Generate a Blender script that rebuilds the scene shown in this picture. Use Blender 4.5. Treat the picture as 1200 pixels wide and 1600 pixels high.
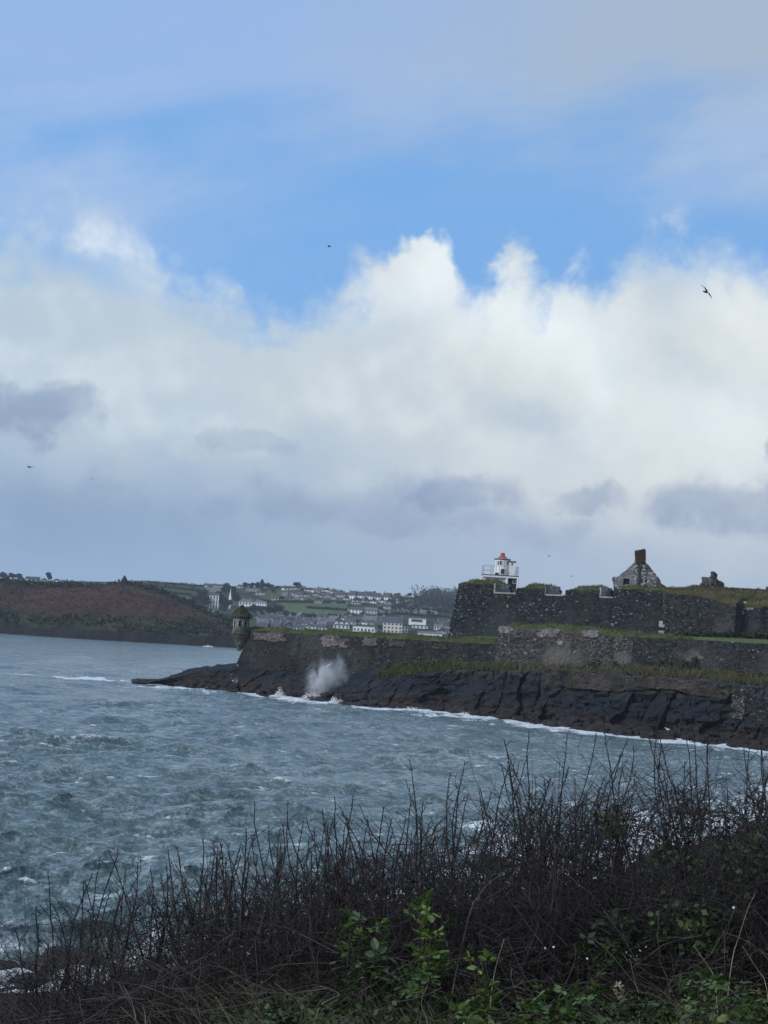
import bpy, bmesh, math, random
import numpy as np
from mathutils import Vector, Matrix

for o in list(bpy.data.objects):
    bpy.data.objects.remove(o)
sc = bpy.context.scene
C = sc.collection
random.seed(7)
RNG = np.random.default_rng(7)

# ------------------------------------------------------------------ camera
F = 2600.0                      # focal length in pixels of a 1200 x 1600 frame
PITCH = math.radians(3.99)
ROLL = math.radians(3.49)
EYE = Vector((0.0, 0.0, 12.0))  # metres above the water
ROT = (Matrix.Rotation(math.pi / 2 + PITCH, 3, 'X') @ Matrix.Rotation(ROLL, 3, 'Z'))
cam_data = bpy.data.cameras.new('camera')
cam_data.sensor_fit = 'VERTICAL'
cam_data.sensor_height = 24.0
cam_data.lens = F / 1600.0 * 24.0
cam_data.clip_start = 0.1
cam_data.clip_end = 8000.0
cam = bpy.data.objects.new('camera', cam_data)
C.objects.link(cam)
cam.location = EYE
cam.rotation_euler = ROT.to_euler()
sc.camera = cam


def ray(x, y):
    """world direction seen at a pixel of the photograph"""
    return ROT @ Vector(((x - 600.0) / F, (800.0 - y) / F, -1.0))


def P(x, y, Y):
    """world point seen at a pixel, Y metres ahead of the camera"""
    d = ray(x, y)
    return EYE + d * (Y / d.y)


def W(x, y, z=0.0):
    """world point at height z seen at a pixel"""
    d = ray(x, y)
    return EYE + d * ((z - EYE.z) / d.z)


# ------------------------------------------------------------------ exposure
sc.view_settings.view_transform = 'Standard'
sc.view_settings.look = 'None'
sc.view_settings.gamma = 1.0
sc.view_settings.use_curve_mapping = False
sc.view_settings.exposure = 0.18
sc.render.engine = 'CYCLES'
try:
    sc.cycles.volume_bounces = 1
    sc.cycles.max_bounces = 6
    sc.cycles.volume_step_rate = 1.0
except Exception:
    pass


# ------------------------------------------------------------------ node expressions
class Tree:
    cur = None


def _node(kind):
    return Tree.cur.nodes.new(kind)


def _plug(sock, v):
    if isinstance(v, X):
        Tree.cur.links.new(v.s, sock)
    elif isinstance(v, (tuple, list)):
        sock.default_value = tuple(v) if len(sock.default_value) == len(v) else tuple(v) + (1.0,)
    else:
        try:
            sock.default_value = v
        except TypeError:
            sock.default_value = (v, v, v) if len(sock.default_value) == 3 else (v, v, v, 1.0)


def M_(op, *a, clamp=False):
    n = _node('ShaderNodeMath')
    n.operation = op
    n.use_clamp = clamp
    for i, v in enumerate(a):
        _plug(n.inputs[i], v)
    return X(n.outputs[0])


class X:
    """a socket that can be used in arithmetic"""
    def __init__(self, s): self.s = s
    def __add__(self, o): return M_('ADD', self, o)
    __radd__ = __add__
    def __sub__(self, o): return M_('SUBTRACT', self, o)
    def __rsub__(self, o): return M_('SUBTRACT', o, self)
    def __mul__(self, o): return M_('MULTIPLY', self, o)
    __rmul__ = __mul__
    def __truediv__(self, o): return M_('DIVIDE', self, o)
    def __pow__(self, o): return M_('POWER', self, o)


def smooth(a, b, x):
    n = _node('ShaderNodeMapRange')
    n.interpolation_type = 'SMOOTHSTEP'
    n.clamp = True
    _plug(n.inputs['Value'], x)
    _plug(n.inputs['From Min'], a)
    _plug(n.inputs['From Max'], b)
    return X(n.outputs['Result'])


def noise(vec, scale, detail=4.0, rough=0.55, dist=0.0, kind='Fac'):
    n = _node('ShaderNodeTexNoise')
    _plug(n.inputs['Vector'], vec)
    n.inputs['Scale'].default_value = scale
    n.inputs['Detail'].default_value = detail
    n.inputs['Roughness'].default_value = rough
    n.inputs['Distortion'].default_value = dist
    return X(n.outputs[0] if kind == 'Fac' else n.outputs[1])


def voronoi(vec, scale, feature='F1', out='Distance', rand=1.0):
    n = _node('ShaderNodeTexVoronoi')
    n.feature = feature
    _plug(n.inputs['Vector'], vec)
    n.inputs['Scale'].default_value = scale
    n.inputs['Randomness'].default_value = rand
    return X(n.outputs[out])


def mixc(f, a, b, blend='MIX'):
    n = _node('ShaderNodeMix')
    n.data_type = 'RGBA'
    n.blend_type = blend
    _plug(n.inputs[0], f)
    _plug(n.inputs[6], a)
    _plug(n.inputs[7], b)
    return X(n.outputs[2])


def combine(x, y, z):
    n = _node('ShaderNodeCombineXYZ')
    for i, v in enumerate((x, y, z)):
        _plug(n.inputs[i], v)
    return X(n.outputs[0])


def separate(v):
    n = _node('ShaderNodeSeparateXYZ')
    _plug(n.inputs[0], v)
    return X(n.outputs[0]), X(n.outputs[1]), X(n.outputs[2])


def vscale(v, k):
    n = _node('ShaderNodeVectorMath')
    n.operation = 'MULTIPLY'
    _plug(n.inputs[0], v)
    n.inputs[1].default_value = k if isinstance(k, tuple) else (k, k, k)
    return X(n.outputs[0])


def vadd(a, b):
    n = _node('ShaderNodeVectorMath')
    n.operation = 'ADD'
    _plug(n.inputs[0], a)
    _plug(n.inputs[1], b)
    return X(n.outputs[0])


def vrot(v, euler):
    n = _node('ShaderNodeVectorRotate')
    n.rotation_type = 'EULER_XYZ'
    _plug(n.inputs['Vector'], v)
    n.inputs['Rotation'].default_value = euler
    return X(n.outputs[0])


def ramp(x, stops, interp='LINEAR'):
    n = _node('ShaderNodeValToRGB')
    cr = n.color_ramp
    cr.interpolation = interp
    while len(cr.elements) > 1:
        cr.elements.remove(cr.elements[-1])
    cr.elements[0].position = stops[0][0]
    cr.elements[0].color = tuple(stops[0][1]) + (1.0,)
    for p, c in stops[1:]:
        e = cr.elements.new(p)
        e.color = tuple(c) + (1.0,)
    _plug(n.inputs[0], x)
    return X(n.outputs[0])


def curve(x, pts):
    """piecewise smooth curve through (x, y) pairs, inputs and outputs 0..1"""
    n = _node('ShaderNodeFloatCurve')
    c = n.mapping.curves[0]
    n.mapping.use_clip = True
    n.mapping.extend = 'HORIZONTAL'
    pts = sorted(pts)
    c.points[0].location = pts[0]
    c.points[1].location = pts[-1]
    for p in pts[1:-1]:
        c.points.new(*p)
    n.mapping.update()
    _plug(n.inputs['Value'], x)
    return X(n.outputs[0])


# ------------------------------------------------------------------ sky
SUN_ELEV = math.radians(32.0)
SUN_AZ = math.radians(-124.0)     # measured from straight ahead (+Y), clockwise; the sun is behind the left shoulder

world = bpy.data.worlds.new('World')
sc.world = world
world.use_nodes = True
wt = world.node_tree
for n in list(wt.nodes):
    wt.nodes.remove(n)
Tree.cur = wt
SKY_STRENGTH = 0.10


def azel(x, y):
    d = ray(x, y)
    return math.atan2(d.x, d.y), d.z / math.hypot(d.x, d.y)


def build_sky():
    coord = X(_node('ShaderNodeTexCoord').outputs['Generated'])
    dx, dy, dz = separate(coord)
    hyp = M_('SQRT', dx * dx + dy * dy + 1e-6)
    el = dz / hyp
    az = M_('ARCTAN2', dx, dy)
    # wind-torn edges: everything below reads positions pushed about by this turbulence
    big = noise(coord, 9.0, 3, 0.5) - 0.5
    fine = noise(coord, 26.0, 7, 0.58) - 0.5
    shiftcol = noise(vadd(coord, (3.1, 1.7, 5.2)), 15.0, 5, 0.55, kind='Color')
    wx, wy, wz = separate(shiftcol)
    azw = az + (wx - 0.5) * 0.075
    elw = el + (wy - 0.5) * 0.060

    def blob(x, y, rx, ry, rot=0.0, soft=1.0, a=azw, e=elw):
        """a soft cloud patch around the direction of a pixel; rx, ry in pixels"""
        a0, e0 = azel(x, y)
        da, de = a - a0, e - e0
        rot = rot - ROLL
        cs, sn = math.cos(rot), math.sin(rot)
        u = (da * cs + de * sn) * (F / rx)
        v = (de * cs - da * sn) * (F / ry)
        return M_('EXPONENT', (u * u + v * v) * -soft)

    # clear air between the clouds
    n = _node('ShaderNodeTexSky')
    n.sky_type = 'NISHITA'
    n.sun_disc = False
    n.sun_elevation = SUN_ELEV
    n.sun_rotation = -SUN_AZ
    n.air_density = 1.0
    n.dust_density = 0.6
    n.ozone_density = 1.6
    sky = X(n.outputs[0])
    k = 1.0 / SKY_STRENGTH

    def col(r, g, b):          # display sRGB -> radiance
        f = lambda c: ((c / 255 + 0.055) / 1.055) ** 2.4 if c > 10 else c / 255 / 12.92
        return (f(r) * k * 0.95, f(g) * k * 0.95, f(b) * k * 0.95, 1.0)
    out = mixc(0.86, sky, col(118, 170, 228))

    # thin high veil, denser the higher one looks, with long soft streaks
    streak = noise(vscale(vrot(coord, (0.0, 0.25, 0.0)), (2.2, 2.2, 9.0)), 2.6, 5, 0.55)
    e_lo, e_hi = azel(600, 345)[1], azel(600, 130)[1]
    veil = smooth(e_lo, e_hi + 0.03, el + (streak - 0.5) * 0.16 + (wx - 0.5) * 0.08)
    veilcol = mixc(smooth(-0.20, 0.22, azw + big * 0.2), col(146, 178, 225), col(164, 180, 200))
    veil = M_('MULTIPLY', veil, 0.95)
    out = mixc(veil, out, veilcol)
    side = blob(20, 280, 430, 130, 0.1) * 0.95 + blob(1130, 275, 230, 75, 0.12) * 0.7 + blob(1000, 190, 560, 70) * 0.45
    out = mixc(M_('MULTIPLY', side, smooth(0.25, 0.75, streak + fine * 0.3), clamp=True), out, col(170, 192, 224))

    # the cumulus bank: its upper edge as a height over azimuth
    top = [(-120, 335), (0, 338), (45, 312), (100, 300), (170, 312), (235, 338), (272, 385), (300, 408), (345, 418), (385, 436), (430, 452), (470, 446),
           (505, 424), (545, 410), (585, 396), (602, 362), (618, 342), (650, 336), (692, 340), (708, 356), (716, 396), (752, 438), (778, 430),
           (795, 394), (815, 384), (838, 418), (862, 414), (882, 372), (905, 370), (932, 396), (985, 356), (1040, 340), (1110, 350), (1180, 372), (1300, 350)]
    A0, A1, E1 = -0.30, 0.30, 0.40
    pts = []
    for x, y in top:
        a_, e_ = azel(x, y)
        pts.append(((a_ - A0) / (A1 - A0), e_ / E1))
    vor = _node('ShaderNodeTexVoronoi')       # cauliflower heads on two scales
    vor.feature = 'SMOOTH_F1'
    vor.inputs['Scale'].default_value = 17.0
    vor.inputs['Detail'].default_value = 3.0
    vor.inputs['Roughness'].default_value = 0.62
    vor.inputs['Lacunarity'].default_value = 2.3
    vor.inputs['Smoothness'].default_value = 0.6
    _plug(vor.inputs['Vector'], vadd(coord, vscale(shiftcol, (0.05, 0.05, 0.05))))
    heads = 0.45 - X(vor.outputs['Distance'])
    azc = az + (wx - 0.5) * 0.034 + fine * 0.022
    T = curve((azc - A0) / (A1 - A0), pts) * E1
    q = T + 0.0160 - el + heads * 0.030 + fine * 0.062 + (wy - 0.5) * 0.030
    crisp = blob(655, 370, 130, 90, a=az, e=el) + blob(850, 400, 110, 80, a=az, e=el) * 0.55 + blob(390, 440, 120, 50, a=az, e=el) * 0.3
    softness = 0.046 - M_('MULTIPLY', crisp, 0.032, clamp=False)
    bank = smooth(-0.004, softness, q)
    wisp = smooth(0.30, 0.62, noise(vscale(vrot(coord, (0.0, 0.5, 0.0)), (1.0, 1.0, 2.6)), 17.0, 7, 0.62) + q * 9.0)
    bank = M_('MULTIPLY', bank, 0.45 + wisp * 0.55, clamp=True)
    hole = blob(130, 415, 95, 34, -0.1) * 0.75 + blob(1010, 400, 90, 60) * 0.35
    bank = M_('MULTIPLY', bank, 1.0 - M_('MULTIPLY', hole, 0.9), clamp=True)

    # colour of the bank: pale above, blue-grey below, whiter to the right
    dep = smooth(azel(600, 900)[1], azel(600, 620)[1], el + big * 0.10 + (wz - 0.5) * 0.035)
    low = mixc(smooth(-0.22, 0.20, azw), col(140, 165, 195), col(170, 184, 204))
    mid = mixc(smooth(-0.24, 0.16, azw + big * 0.1), col(182, 199, 213), col(214, 220, 219))
    body = mixc(dep, low, mid)
    bright = (blob(655, 395, 75, 70) * 0.9 + blob(840, 500, 150, 70, -0.6) * 0.85 + blob(700, 470, 150, 70) * 0.6 + blob(900, 400, 40, 55) * 0.8
              + blob(590, 470, 70, 60) * 0.6 + blob(1000, 600, 190, 75, -0.45) * 0.75 + blob(930, 690, 200, 45, 0.2) * 0.5
              + blob(1190, 560, 90, 190) * 0.5 + blob(300, 420, 210, 36, -0.42) * 0.7 + blob(140, 352, 130, 50) * 0.95 + blob(215, 400, 90, 50) * 0.6 + blob(1100, 400, 160, 60) * 0.35)
    body = mixc(M_('MULTIPLY', bright, 0.62 + fine * 1.5, clamp=True), body, col(229, 237, 241))
    shade = (blob(600, 530, 130, 60) * 0.3 + blob(1030, 500, 70, 130, 0.5) * 0.45 + blob(420, 500, 200, 70) * 0.25 + blob(760, 640, 230, 60, -0.1) * 0.35
             + blob(830, 665, 120, 28, -0.1) * 0.4 + blob(500, 690, 300, 60) * 0.3)
    body = mixc(M_('MULTIPLY', shade, 0.85 + fine * 1.2, clamp=True), body, col(172, 190, 208))
    lump = noise(vadd(coord, (0.004, 0.0, 0.014)), 13.0, 6, 0.5) - noise(coord, 13.0, 6, 0.5)
    body = mixc(M_('MULTIPLY', heads * 1.5 + fine * 1.6, smooth(0.0, 0.05, q) * smooth(0.20, 0.02, q), clamp=True), body, col(236, 243, 246))
    body = mixc(M_('MULTIPLY', lump * 2.1, smooth(0.0, 0.6, dep), clamp=True), body, col(236, 242, 246))
    body = mixc(M_('MULTIPLY', lump * -1.9, smooth(0.0, 0.6, dep), clamp=True), body, col(170, 189, 206))
    out = mixc(bank, out, body)

    # low scud drifting in front of the bank, ragged underneath and clear-cut on top
    def scud(x, y, rx, ry, amount, rot=0.0, cut=0.42):
        a2, e2 = az + (wx - 0.5) * 0.085 + fine * 0.035, el + (wy - 0.5) * 0.055 + fine * 0.028
        b = blob(x, y, rx, ry, rot, a=a2, e=e2) + fine * 0.35
        return M_('MULTIPLY', smooth(cut - 0.26, cut + 0.26, b + heads * 0.45), amount)
    dark = M_('MAXIMUM', scud(40, 640, 150, 48, 0.80, -0.05), scud(725, 782, 150, 54, 0.74, 0.05))
    dark = M_('MAXIMUM', dark, scud(460, 785, 110, 42, 0.5))
    dark = M_('MAXIMUM', dark, scud(620, 806, 400, 46, 0.42))
    dark = M_('MAXIMUM', dark, scud(930, 768, 120, 30, 0.68, -0.05))
    dark = M_('MAXIMUM', dark, scud(905, 815, 60, 34, 0.40, 0.5))
    dark = M_('MAXIMUM', dark, scud(1150, 790, 150, 60, 0.62, 0.2))
    dark = M_('MAXIMUM', dark, scud(1200, 700, 40, 34, 0.6))
    dark = M_('MAXIMUM', dark, scud(380, 690, 90, 24, 0.35, -0.1))
    dark = M_('MAXIMUM', dark, scud(120, 800, 330, 110, 0.42))
    dark = M_('MULTIPLY', dark, 0.85 + fine * 0.9, clamp=True)
    out = mixc(dark, out, col(126, 146, 180))
    rim = blob(820, 742, 60, 26) * 0.5 + blob(870, 775, 60, 30) * 0.45 + blob(1010, 740, 70, 40) * 0.4
    out = mixc(M_('MULTIPLY', rim, 0.8, clamp=True), out, col(205, 213, 218))
    # lighter, bluer band along the horizon
    hz = smooth(azel(600, 800)[1], azel(600, 960)[1], el + big * 0.02)
    out = mixc(M_('MULTIPLY', hz, 0.65), out, mixc(smooth(-0.2, 0.2, az), col(146, 174, 204), col(172, 190, 207)))
    bg = _node('ShaderNodeBackground')
    _plug(bg.inputs['Color'], out)
    bg.inputs['Strength'].default_value = SKY_STRENGTH
    o = _node('ShaderNodeOutputWorld')
    wt.links.new(bg.outputs[0], o.inputs[0])


build_sky()
try:
    world.cycles.sampling_method = 'MANUAL'
    world.cycles.sample_map_resolution = 1024
except Exception:
    pass

# sun behind thin cloud: weak and very soft
sun_data = bpy.data.lights.new('sun', 'SUN')
sun_data.energy = 2.2
sun_data.angle = math.radians(16.0)
sun_data.color = (1.0, 0.97, 0.93)
sun = bpy.data.objects.new('sun', sun_data)
C.objects.link(sun)
_sd = Vector((math.sin(SUN_AZ) * math.cos(SUN_ELEV), math.cos(SUN_AZ) * math.cos(SUN_ELEV), math.sin(SUN_ELEV)))
sun.rotation_euler = _sd.to_track_quat('Z', 'Y').to_euler()
sun.location = (-60, -40, 60)


# ------------------------------------------------------------------ numeric noise
_tab = np.random.default_rng(3)
_perm = _tab.permutation(256)
_perm = np.concatenate([_perm, _perm, _perm])
_vals = _tab.random(256) * 2 - 1


def vnoise(x, y, z):
    xi, yi, zi = np.floor(x).astype(int), np.floor(y).astype(int), np.floor(z).astype(int)
    fx, fy, fz = x - xi, y - yi, z - zi
    fx, fy, fz = [f * f * f * (f * (f * 6 - 15) + 10) for f in (fx, fy, fz)]
    xi, yi, zi = xi & 255, yi & 255, zi & 255

    def h(a, b, c):
        return _vals[_perm[_perm[_perm[(xi + a) & 255] + ((yi + b) & 255)] + ((zi + c) & 255)]]
    l = lambda a, b, t: a + (b - a) * t
    return l(l(l(h(0, 0, 0), h(1, 0, 0), fx), l(h(0, 1, 0), h(1, 1, 0), fx), fy),
             l(l(h(0, 0, 1), h(1, 0, 1), fx), l(h(0, 1, 1), h(1, 1, 1), fx), fy), fz)


def fbm(x, y, z=0.0, octaves=4, gain=0.5):
    x, y = np.asarray(x, float), np.asarray(y, float)
    z = np.zeros_like(x) + z
    s, a, f = 0, 1.0, 1.0
    for k in range(octaves):
        s = s + a * vnoise(x * f + 17.3 * k, y * f + 5.1 * k, z * f + 9.7 * k)
        a *= gain
        f *= 2.03
    return s


# ------------------------------------------------------------------ object helpers
def tag(o, label=None, cat=None, group=None, kind=None):
    if label: o['label'] = label
    if cat: o['category'] = cat
    if group: o['group'] = group
    if kind: o['kind'] = kind
    return o


def thing(name, label, cat, loc=(0, 0, 0), rz=0.0, group=None):
    o = bpy.data.objects.new(name, None)
    o.empty_display_size = 0.2
    C.objects.link(o)
    o.location = loc
    o.rotation_euler = (0, 0, rz)
    return tag(o, label, cat, group)


def link(name, me, parent=None, loc=None, rot=None, kind=None):
    o = bpy.data.objects.new(name, me)
    C.objects.link(o)
    if parent is not None: o.parent = parent
    if loc is not None: o.location = loc
    if rot is not None: o.rotation_euler = rot
    if kind: o['kind'] = kind
    return o


def mesh(name, verts, faces, mats, smooth_=False, midx=None):
    me = bpy.data.meshes.new(name)
    verts = np.asarray(verts, dtype=np.float32).reshape(-1, 3)
    me.vertices.add(len(verts))
    me.vertices.foreach_set('co', verts.ravel())
    if isinstance(faces, np.ndarray):
        k = faces.shape[1]
        me.loops.add(faces.size)
        me.loops.foreach_set('vertex_index', faces.astype(np.int32).ravel())
        me.polygons.add(len(faces))
        me.polygons.foreach_set('loop_start', np.arange(0, faces.size, k, dtype=np.int32))
        try:
            me.polygons.foreach_set('loop_total', np.full(len(faces), k, dtype=np.int32))
        except Exception:
            pass
    else:
        flat = [i for f in faces for i in f]
        tot = [len(f) for f in faces]
        st = np.concatenate([[0], np.cumsum(tot)[:-1]]) if tot else []
        me.loops.add(len(flat))
        me.loops.foreach_set('vertex_index', np.array(flat, dtype=np.int32))
        me.polygons.add(len(tot))
        me.polygons.foreach_set('loop_start', np.array(st, dtype=np.int32))
        try:
            me.polygons.foreach_set('loop_total', np.array(tot, dtype=np.int32))
        except Exception:
            pass
    for m in (mats if isinstance(mats, (list, tuple)) else [mats]):
        me.materials.append(m)
    if midx is not None:
        me.polygons.foreach_set('material_index', np.asarray(midx, dtype=np.int32))
    me.polygons.foreach_set('use_smooth', np.full(len(me.polygons), bool(smooth_)))
    me.update(calc_edges=True)
    return me


def grid_faces(n, m, close=False):
    """quads of an n x m vertex grid (row major); close joins the last column to the first"""
    i = np.arange(n - 1)[:, None]
    j = np.arange(m if close else m - 1)[None, :]
    j2 = (j + 1) % m
    return np.stack([i * m + j, i * m + j2, (i + 1) * m + j2, (i + 1) * m + j], -1).reshape(-1, 4)


class MB:
    """collects simple solids and links them as one mesh object"""
    def __init__(self): self.v, self.f = [], []

    def add(self, vs, fs):
        b = len(self.v)
        self.v += [tuple(v) for v in vs]
        self.f += [tuple(b + i for i in f) for f in fs]
        return self

    def box(self, x0, x1, y0, y1, z0, z1, taper=0.0):
        t = taper
        return self.add([(x0, y0, z0), (x1, y0, z0), (x1, y1, z0), (x0, y1, z0), (x0 + t, y0 + t, z1), (x1 - t, y0 + t, z1), (x1 - t, y1 - t, z1), (x0 + t, y1 - t, z1)],
                        [(3, 2, 1, 0), (4, 5, 6, 7), (0, 1, 5, 4), (1, 2, 6, 5), (2, 3, 7, 6), (3, 0, 4, 7)])

    def tube(self, a, b, ra, rb=None, n=6):
        rb = ra if rb is None else rb
        a, b = Vector(a), Vector(b)
        q = (b - a).to_track_quat('Z', 'Y')
        vs = []
        for p, r in ((a, ra), (b, rb)):
            for k in range(n):
                t = 2 * math.pi * k / n
                vs.append(p + q @ Vector((math.cos(t) * r, math.sin(t) * r, 0)))
        fs = [(k, (k + 1) % n, n + (k + 1) % n, n + k) for k in range(n)] + [tuple(range(n))[::-1], tuple(range(n, 2 * n))]
        return self.add(vs, fs)

    def lathe(self, prof, n=12, center=(0, 0), phase=0.0):
        vs, fs = [], []
        for r, z in prof:
            for k in range(n):
                t = 2 * math.pi * (k + phase) / n
                vs.append((center[0] + r * math.cos(t), center[1] + r * math.sin(t), z))
        for i in range(len(prof) - 1):
            for k in range(n):
                fs.append((i * n + k, i * n + (k + 1) % n, (i + 1) * n + (k + 1) % n, (i + 1) * n + k))
        fs.append(tuple(range(n))[::-1])
        fs.append(tuple(range((len(prof) - 1) * n, len(prof) * n)))
        return self.add(vs, fs)

    def gable(self, x0, x1, y0, y1, z0, z1, rise, along='x'):
        """a block with a pitched top; the ridge runs along x or y"""
        if along == 'x':
            ym = (y0 + y1) / 2
            vs = [(x0, y0, z0), (x1, y0, z0), (x1, y1, z0), (x0, y1, z0), (x0, y0, z1), (x1, y0, z1), (x1, y1, z1), (x0, y1, z1), (x0, ym, z1 + rise), (x1, ym, z1 + rise)]
            fs = [(3, 2, 1, 0), (0, 1, 5, 4), (2, 3, 7, 6), (1, 2, 6, 9, 5), (3, 0, 4, 8, 7), (4, 5, 9, 8), (6, 7, 8, 9)]
        else:
            xm = (x0 + x1) / 2
            vs = [(x0, y0, z0), (x1, y0, z0), (x1, y1, z0), (x0, y1, z0), (x0, y0, z1), (x1, y0, z1), (x1, y1, z1), (x0, y1, z1), (xm, y0, z1 + rise), (xm, y1, z1 + rise)]
            fs = [(3, 2, 1, 0), (1, 2, 6, 5), (3, 0, 4, 7), (0, 1, 5, 8, 4), (2, 3, 7, 9, 6), (5, 6, 9, 8), (7, 4, 8, 9)]
        return self.add(vs, fs)

    def pitched(self, x0, x1, y0, y1, z, rise, th, along='x', hip=0.0):
        """roof slabs of thickness th over the rectangle, ridge along x or y; hip pulls the ridge ends in"""
        if along == 'y':
            sub = MB().pitched(y0, y1, x0, x1, z, rise, th, 'x', hip)
            return self.add([(v[1], v[0], v[2]) for v in sub.v], [f[::-1] for f in sub.f])
        ym = (y0 + y1) / 2
        lo = [(x0, y0, z), (x1, y0, z), (x1, y1, z), (x0, y1, z), (x0 + hip, ym, z + rise), (x1 - hip, ym, z + rise)]
        hi = [(a, b, c + th) for a, b, c in lo]
        fs = [(6, 7, 11, 10), (8, 9, 10, 11), (0, 4, 5, 1), (2, 5, 4, 3), (0, 1, 7, 6), (2, 3, 9, 8), (1, 2, 8, 7), (3, 0, 6, 9),
              (7, 8, 11), (9, 6, 10), (1, 5, 2), (3, 4, 0)]
        return self.add(lo + hi, fs)

    def me(self, name, mats, smooth_=False):
        return mesh(name, self.v, self.f, mats, smooth_)

    def build(self, name, mats, parent=None, loc=None, rot=None, smooth_=False, kind=None):
        return link(name, self.me(name, mats, smooth_), parent, loc, rot, kind)


def tubes(segs, n=3):
    """segs: rows of (ax ay az bx by bz ra rb) -> open prisms, as (verts, quads)"""
    s = np.asarray(segs, float).reshape(-1, 8)
    a, b = s[:, 0:3], s[:, 3:6]
    d = b - a
    d /= np.linalg.norm(d, axis=1, keepdims=True) + 1e-9
    ref = np.where(np.abs(d[:, 2:3]) > 0.9, np.array([[1.0, 0, 0]]), np.array([[0, 0, 1.0]]))
    u = np.cross(d, ref)
    u /= np.linalg.norm(u, axis=1, keepdims=True) + 1e-9
    w = np.cross(d, u)
    vs = []
    for p, r in ((a, s[:, 6:7]), (b, s[:, 7:8])):
        for k in range(n):
            t = 2 * math.pi * k / n
            vs.append(p + (u * math.cos(t) + w * math.sin(t)) * r)
    v = np.stack(vs, 1).reshape(-1, 3)
    base = (np.arange(len(s)) * 2 * n)[:, None]
    q = np.array([[k, (k + 1) % n, n + (k + 1) % n, n + k] for k in range(n)])
    return v, (base[:, :, None] + q[None]).reshape(-1, 4)


def leaf_quads(pts, size, rng, up=0.0, stretch=1.4, var=0.5):
    """one randomly turned quad per point"""
    pts = np.asarray(pts, float).reshape(-1, 3)
    n = len(pts)
    a = rng.normal(size=(n, 3))
    a[:, 2] *= (1 - up)
    a /= np.linalg.norm(a, axis=1, keepdims=True)
    b = rng.normal(size=(n, 3))
    b -= (b * a).sum(1, keepdims=True) * a
    b /= np.linalg.norm(b, axis=1, keepdims=True)
    s = (size * (1 - var + 2 * var * rng.random((n, 1)))) * 0.5
    a, b = a * s * stretch, b * s
    v = np.stack([pts - a, pts + b * 0.9 - a * 0.1, pts + a, pts - b * 0.9 + a * 0.1], 1).reshape(-1, 3)
    return v, np.arange(4 * n).reshape(-1, 4)


def blades(pts, height, width, rng, lean=0.35, var=0.5):
    """grass: one bent three-sided blade (two quads narrowing to a tip) per point"""
    pts = np.asarray(pts, float).reshape(-1, 3)
    n = len(pts)
    t = rng.random(n) * 2 * math.pi
    h = height * (1 - var + 2 * var * rng.random(n))
    side = np.stack([np.cos(t), np.sin(t), np.zeros(n)], 1) * width * 0.5
    g = rng.random(n) * 2 * math.pi
    l = lean * h * (0.3 + rng.random(n))
    ln = np.stack([np.cos(g) * l, np.sin(g) * l, np.zeros(n)], 1)
    upv = np.stack([np.zeros(n), np.zeros(n), h], 1)
    v = np.stack([pts - side, pts + side, pts + upv * 0.6 + ln * 0.35 + side * 0.7, pts + upv * 0.6 + ln * 0.35 - side * 0.7,
                  pts + upv + ln + side * 0.12, pts + upv * 0.99 + ln - side * 0.12], 1).reshape(-1, 3)
    base = (np.arange(n) * 6)[:, None]
    f = np.concatenate([base + np.array([[0, 1, 2, 3]]), base + np.array([[3, 2, 4, 5]])], 0)
    return v, f


def join(*vf):
    vs, fs, b = [], [], 0
    for v, f in vf:
        vs.append(v)
        fs.append(f + b)
        b += len(v)
    return np.concatenate(vs), np.concatenate(fs)


# ------------------------------------------------------------------ materials
def material(name, fn):
    m = bpy.data.materials.new(name)
    m.use_nodes = True
    nt = m.node_tree
    for n in list(nt.nodes):
        nt.nodes.remove(n)
    Tree.cur = nt
    out = _node('ShaderNodeOutputMaterial')
    b = _node('ShaderNodeBsdfPrincipled')
    nt.links.new(b.outputs[0], out.inputs['Surface'])
    r = fn() or {}
    for k, v in r.items():
        if k == 'bump':
            h, strength, dist = v
            bn = _node('ShaderNodeBump')
            bn.inputs['Strength'].default_value = strength
            bn.inputs['Distance'].default_value = dist
            _plug(bn.inputs['Height'], h)
            nt.links.new(bn.outputs[0], b.inputs['Normal'])
        elif k == 'normal':
            nt.links.new(v.s, b.inputs['Normal'])
        else:
            _plug(b.inputs[k], v)
    return m


def objco():
    return X(_node('ShaderNodeTexCoord').outputs['Object'])


def island():
    return X(_node('ShaderNodeNewGeometry').outputs['Random Per Island'])


def objrand():
    return X(_node('ShaderNodeObjectInfo').outputs['Random'])


def plain(name, c, rough=0.7, var=0.25, scale=3.0, metallic=0.0, spec=None):
    def fn():
        co = objco()
        n = noise(co, scale, 5, 0.6)
        a = tuple(v * (1 - var) for v in c) + (1,)
        b = tuple(min(1, v * (1 + var)) for v in c) + (1,)
        r = {'Base Color': mixc(smooth(0.3, 0.7, n), a, b), 'Roughness': rough, 'Metallic': metallic}
        if spec is not None: r['Specular IOR Level'] = spec
        return r
    return material(name, fn)


def leafmat(name, c1, c2, rough=0.6, spec=0.25, trans=0.0, c3=None):
    def fn():
        r = island()
        base = mixc(r, c1 + (1,), c2 + (1,))
        if c3 is not None:
            base = mixc(smooth(0.86, 0.9, M_('FRACT', r * 7.13)), base, c3 + (1,))
        big = noise(objco(), 0.6, 3)
        base = mixc(smooth(0.35, 0.7, big) * 0.35, base, tuple(v * 0.55 for v in c1) + (1,))
        return {'Base Color': base, 'Roughness': rough, 'Specular IOR Level': spec}
    return material(name, fn)


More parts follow.
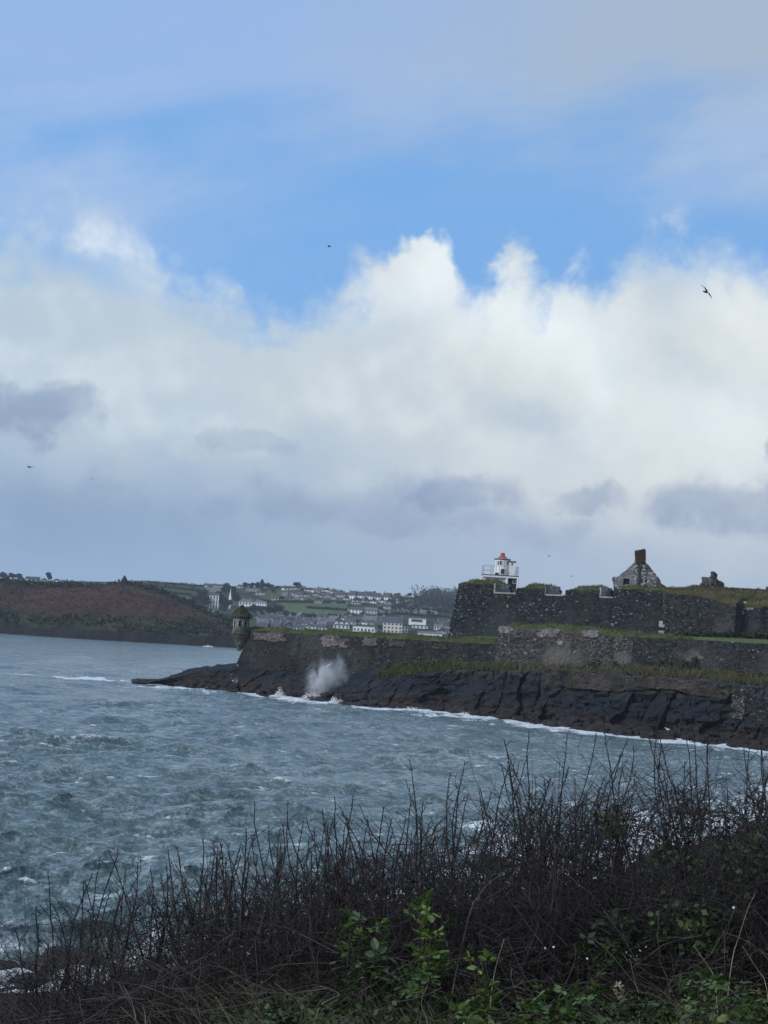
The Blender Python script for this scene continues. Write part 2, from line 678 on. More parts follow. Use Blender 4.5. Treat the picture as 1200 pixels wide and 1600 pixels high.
def masonry(name, dark, lightc, scale=(2.7, 2.7, 4.2), fleck=0.12, stain=(0.030, 0.036, 0.030), flecks=(0.36, 0.36, 0.34), scatter=False):
    """rubble stone: a cell per stone, recessed joints, damp stains and lichen flecks"""
    def fn():
        co = objco()
        wob = noise(co, 1.1, 3, 0.5, kind='Color')
        p = vadd(vscale(co, scale), vscale(wob, 0.8))
        cid = voronoi(p, 1.0, 'F1', 'Color')
        r1, r2, r3 = separate(cid)
        edge = voronoi(p, 1.0, 'DISTANCE_TO_EDGE', 'Distance')
        big = noise(co, 0.22, 5, 0.6)
        mid = noise(co, 1.3, 5, 0.65)
        base = mixc(smooth(0.15, 0.95, r1 * 0.7 + mid * 0.35), dark + (1,), lightc + (1,))
        base = mixc(smooth(1.0 - fleck, 1.0 - fleck * 0.4, r2) * (1.0 if scatter else smooth(0.36, 0.58, noise(vadd(co, (2.0, 6.0, 3.0)), 0.5, 3, 0.6))), base, flecks + (1,))
        base = mixc(smooth(0.50, 0.66, noise(vadd(co, (5.0, 8.0, 1.0)), 0.13, 4, 0.6)) * 0.75, base, tuple(min(1, v * 1.3) for v in lightc) + (1,))
        drip = noise(vscale(co, (1.1, 1.1, 0.13)), 1.0, 5, 0.6)
        base = mixc(smooth(0.52, 0.70, drip) * 0.65, base, tuple(v * 0.6 for v in dark) + (1,))
        joint = smooth(0.09, 0.02, edge)
        base = mixc(joint * 0.75, base, tuple(v * 0.55 for v in dark) + (1,))
        base = mixc(smooth(0.48, 0.66, big) * 0.75, base, stain + (1,))
        lich = smooth(0.62, 0.72, noise(co, 3.1, 6, 0.7)) * smooth(0.45, 0.62, noise(vadd(co, (9.0, 4.0, 2.0)), 0.35, 3))
        base = mixc(lich * 0.55, base, flecks + (1,))
        h = smooth(0.0, 0.16, edge) + r3 * 0.5 + noise(co, 9.0, 4) * 0.25
        return {'Base Color': base, 'Roughness': 0.88, 'Specular IOR Level': 0.2, 'bump': (h, 0.9, 0.10)}
    return material(name, fn)


MAT = {}
MAT['stone_dark'] = masonry('fort_stone_dark', (0.0080, 0.0095, 0.0120), (0.046, 0.050, 0.056), fleck=0.09, flecks=(0.21, 0.22, 0.22))
MAT['stone_mid'] = masonry('fort_stone_grey', (0.028, 0.026, 0.025), (0.140, 0.127, 0.118), fleck=0.07, stain=(0.055, 0.046, 0.042), flecks=(0.26, 0.255, 0.25))
MAT['stone_low'] = masonry('sea_wall_stone', (0.0120, 0.0135, 0.0160), (0.066, 0.067, 0.068), fleck=0.05, stain=(0.040, 0.038, 0.028), flecks=(0.20, 0.20, 0.19))
MAT['stone_turret'] = masonry('turret_stone', (0.055, 0.054, 0.046), (0.22, 0.21, 0.18), scale=(2.8, 2.8, 4.4), fleck=0.12, stain=(0.06, 0.062, 0.040), flecks=(0.32, 0.31, 0.29))
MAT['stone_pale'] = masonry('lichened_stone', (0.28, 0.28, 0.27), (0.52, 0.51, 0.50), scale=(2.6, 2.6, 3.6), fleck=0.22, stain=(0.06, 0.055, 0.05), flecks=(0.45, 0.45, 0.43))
MAT['stone_gable'] = masonry('gable_stone', (0.035, 0.035, 0.036), (0.26, 0.26, 0.26), scale=(2.6, 2.6, 3.4), fleck=0.46, flecks=(0.60, 0.61, 0.60), stain=(0.05, 0.05, 0.05), scatter=True)
MAT['render_patch'] = masonry('old_render', (0.11, 0.105, 0.10), (0.33, 0.315, 0.305), scale=(3.2, 3.2, 4.2), fleck=0.18, stain=(0.08, 0.075, 0.075), flecks=(0.40, 0.39, 0.38))
MAT['render_pink'] = masonry('old_pinkish_render', (0.085, 0.072, 0.070), (0.25, 0.205, 0.195), scale=(2.6, 2.6, 3.6), fleck=0.10, stain=(0.05, 0.042, 0.042))
MAT['slab'] = plain('pale_sill_stone', (0.22, 0.22, 0.215), 0.85, 0.3, 2.0)
MAT['quoin'] = plain('quoin_stone', (0.27, 0.28, 0.28), 0.85, 0.25, 2.0)
MAT['brick'] = masonry('weathered_brick', (0.045, 0.032, 0.028), (0.12, 0.08, 0.068), scale=(4.2, 4.2, 9.0), fleck=0.04)


def _turf(name, a, b, c):
    def fn():
        co = objco()
        n1, n2 = noise(co, 0.35, 4, 0.6), noise(co, 2.2, 6, 0.7)
        base = mixc(smooth(0.35, 0.65, n1), a + (1,), b + (1,))
        base = mixc(smooth(0.50, 0.70, n2) * 0.8, base, c + (1,))
        base = mixc(smooth(0.4, 1.0, island()) * 0.4, base, c + (1,))
        return {'Base Color': base, 'Roughness': 0.9, 'Specular IOR Level': 0.1, 'bump': (noise(co, 5.0, 5, 0.7), 0.8, 0.15)}
    return material(name, fn)


MAT['turf'] = _turf('rough_turf', (0.048, 0.070, 0.024), (0.082, 0.094, 0.034), (0.110, 0.090, 0.046))
MAT['turf_green'] = _turf('green_turf', (0.058, 0.108, 0.030), (0.080, 0.124, 0.038), (0.095, 0.095, 0.042))
MAT['turf_brown'] = _turf('withered_turf', (0.066, 0.068, 0.030), (0.098, 0.086, 0.042), (0.125, 0.098, 0.056))
MAT['lawn'] = _turf('mown_grass', (0.078, 0.112, 0.044), (0.092, 0.125, 0.050), (0.105, 0.118, 0.058))
MAT['moss'] = _turf('moss', (0.044, 0.047, 0.022), (0.070, 0.066, 0.034), (0.090, 0.078, 0.050))


def _rock():
    co = objco()
    x, y, z = separate(co)
    dip = vrot(co, (0.0, 0.62, 0.35))
    strata = noise(vscale(dip, (0.22, 0.22, 2.2)), 1.0, 7, 0.62, 0.4)
    bulk = noise(co, 0.16, 4, 0.6)
    grain = noise(co, 3.0, 6, 0.7)
    base = mixc(smooth(0.32, 0.68, strata), (0.0050, 0.0068, 0.0100, 1), (0.021, 0.026, 0.035, 1))
    base = mixc(smooth(0.55, 0.75, grain) * 0.5, base, (0.044, 0.047, 0.052, 1))
    tide = smooth(3.3, 1.2, z + (bulk - 0.5) * 3.4 + (grain - 0.5) * 0.8)
    weed = mixc(smooth(0.35, 0.7, noise(co, 1.2, 6, 0.65)), (0.014, 0.0125, 0.012, 1), (0.052, 0.039, 0.032, 1))
    base = mixc(tide * 0.9, base, weed)
    upn = X(_node('ShaderNodeNewGeometry').outputs['Normal'])
    nx, ny, nz = separate(upn)
    veg = smooth(4.2, 6.8, z + (bulk - 0.5) * 5.0 + (grain - 0.5) * 1.8) * smooth(0.40, 0.62, noise(co, 0.5, 5, 0.65))
    base = mixc(veg * 0.8, base, mixc(grain, (0.042, 0.042, 0.018, 1), (0.085, 0.072, 0.036, 1)))
    wet = smooth(2.0, 0.2, z + (bulk - 0.5) * 1.6)
    h = strata * 1.2 + grain * 0.35
    return {'Base Color': base, 'Roughness': 0.85 - wet * 0.25, 'Specular IOR Level': 0.25, 'bump': (h, 1.0, 0.5)}


MAT['rock'] = material('dark_slate_rock', _rock)


def _shingle():
    co = objco()
    r = noise(co, 1.6, 6, 0.7)
    base = mixc(smooth(0.3, 0.7, r), (0.028, 0.022, 0.020, 1), (0.085, 0.062, 0.052, 1))
    return {'Base Color': base, 'Roughness': 0.7, 'bump': (noise(co, 4.0, 5, 0.7), 1.0, 0.2)}


MAT['shore'] = material('brown_foreshore', _shingle)


# ------------------------------------------------------------------ the water
FORT_SHORE = [(228, 1068), (255, 1070), (300, 1076), (360, 1082), (420, 1088), (480, 1094), (550, 1103), (600, 1108), (640, 1110), (700, 1114),
              (800, 1126), (900, 1141), (1000, 1152), (1100, 1163), (1200, 1174), (1300, 1185), (1420, 1199)]
FS = np.array([W(x, y)[:2] for x, y in FORT_SHORE])
HEAD_SHORE = [(-300, 972), (-100, 983), (0, 990), (120, 998), (240, 1005), (360, 1012), (480, 1020), (560, 1026)]
HS = np.array([W(x, y)[:2] for x, y in HEAD_SHORE])
NEAR_AZ = np.array([-0.6, -0.30, -0.23, -0.12, 0.0, 0.096, 0.154, 0.23, 0.30, 0.6])
NEAR_Y = np.array([47.0, 51.0, 54.0, 58.0, 64.0, 80.0, 92.0, 118.0, 150.0, 200.0])


def near_shore(a):
    return np.interp(a, NEAR_AZ, NEAR_Y) + 2.2 * fbm(np.asarray(a) * 40, np.asarray(a) * 0, 3.0, 3)


def dist_poly(px, py, poly):
    best = np.full(px.shape, 1e9)
    for (ax, ay), (bx, by) in zip(poly[:-1], poly[1:]):
        dx, dy = bx - ax, by - ay
        t = np.clip(((px - ax) * dx + (py - ay) * dy) / (dx * dx + dy * dy + 1e-9), 0, 1)
        best = np.minimum(best, np.hypot(px - ax - t * dx, py - ay - t * dy))
    return best


def build_sea():
    rng = np.random.default_rng(11)
    na, nr = 720, 660
    az = np.linspace(-0.285, 0.285, na)
    r = 1.0 / np.linspace(1 / math.sqrt(44.0), 1 / math.sqrt(800.0), nr) ** 2
    R, A = np.meshgrid(r, az, indexing='ij')
    x0, y0 = R * np.sin(A), R * np.cos(A)
    dr = np.gradient(r)[:, None] + 0 * A
    z = np.zeros_like(R)
    sx, sy = np.zeros_like(R), np.zeros_like(R)
    jac = np.zeros_like(R)
    wind = math.radians(-62.0)          # the sea runs to the right and towards the viewer
    # gusts: patches of rougher and calmer water
    gust = 1.0 + 0.45 * fbm(x0 / 38.0, y0 / 60.0, 1.0, 3)
    for k in range(72):
        lam = 0.75 * (11.0 / 0.75) ** (rng.random() ** 0.95)
        spread = rng.normal() * (0.34 if lam > 3 else 0.55)
        th = wind + spread
        kx, ky = math.cos(th) * 2 * math.pi / lam, math.sin(th) * 2 * math.pi / lam
        amp = 0.0150 * lam ** 0.9 * math.exp(-((lam - 3.5) / 6.0) ** 2) * (0.6 + 0.8 * rng.random())
        ph = rng.random() * 6.28
        keep = np.clip((lam - 2.0 * dr) / (2.0 * dr + 1e-6), 0, 1)
        warp = 0.9 * fbm(x0 / (lam * 5), y0 / (lam * 5), k * 1.7, 2)
        t = kx * x0 + ky * y0 + ph + warp * 1.6
        a = amp * keep * gust
        z += a * np.cos(t)
        sx += -0.85 * a * math.cos(th) * np.sin(t)
        sy += -0.85 * a * math.sin(th) * np.sin(t)
        jac += a * (2 * math.pi / lam) * np.cos(t)
    x, y = x0 + sx, y0 + sy
    # foam: breaking crests, streaks and the surf along both shores
    patch = fbm(x0 / 26.0, y0 / 26.0, 4.0, 3)
    rag = fbm(x0 / 1.6, y0 / 2.6, 8.0, 4)
    crest = np.clip(1.6 - dr / 0.9, 0, 1) * np.clip((jac - 0.80 + 0.50 * patch) * 1.6, 0, 1) * np.clip(0.30 + 1.3 * rag, 0, 0.75)
    dfort = dist_poly(x0, y0, FS)
    dhead = dist_poly(x0, y0, HS)
    dnear = (y0 - near_shore(x0 / y0)) * 0.92
    n1 = fbm(x0 / 7.0, y0 / 7.0, 2.0, 4)
    n2 = fbm(x0 / 2.2, y0 / 3.4, 6.0, 4)
    fort_foam = np.clip(1.6 - dfort / np.maximum(1.8, 4.6 + 2.8 * n1) + 0.55 * n2, 0, 1)
    point = np.clip((2.0 - x0) / 8.0, 0, 1)
    fort_foam = np.maximum(fort_foam, point * np.clip(1.25 - dfort / np.maximum(2.5, 7.0 + 4.0 * n1) + 0.8 * n2, 0, 1))
    right = np.clip((x0 - 18.0) / 26.0, 0, 1)
    fort_foam = np.maximum(fort_foam, right * np.clip(1.1 - dfort / np.maximum(4.0, 15 + 6 * n1) + 0.9 * n2, 0, 1) * 0.8)
    head_foam = np.clip(1.0 - dhead / 3.0, 0, 1) * np.clip(n1 * 2 - 0.5, 0, 1)
    wide = np.interp(x0 / y0, [-0.25, -0.1, 0.0, 0.1, 0.25], [3.0, 5.0, 11.0, 24.0, 30.0])
    near_foam = np.clip(1.15 - dnear / (wide * np.maximum(0.25, 1 + 0.5 * n1)) + 0.75 * n2, 0, 1)
    # a tongue of broken water off the point
    tip = np.array(W(215, 1066)[:2])
    dt = np.hypot((x0 - tip[0] + 8) / 2.6, y0 - tip[1])
    tip_foam = np.clip(1.3 - dt / 4.5 + 0.9 * n2, 0, 1)
    surf = np.maximum.reduce([fort_foam, head_foam, near_foam * 0.85, tip_foam])
    foam = np.clip(np.maximum(crest, surf), 0, 1)
    # surf is heaped up a little
    z = z * (1 - 0.35 * np.clip(1 - dfort / 12, 0, 1)) + 0.13 * np.clip(surf, 0, 1) * (0.5 + n2)
    v = np.stack([x, y, z], -1).reshape(-1, 3)
    f = grid_faces(nr, na)[:, ::-1]
    inside = ((dnear > -4.0)).ravel()
    # nothing is needed far inside the land
    shore_y = np.interp(x0 / y0, (FS[:, 0] / FS[:, 1]), FS[:, 1])
    behind = (y0 > shore_y + 9.0) & (x0 / y0 > FS[0, 0] / FS[0, 1] + 0.085)
    ok = inside & ~behind.ravel()
    f = f[ok[f].all(1)]
    me = mesh('sea', v, np.ascontiguousarray(f), MAT['water'], True)
    at = me.attributes.new('foam', 'FLOAT', 'POINT')
    at.data.foreach_set('value', foam.ravel().astype(np.float32))
    link('sea', me, kind='structure')
    # the rest of the bay
    n = 60
    gx = np.linspace(-1, 1, n)
    gx = np.sign(gx) * np.abs(gx) ** 2 * 1700
    gy = np.linspace(-1, 1, n)
    gy = np.sign(gy) * np.abs(gy) ** 2 * 1500 + 500
    Y, Xg = np.meshgrid(gy, gx, indexing='ij')
    v = np.stack([Xg, Y, np.full_like(Xg, -0.95)], -1).reshape(-1, 3)
    me = mesh('outer_water', v, grid_faces(n, n), MAT['water'], True)
    at = me.attributes.new('foam', 'FLOAT', 'POINT')
    at.data.foreach_set('value', np.zeros(n * n, np.float32))
    link('water', me, kind='structure')


def _water():
    geo = X(_node('ShaderNodeNewGeometry').outputs['Position'])
    a = _node('ShaderNodeAttribute')
    a.attribute_name = 'foam'
    foam = X(a.outputs['Fac'])
    p = vrot(geo, (0, 0, math.radians(62.0)))
    patch = noise(geo, 0.05, 3, 0.5)
    ch = noise(vscale(p, (1.5, 0.85, 1.0)), 1.0, 5, 0.6, 0.05)
    rip = noise(vscale(p, (5.0, 3.0, 1.0)), 1.0, 3, 0.6, 0.05)
    streak = noise(vscale(p, (0.10, 1.5, 0.3)), 1.0, 6, 0.65, 0.5)
    patch = noise(geo, 0.05, 3, 0.5)
    st = smooth(0.56, 0.78, streak + (patch - 0.5) * 0.25) * 0.10
    lace = noise(geo, 1.7, 7, 0.7, 0.6)
    fm = smooth(0.36, 0.92, foam * 0.92 + (lace - 0.5) * 2.3)
    fm = M_('MULTIPLY', fm, smooth(0.02, 0.15, foam))
    cap = smooth(0.635, 0.685, noise(vscale(p, (0.75, 0.26, 1.0)), 1.0, 3, 0.5, 0.2)) * smooth(0.46, 0.60, noise(vscale(p, (2.6, 1.3, 1.0)), 1.0, 4, 0.65))
    fm = M_('MAXIMUM', fm, M_('MULTIPLY', cap, 0.85))
    fm = M_('MAXIMUM', fm, st)
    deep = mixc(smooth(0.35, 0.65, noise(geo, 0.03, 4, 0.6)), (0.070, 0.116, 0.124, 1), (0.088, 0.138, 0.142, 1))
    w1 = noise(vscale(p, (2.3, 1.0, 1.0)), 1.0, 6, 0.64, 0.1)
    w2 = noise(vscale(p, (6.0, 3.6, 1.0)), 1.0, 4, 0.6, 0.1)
    deep = mixc(smooth(0.44, 0.66, w1 * 0.6 + w2 * 0.4 + (patch - 0.5) * 0.15) * 0.72, deep, (0.40, 0.47, 0.49, 1))  # pale ripple ridges: reflected sky painted into the water colour
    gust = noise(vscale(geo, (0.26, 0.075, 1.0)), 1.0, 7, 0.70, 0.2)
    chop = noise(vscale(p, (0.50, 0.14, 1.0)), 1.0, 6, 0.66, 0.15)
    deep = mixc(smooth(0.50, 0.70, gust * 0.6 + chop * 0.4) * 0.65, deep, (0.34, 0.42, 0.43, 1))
    deep = mixc(smooth(0.50, 0.34, gust * 0.5 + chop * 0.5) * 0.75, deep, (0.040, 0.082, 0.084, 1))  # light and dark of distant waves painted into the colour, not shaded
    base = mixc(fm, deep, (0.72, 0.76, 0.78, 1))
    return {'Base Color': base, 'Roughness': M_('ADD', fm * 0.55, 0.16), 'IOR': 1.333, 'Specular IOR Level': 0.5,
            'bump': (ch * 1.0 + rip * 0.45 + chop * 1.6, 0.9, 0.34)}


MAT['water'] = material('sea_water', _water)
build_sea()


# ------------------------------------------------------------------ far land
def hill_ridge(Xc):
    return np.interp(Xc, [-900, -420, -330, -180, -90, 0, 120, 900], [38, 38, 41, 44.5, 46.5, 46.0, 46.0, 47.0])


def hillside(Xc, Yc):
    Xc, Yc = np.asarray(Xc, float), np.asarray(Yc, float)
    t = (Yc - 1180.0) / 520.0
    top = hill_ridge(Xc)
    h = np.where(t < 0, 3.7 + t * 44, np.where(t < 1, 3.7 + (top - 3.7) * np.clip(t, 0, 1), top + (Yc - 1700) * 0.004))
    amp = np.clip(t * 3, 0, 1) * np.clip(1.25 - np.abs(t - 0.5), 0.25, 1)
    h = h + amp * 1.6 * fbm(Xc / 130.0, Yc / 130.0, 0.5, 3)
    return np.maximum(h, -3.0)


def on_hill(x, y, lo=1150.0, hi=2000.0):
    """where the sight line of a pixel meets the far hillside (nearest point of the ridge if it passes above)"""
    d = ray(x, y)
    Ys = np.arange(lo, hi, 2.0)
    t = Ys / d.y
    zz = EYE.z + d.z * t
    g = hillside(d.x * t, Ys)
    hit = np.nonzero(zz <= g)[0]
    i = hit[0] if len(hit) else int(np.argmin(zz - g))
    return Vector((d.x * t[i], Ys[i], g[i]))


def _fields():
    co = objco()
    x, y, z = separate(co)
    p = vadd(vscale(co, (0.0105, 0.0062, 0.0)), vscale(noise(co, 0.012, 2, 0.5, kind='Color'), 0.35))
    cell = voronoi(p, 1.0, 'F1', 'Color')
    r1, r2, r3 = separate(cell)
    edge = voronoi(p, 1.0, 'DISTANCE_TO_EDGE', 'Distance')
    g = ramp(r1, [(0.0, (0.050, 0.066, 0.032)), (0.35, (0.074, 0.100, 0.044)), (0.6, (0.056, 0.062, 0.036)), (0.8, (0.042, 0.052, 0.028)), (1.0, (0.075, 0.078, 0.046))], 'CONSTANT')
    g = mixc(smooth(0.4, 0.7, noise(co, 0.06, 6, 0.65)) * 0.6, g, (0.034, 0.042, 0.022, 1))
    g = mixc(smooth(0.05, 0.02, edge) * 0.9, g, (0.016, 0.021, 0.011, 1))
    return {'Base Color': g, 'Roughness': 0.95, 'Specular IOR Level': 0.05}


MAT['fields'] = material('far_fields', _fields)


def build_hillside():
    n, m = 170, 260
    ys = np.concatenate([np.linspace(1120, 1760, 130), np.linspace(1770, 2700, 40)])
    xs = np.linspace(-950, 950, m)
    Y, Xg = np.meshgrid(ys, xs, indexing='ij')
    v = np.stack([Xg, Y, hillside(Xg, Y)], -1).reshape(-1, 3)
    link('hillside', mesh('hillside', v, grid_faces(n, m), MAT['fields'], True), kind='structure')


build_hillside()

CREST_X = np.array([P(x, y, 785)[0] for x, y in ((-300, 894), (-100, 902), (0, 908), (60, 916), (120, 917), (190, 914), (235, 920), (262, 930), (300, 947), (345, 968), (400, 990), (460, 1008), (560, 1030))])
CREST_Z = np.array([P(x, y, 785)[2] for x, y in ((-300, 894), (-100, 902), (0, 908), (60, 916), (120, 917), (190, 914), (235, 920), (262, 930), (300, 947), (345, 968), (400, 990), (460, 1008), (560, 1030))])


def headland(Xc, Yc):
    Xc, Yc = np.asarray(Xc, float), np.asarray(Yc, float)
    sh = np.interp(Xc, HS[:, 0], HS[:, 1])
    sh = sh + 5.0 * fbm(Xc / 22.0, Xc * 0, 2.2, 4)
    crest = np.interp(Xc, CREST_X, CREST_Z)
    t = (Yc - sh) / (785.0 - sh)
    cl = np.clip(t / 0.05, 0, 1)
    cliff = 4.4 * cl ** 0.6 * (1 + 0.35 * fbm(Xc / 9.0, Yc / 9.0, 0.2, 4))
    cliff = np.minimum(cliff, np.maximum(crest * 0.8, -2.0))
    s = np.clip((t - 0.05) / 0.95, 0, 1)
    h = cliff + (crest - cliff) * (1 - (1 - s) ** 1.45)
    h = np.where(t > 1, crest - (Yc - 785) * 0.030, h)
    h = np.where(t < 0, t * 60, h)
    h = h + np.clip(s * 4, 0, 1) * (0.9 * fbm(Xc / 24.0, Yc / 24.0, 3.3, 4))
    return np.maximum(h, -4.0)


def _bracken():
    co = objco()
    x, y, z = separate(co)
    big = noise(co, 0.018, 4, 0.6)
    mid = noise(co, 0.11, 6, 0.65)
    fine = noise(co, 0.7, 5, 0.7)
    red = mixc(smooth(0.35, 0.7, mid), (0.056, 0.026, 0.023, 1), (0.092, 0.047, 0.037, 1))
    green = mixc(smooth(0.35, 0.7, mid), (0.022, 0.030, 0.015, 1), (0.050, 0.055, 0.026, 1))
    # scrub on the shoulders, bracken on the open middle slope
    a = (x + 118.0) / 66.0
    b = (y - 748.0) / 36.0
    open_ = smooth(1.15, 0.55, M_('SQRT', a * a + b * b) + (big - 0.5) * 0.9 + (mid - 0.5) * 0.7)
    base = mixc(open_, green, red)
    base = mixc(smooth(0.52, 0.66, noise(vadd(co, (40.0, 9.0, 0.0)), 0.06, 5, 0.6)) * 0.7, base, (0.070, 0.064, 0.036, 1))
    base = mixc(smooth(0.6, 0.8, fine) * 0.5, base, (0.075, 0.060, 0.036, 1))
    rock = smooth(5.0, 3.4, z + (mid - 0.5) * 3.5)
    base = mixc(rock, base, mixc(fine, (0.010, 0.011, 0.012, 1), (0.040, 0.039, 0.038, 1)))
    return {'Base Color': base, 'Roughness': 0.95, 'Specular IOR Level': 0.08, 'bump': (mid * 2 + fine, 1.0, 0.8)}


MAT['bracken'] = material('bracken_hill', _bracken)


def build_headland():
    xs = np.linspace(-330, 12, 300)
    ys = np.concatenate([np.linspace(672, 735, 75), np.linspace(737, 800, 40), np.linspace(806, 1000, 20)])
    Y, Xg = np.meshgrid(ys, xs, indexing='ij')
    v = np.stack([Xg, Y, headland(Xg, Y)], -1).reshape(-1, 3)
    link('headland', mesh('headland', v, grid_faces(len(ys), len(xs)), MAT['bracken'], True), kind='structure')
    rng = np.random.default_rng(21)

    def cover(n, keep):
        x = rng.uniform(-250, 8, n)
        y = rng.uniform(696, 800, n)
        z = headland(x, y)
        k = keep(x, y, z, fbm(x / 16, y / 16, 5.0, 3)) & (z > 3.5)
        return np.stack([x, y, z], -1)[k]
    opening = lambda x, y: np.hypot((x + 118) / 66, (y - 748) / 36)
    # gorse and blackthorn: clumps of dark leaves heaped on the shoulders and the crest
    c = cover(3800, lambda x, y, z, n: opening(x, y) + n * 0.35 > 0.98)
    pts = np.repeat(c, 9, 0)
    pts = pts + rng.normal(size=pts.shape) * np.array([1.1, 1.1, 0.55]) + np.array([0, 0, 0.8])
    v, f = leaf_quads(pts, 0.9, rng)
    link('scrub', mesh('scrub', v, f, MAT['gorse']), kind='stuff')
    c = cover(5200, lambda x, y, z, n: opening(x, y) + n * 0.3 < 1.12)
    pts = np.repeat(c, 4, 0)
    pts = pts + rng.normal(size=pts.shape) * np.array([0.7, 0.7, 0.2]) + np.array([0, 0, 0.3])
    v, f = leaf_quads(pts, 0.55, rng)
    link('bracken', mesh('bracken', v, f, MAT['bracken_leaf']), kind='stuff')


MAT['gorse'] = leafmat('gorse', (0.012, 0.018, 0.009), (0.036, 0.042, 0.020), c3=(0.05, 0.045, 0.03))
MAT['bracken_leaf'] = leafmat('dead_bracken', (0.048, 0.023, 0.020), (0.105, 0.054, 0.041))
build_headland()


# ------------------------------------------------------------------ rock under the fort
def interp_px(tab, x):
    xs = [t[0] for t in tab]
    return [float(np.interp(x, xs, [t[k] for t in tab])) for k in range(1, len(tab[0]))]


# pixel x -> pixel y of the rock's upper edge, its distance ahead, the pixel y and distance where the wall above it starts
EDGE = [(228, 1067, 284, 1067, 288), (255, 1062, 283, 1060, 287), (300, 1050, 281, 1047, 287), (365, 1044, 278, 1040, 282), (480, 1056, 270, 1051, 275), (550, 1063, 264, 1056, 270),
        (600, 1061, 261, 1050, 267), (640, 1057, 256, 1040, 264), (700, 1050, 254, 1036, 262), (760, 1048, 247, 1042, 260), (850, 1048, 237, 1045, 255), (900, 1051, 231, 1044, 252), (1000, 1056, 223.5, 1046, 246),
        (1100, 1066, 216, 1052, 240), (1200, 1077, 210.5, 1060, 233), (1320, 1088, 204, 1070, 226), (1420, 1097, 198, 1080, 220)]


def build_cliff():
    xs = np.linspace(228, 1420, 430)
    sx = [t[0] for t in FORT_SHORE]
    rows = []
    for x in xs:
        w = W(x, np.interp(x, sx, [t[1] for t in FORT_SHORE]))
        ye, Ye, yb, Yb = interp_px(EDGE, x)
        e, b = P(x, ye, Ye), P(x, yb, Yb)
        foot = w.lerp(e, float(np.interp(x, [600, 880], [0.42, 0.66])))
        foot.z = 0.5 + 0.5 * min(1, max(0, (x - 300) / 500))
        if x < 330: foot = w.lerp(e, 0.5)
        out = (w - e).normalized()
        prof = [Vector((w.x + out.x * 5, w.y + out.y * 5, -1.6)), Vector((w.x + out.x * 0.8, w.y + out.y * 0.8, -0.25)), w.lerp(foot, 0.45), foot,
                foot.lerp(e, 0.12) + Vector((0, 0, (e.z - foot.z) * 0.10)), foot.lerp(e, 0.55), e, e.lerp(b, 0.5), b, b + (b - e).normalized() * 3 + Vector((0, 0, 0.1))]
        cum = np.concatenate([[0], np.cumsum([(prof[i + 1] - prof[i]).length for i in range(len(prof) - 1)])])
        knots = np.concatenate([np.linspace(i, i + 1, k, endpoint=False) for i, k in enumerate((2, 5, 10, 5, 12, 14, 7, 7, 2))] + [[len(prof) - 1]])
        arr = np.array([[p.x, p.y, p.z] for p in prof])
        rows.append(np.stack([np.interp(knots, range(len(prof)), arr[:, k]) for k in range(3)], -1))
    V = np.array(rows)
    n, m = V.shape[:2]
    x, y, z = V[..., 0], V[..., 1], V[..., 2]
    k = np.arange(m)[None, :] / (m - 1)
    # the cliff is cut by inclined joints and stepped along the bedding
    j = x * 0.93 - y * 0.37 - 0.75 * z
    # blocky joints: random offset per slab between inclined cracks
    w1 = j / 3.6 + 0.9 * fbm(x / 11, y / 11, z / 9, 3)
    c1 = np.floor(w1)
    off1 = _vals[_perm[c1.astype(int) & 255]]
    fr = w1 - c1
    crack = np.exp(-(np.minimum(fr, 1 - fr) / 0.07) ** 2) * np.clip(0.5 + 1.2 * _vals[_perm[(c1.astype(int) * 3 + 5) & 255]], 0, 1)
    w2 = (z * 1.25 - x * 0.10 + 0.7 * fbm(x / 6, y / 6, z / 6, 2)) / 1.1
    c2 = np.floor(w2)
    off2 = _vals[_perm[(c2.astype(int) * 7 + c1.astype(int) * 13) & 255]]
    rough = fbm(x / 2.6, y / 2.6, z / 1.6, 5)
    tall = np.clip((V[:, 38:39, 2] - 1.5) / 4, 0.25, 1)
    # small broken blocks between the beds
    al = x * 0.93 - y * 0.37
    w3, w4 = al / 1.3 + 0.25 * rough + c2 * 0.37, (z * 1.2 + 0.05 * x) / 0.55 + 0.4 * rough
    off3 = _vals[_perm[(np.floor(w3).astype(int) * 11 + np.floor(w4).astype(int) * 5) & 255]]
    face = np.clip((k - 0.12) / 0.08, 0, 1) * np.clip((0.84 - k) / 0.06, 0, 1)
    d = face * tall * (0.85 * off1 + 0.55 * off2 + 0.40 * off3 + 0.45 * rough - 1.5 * crack) + (1 - face) * (0.22 * rough + 0.16 * off3)
    dirx, diry = x[:, :1] - x[:, -2:-1], y[:, :1] - y[:, -2:-1]
    L = np.hypot(dirx, diry) + 1e-6
    V[..., 0] += d * dirx / L
    V[..., 1] += d * diry / L
    V[..., 2] += np.where(k > 0.06, 0.16 * rough + 0.16 * off2 + 0.12 * off3 + np.clip(0.22 - np.abs(k - 0.22), 0, 1) * 1.4 * np.clip(off1 + rough, -0.4, 1), 0)
    link('cliff', mesh('cliff', V.reshape(-1, 3), grid_faces(n, m)[:, ::-1], MAT['rock'], False), kind='structure')


build_cliff()


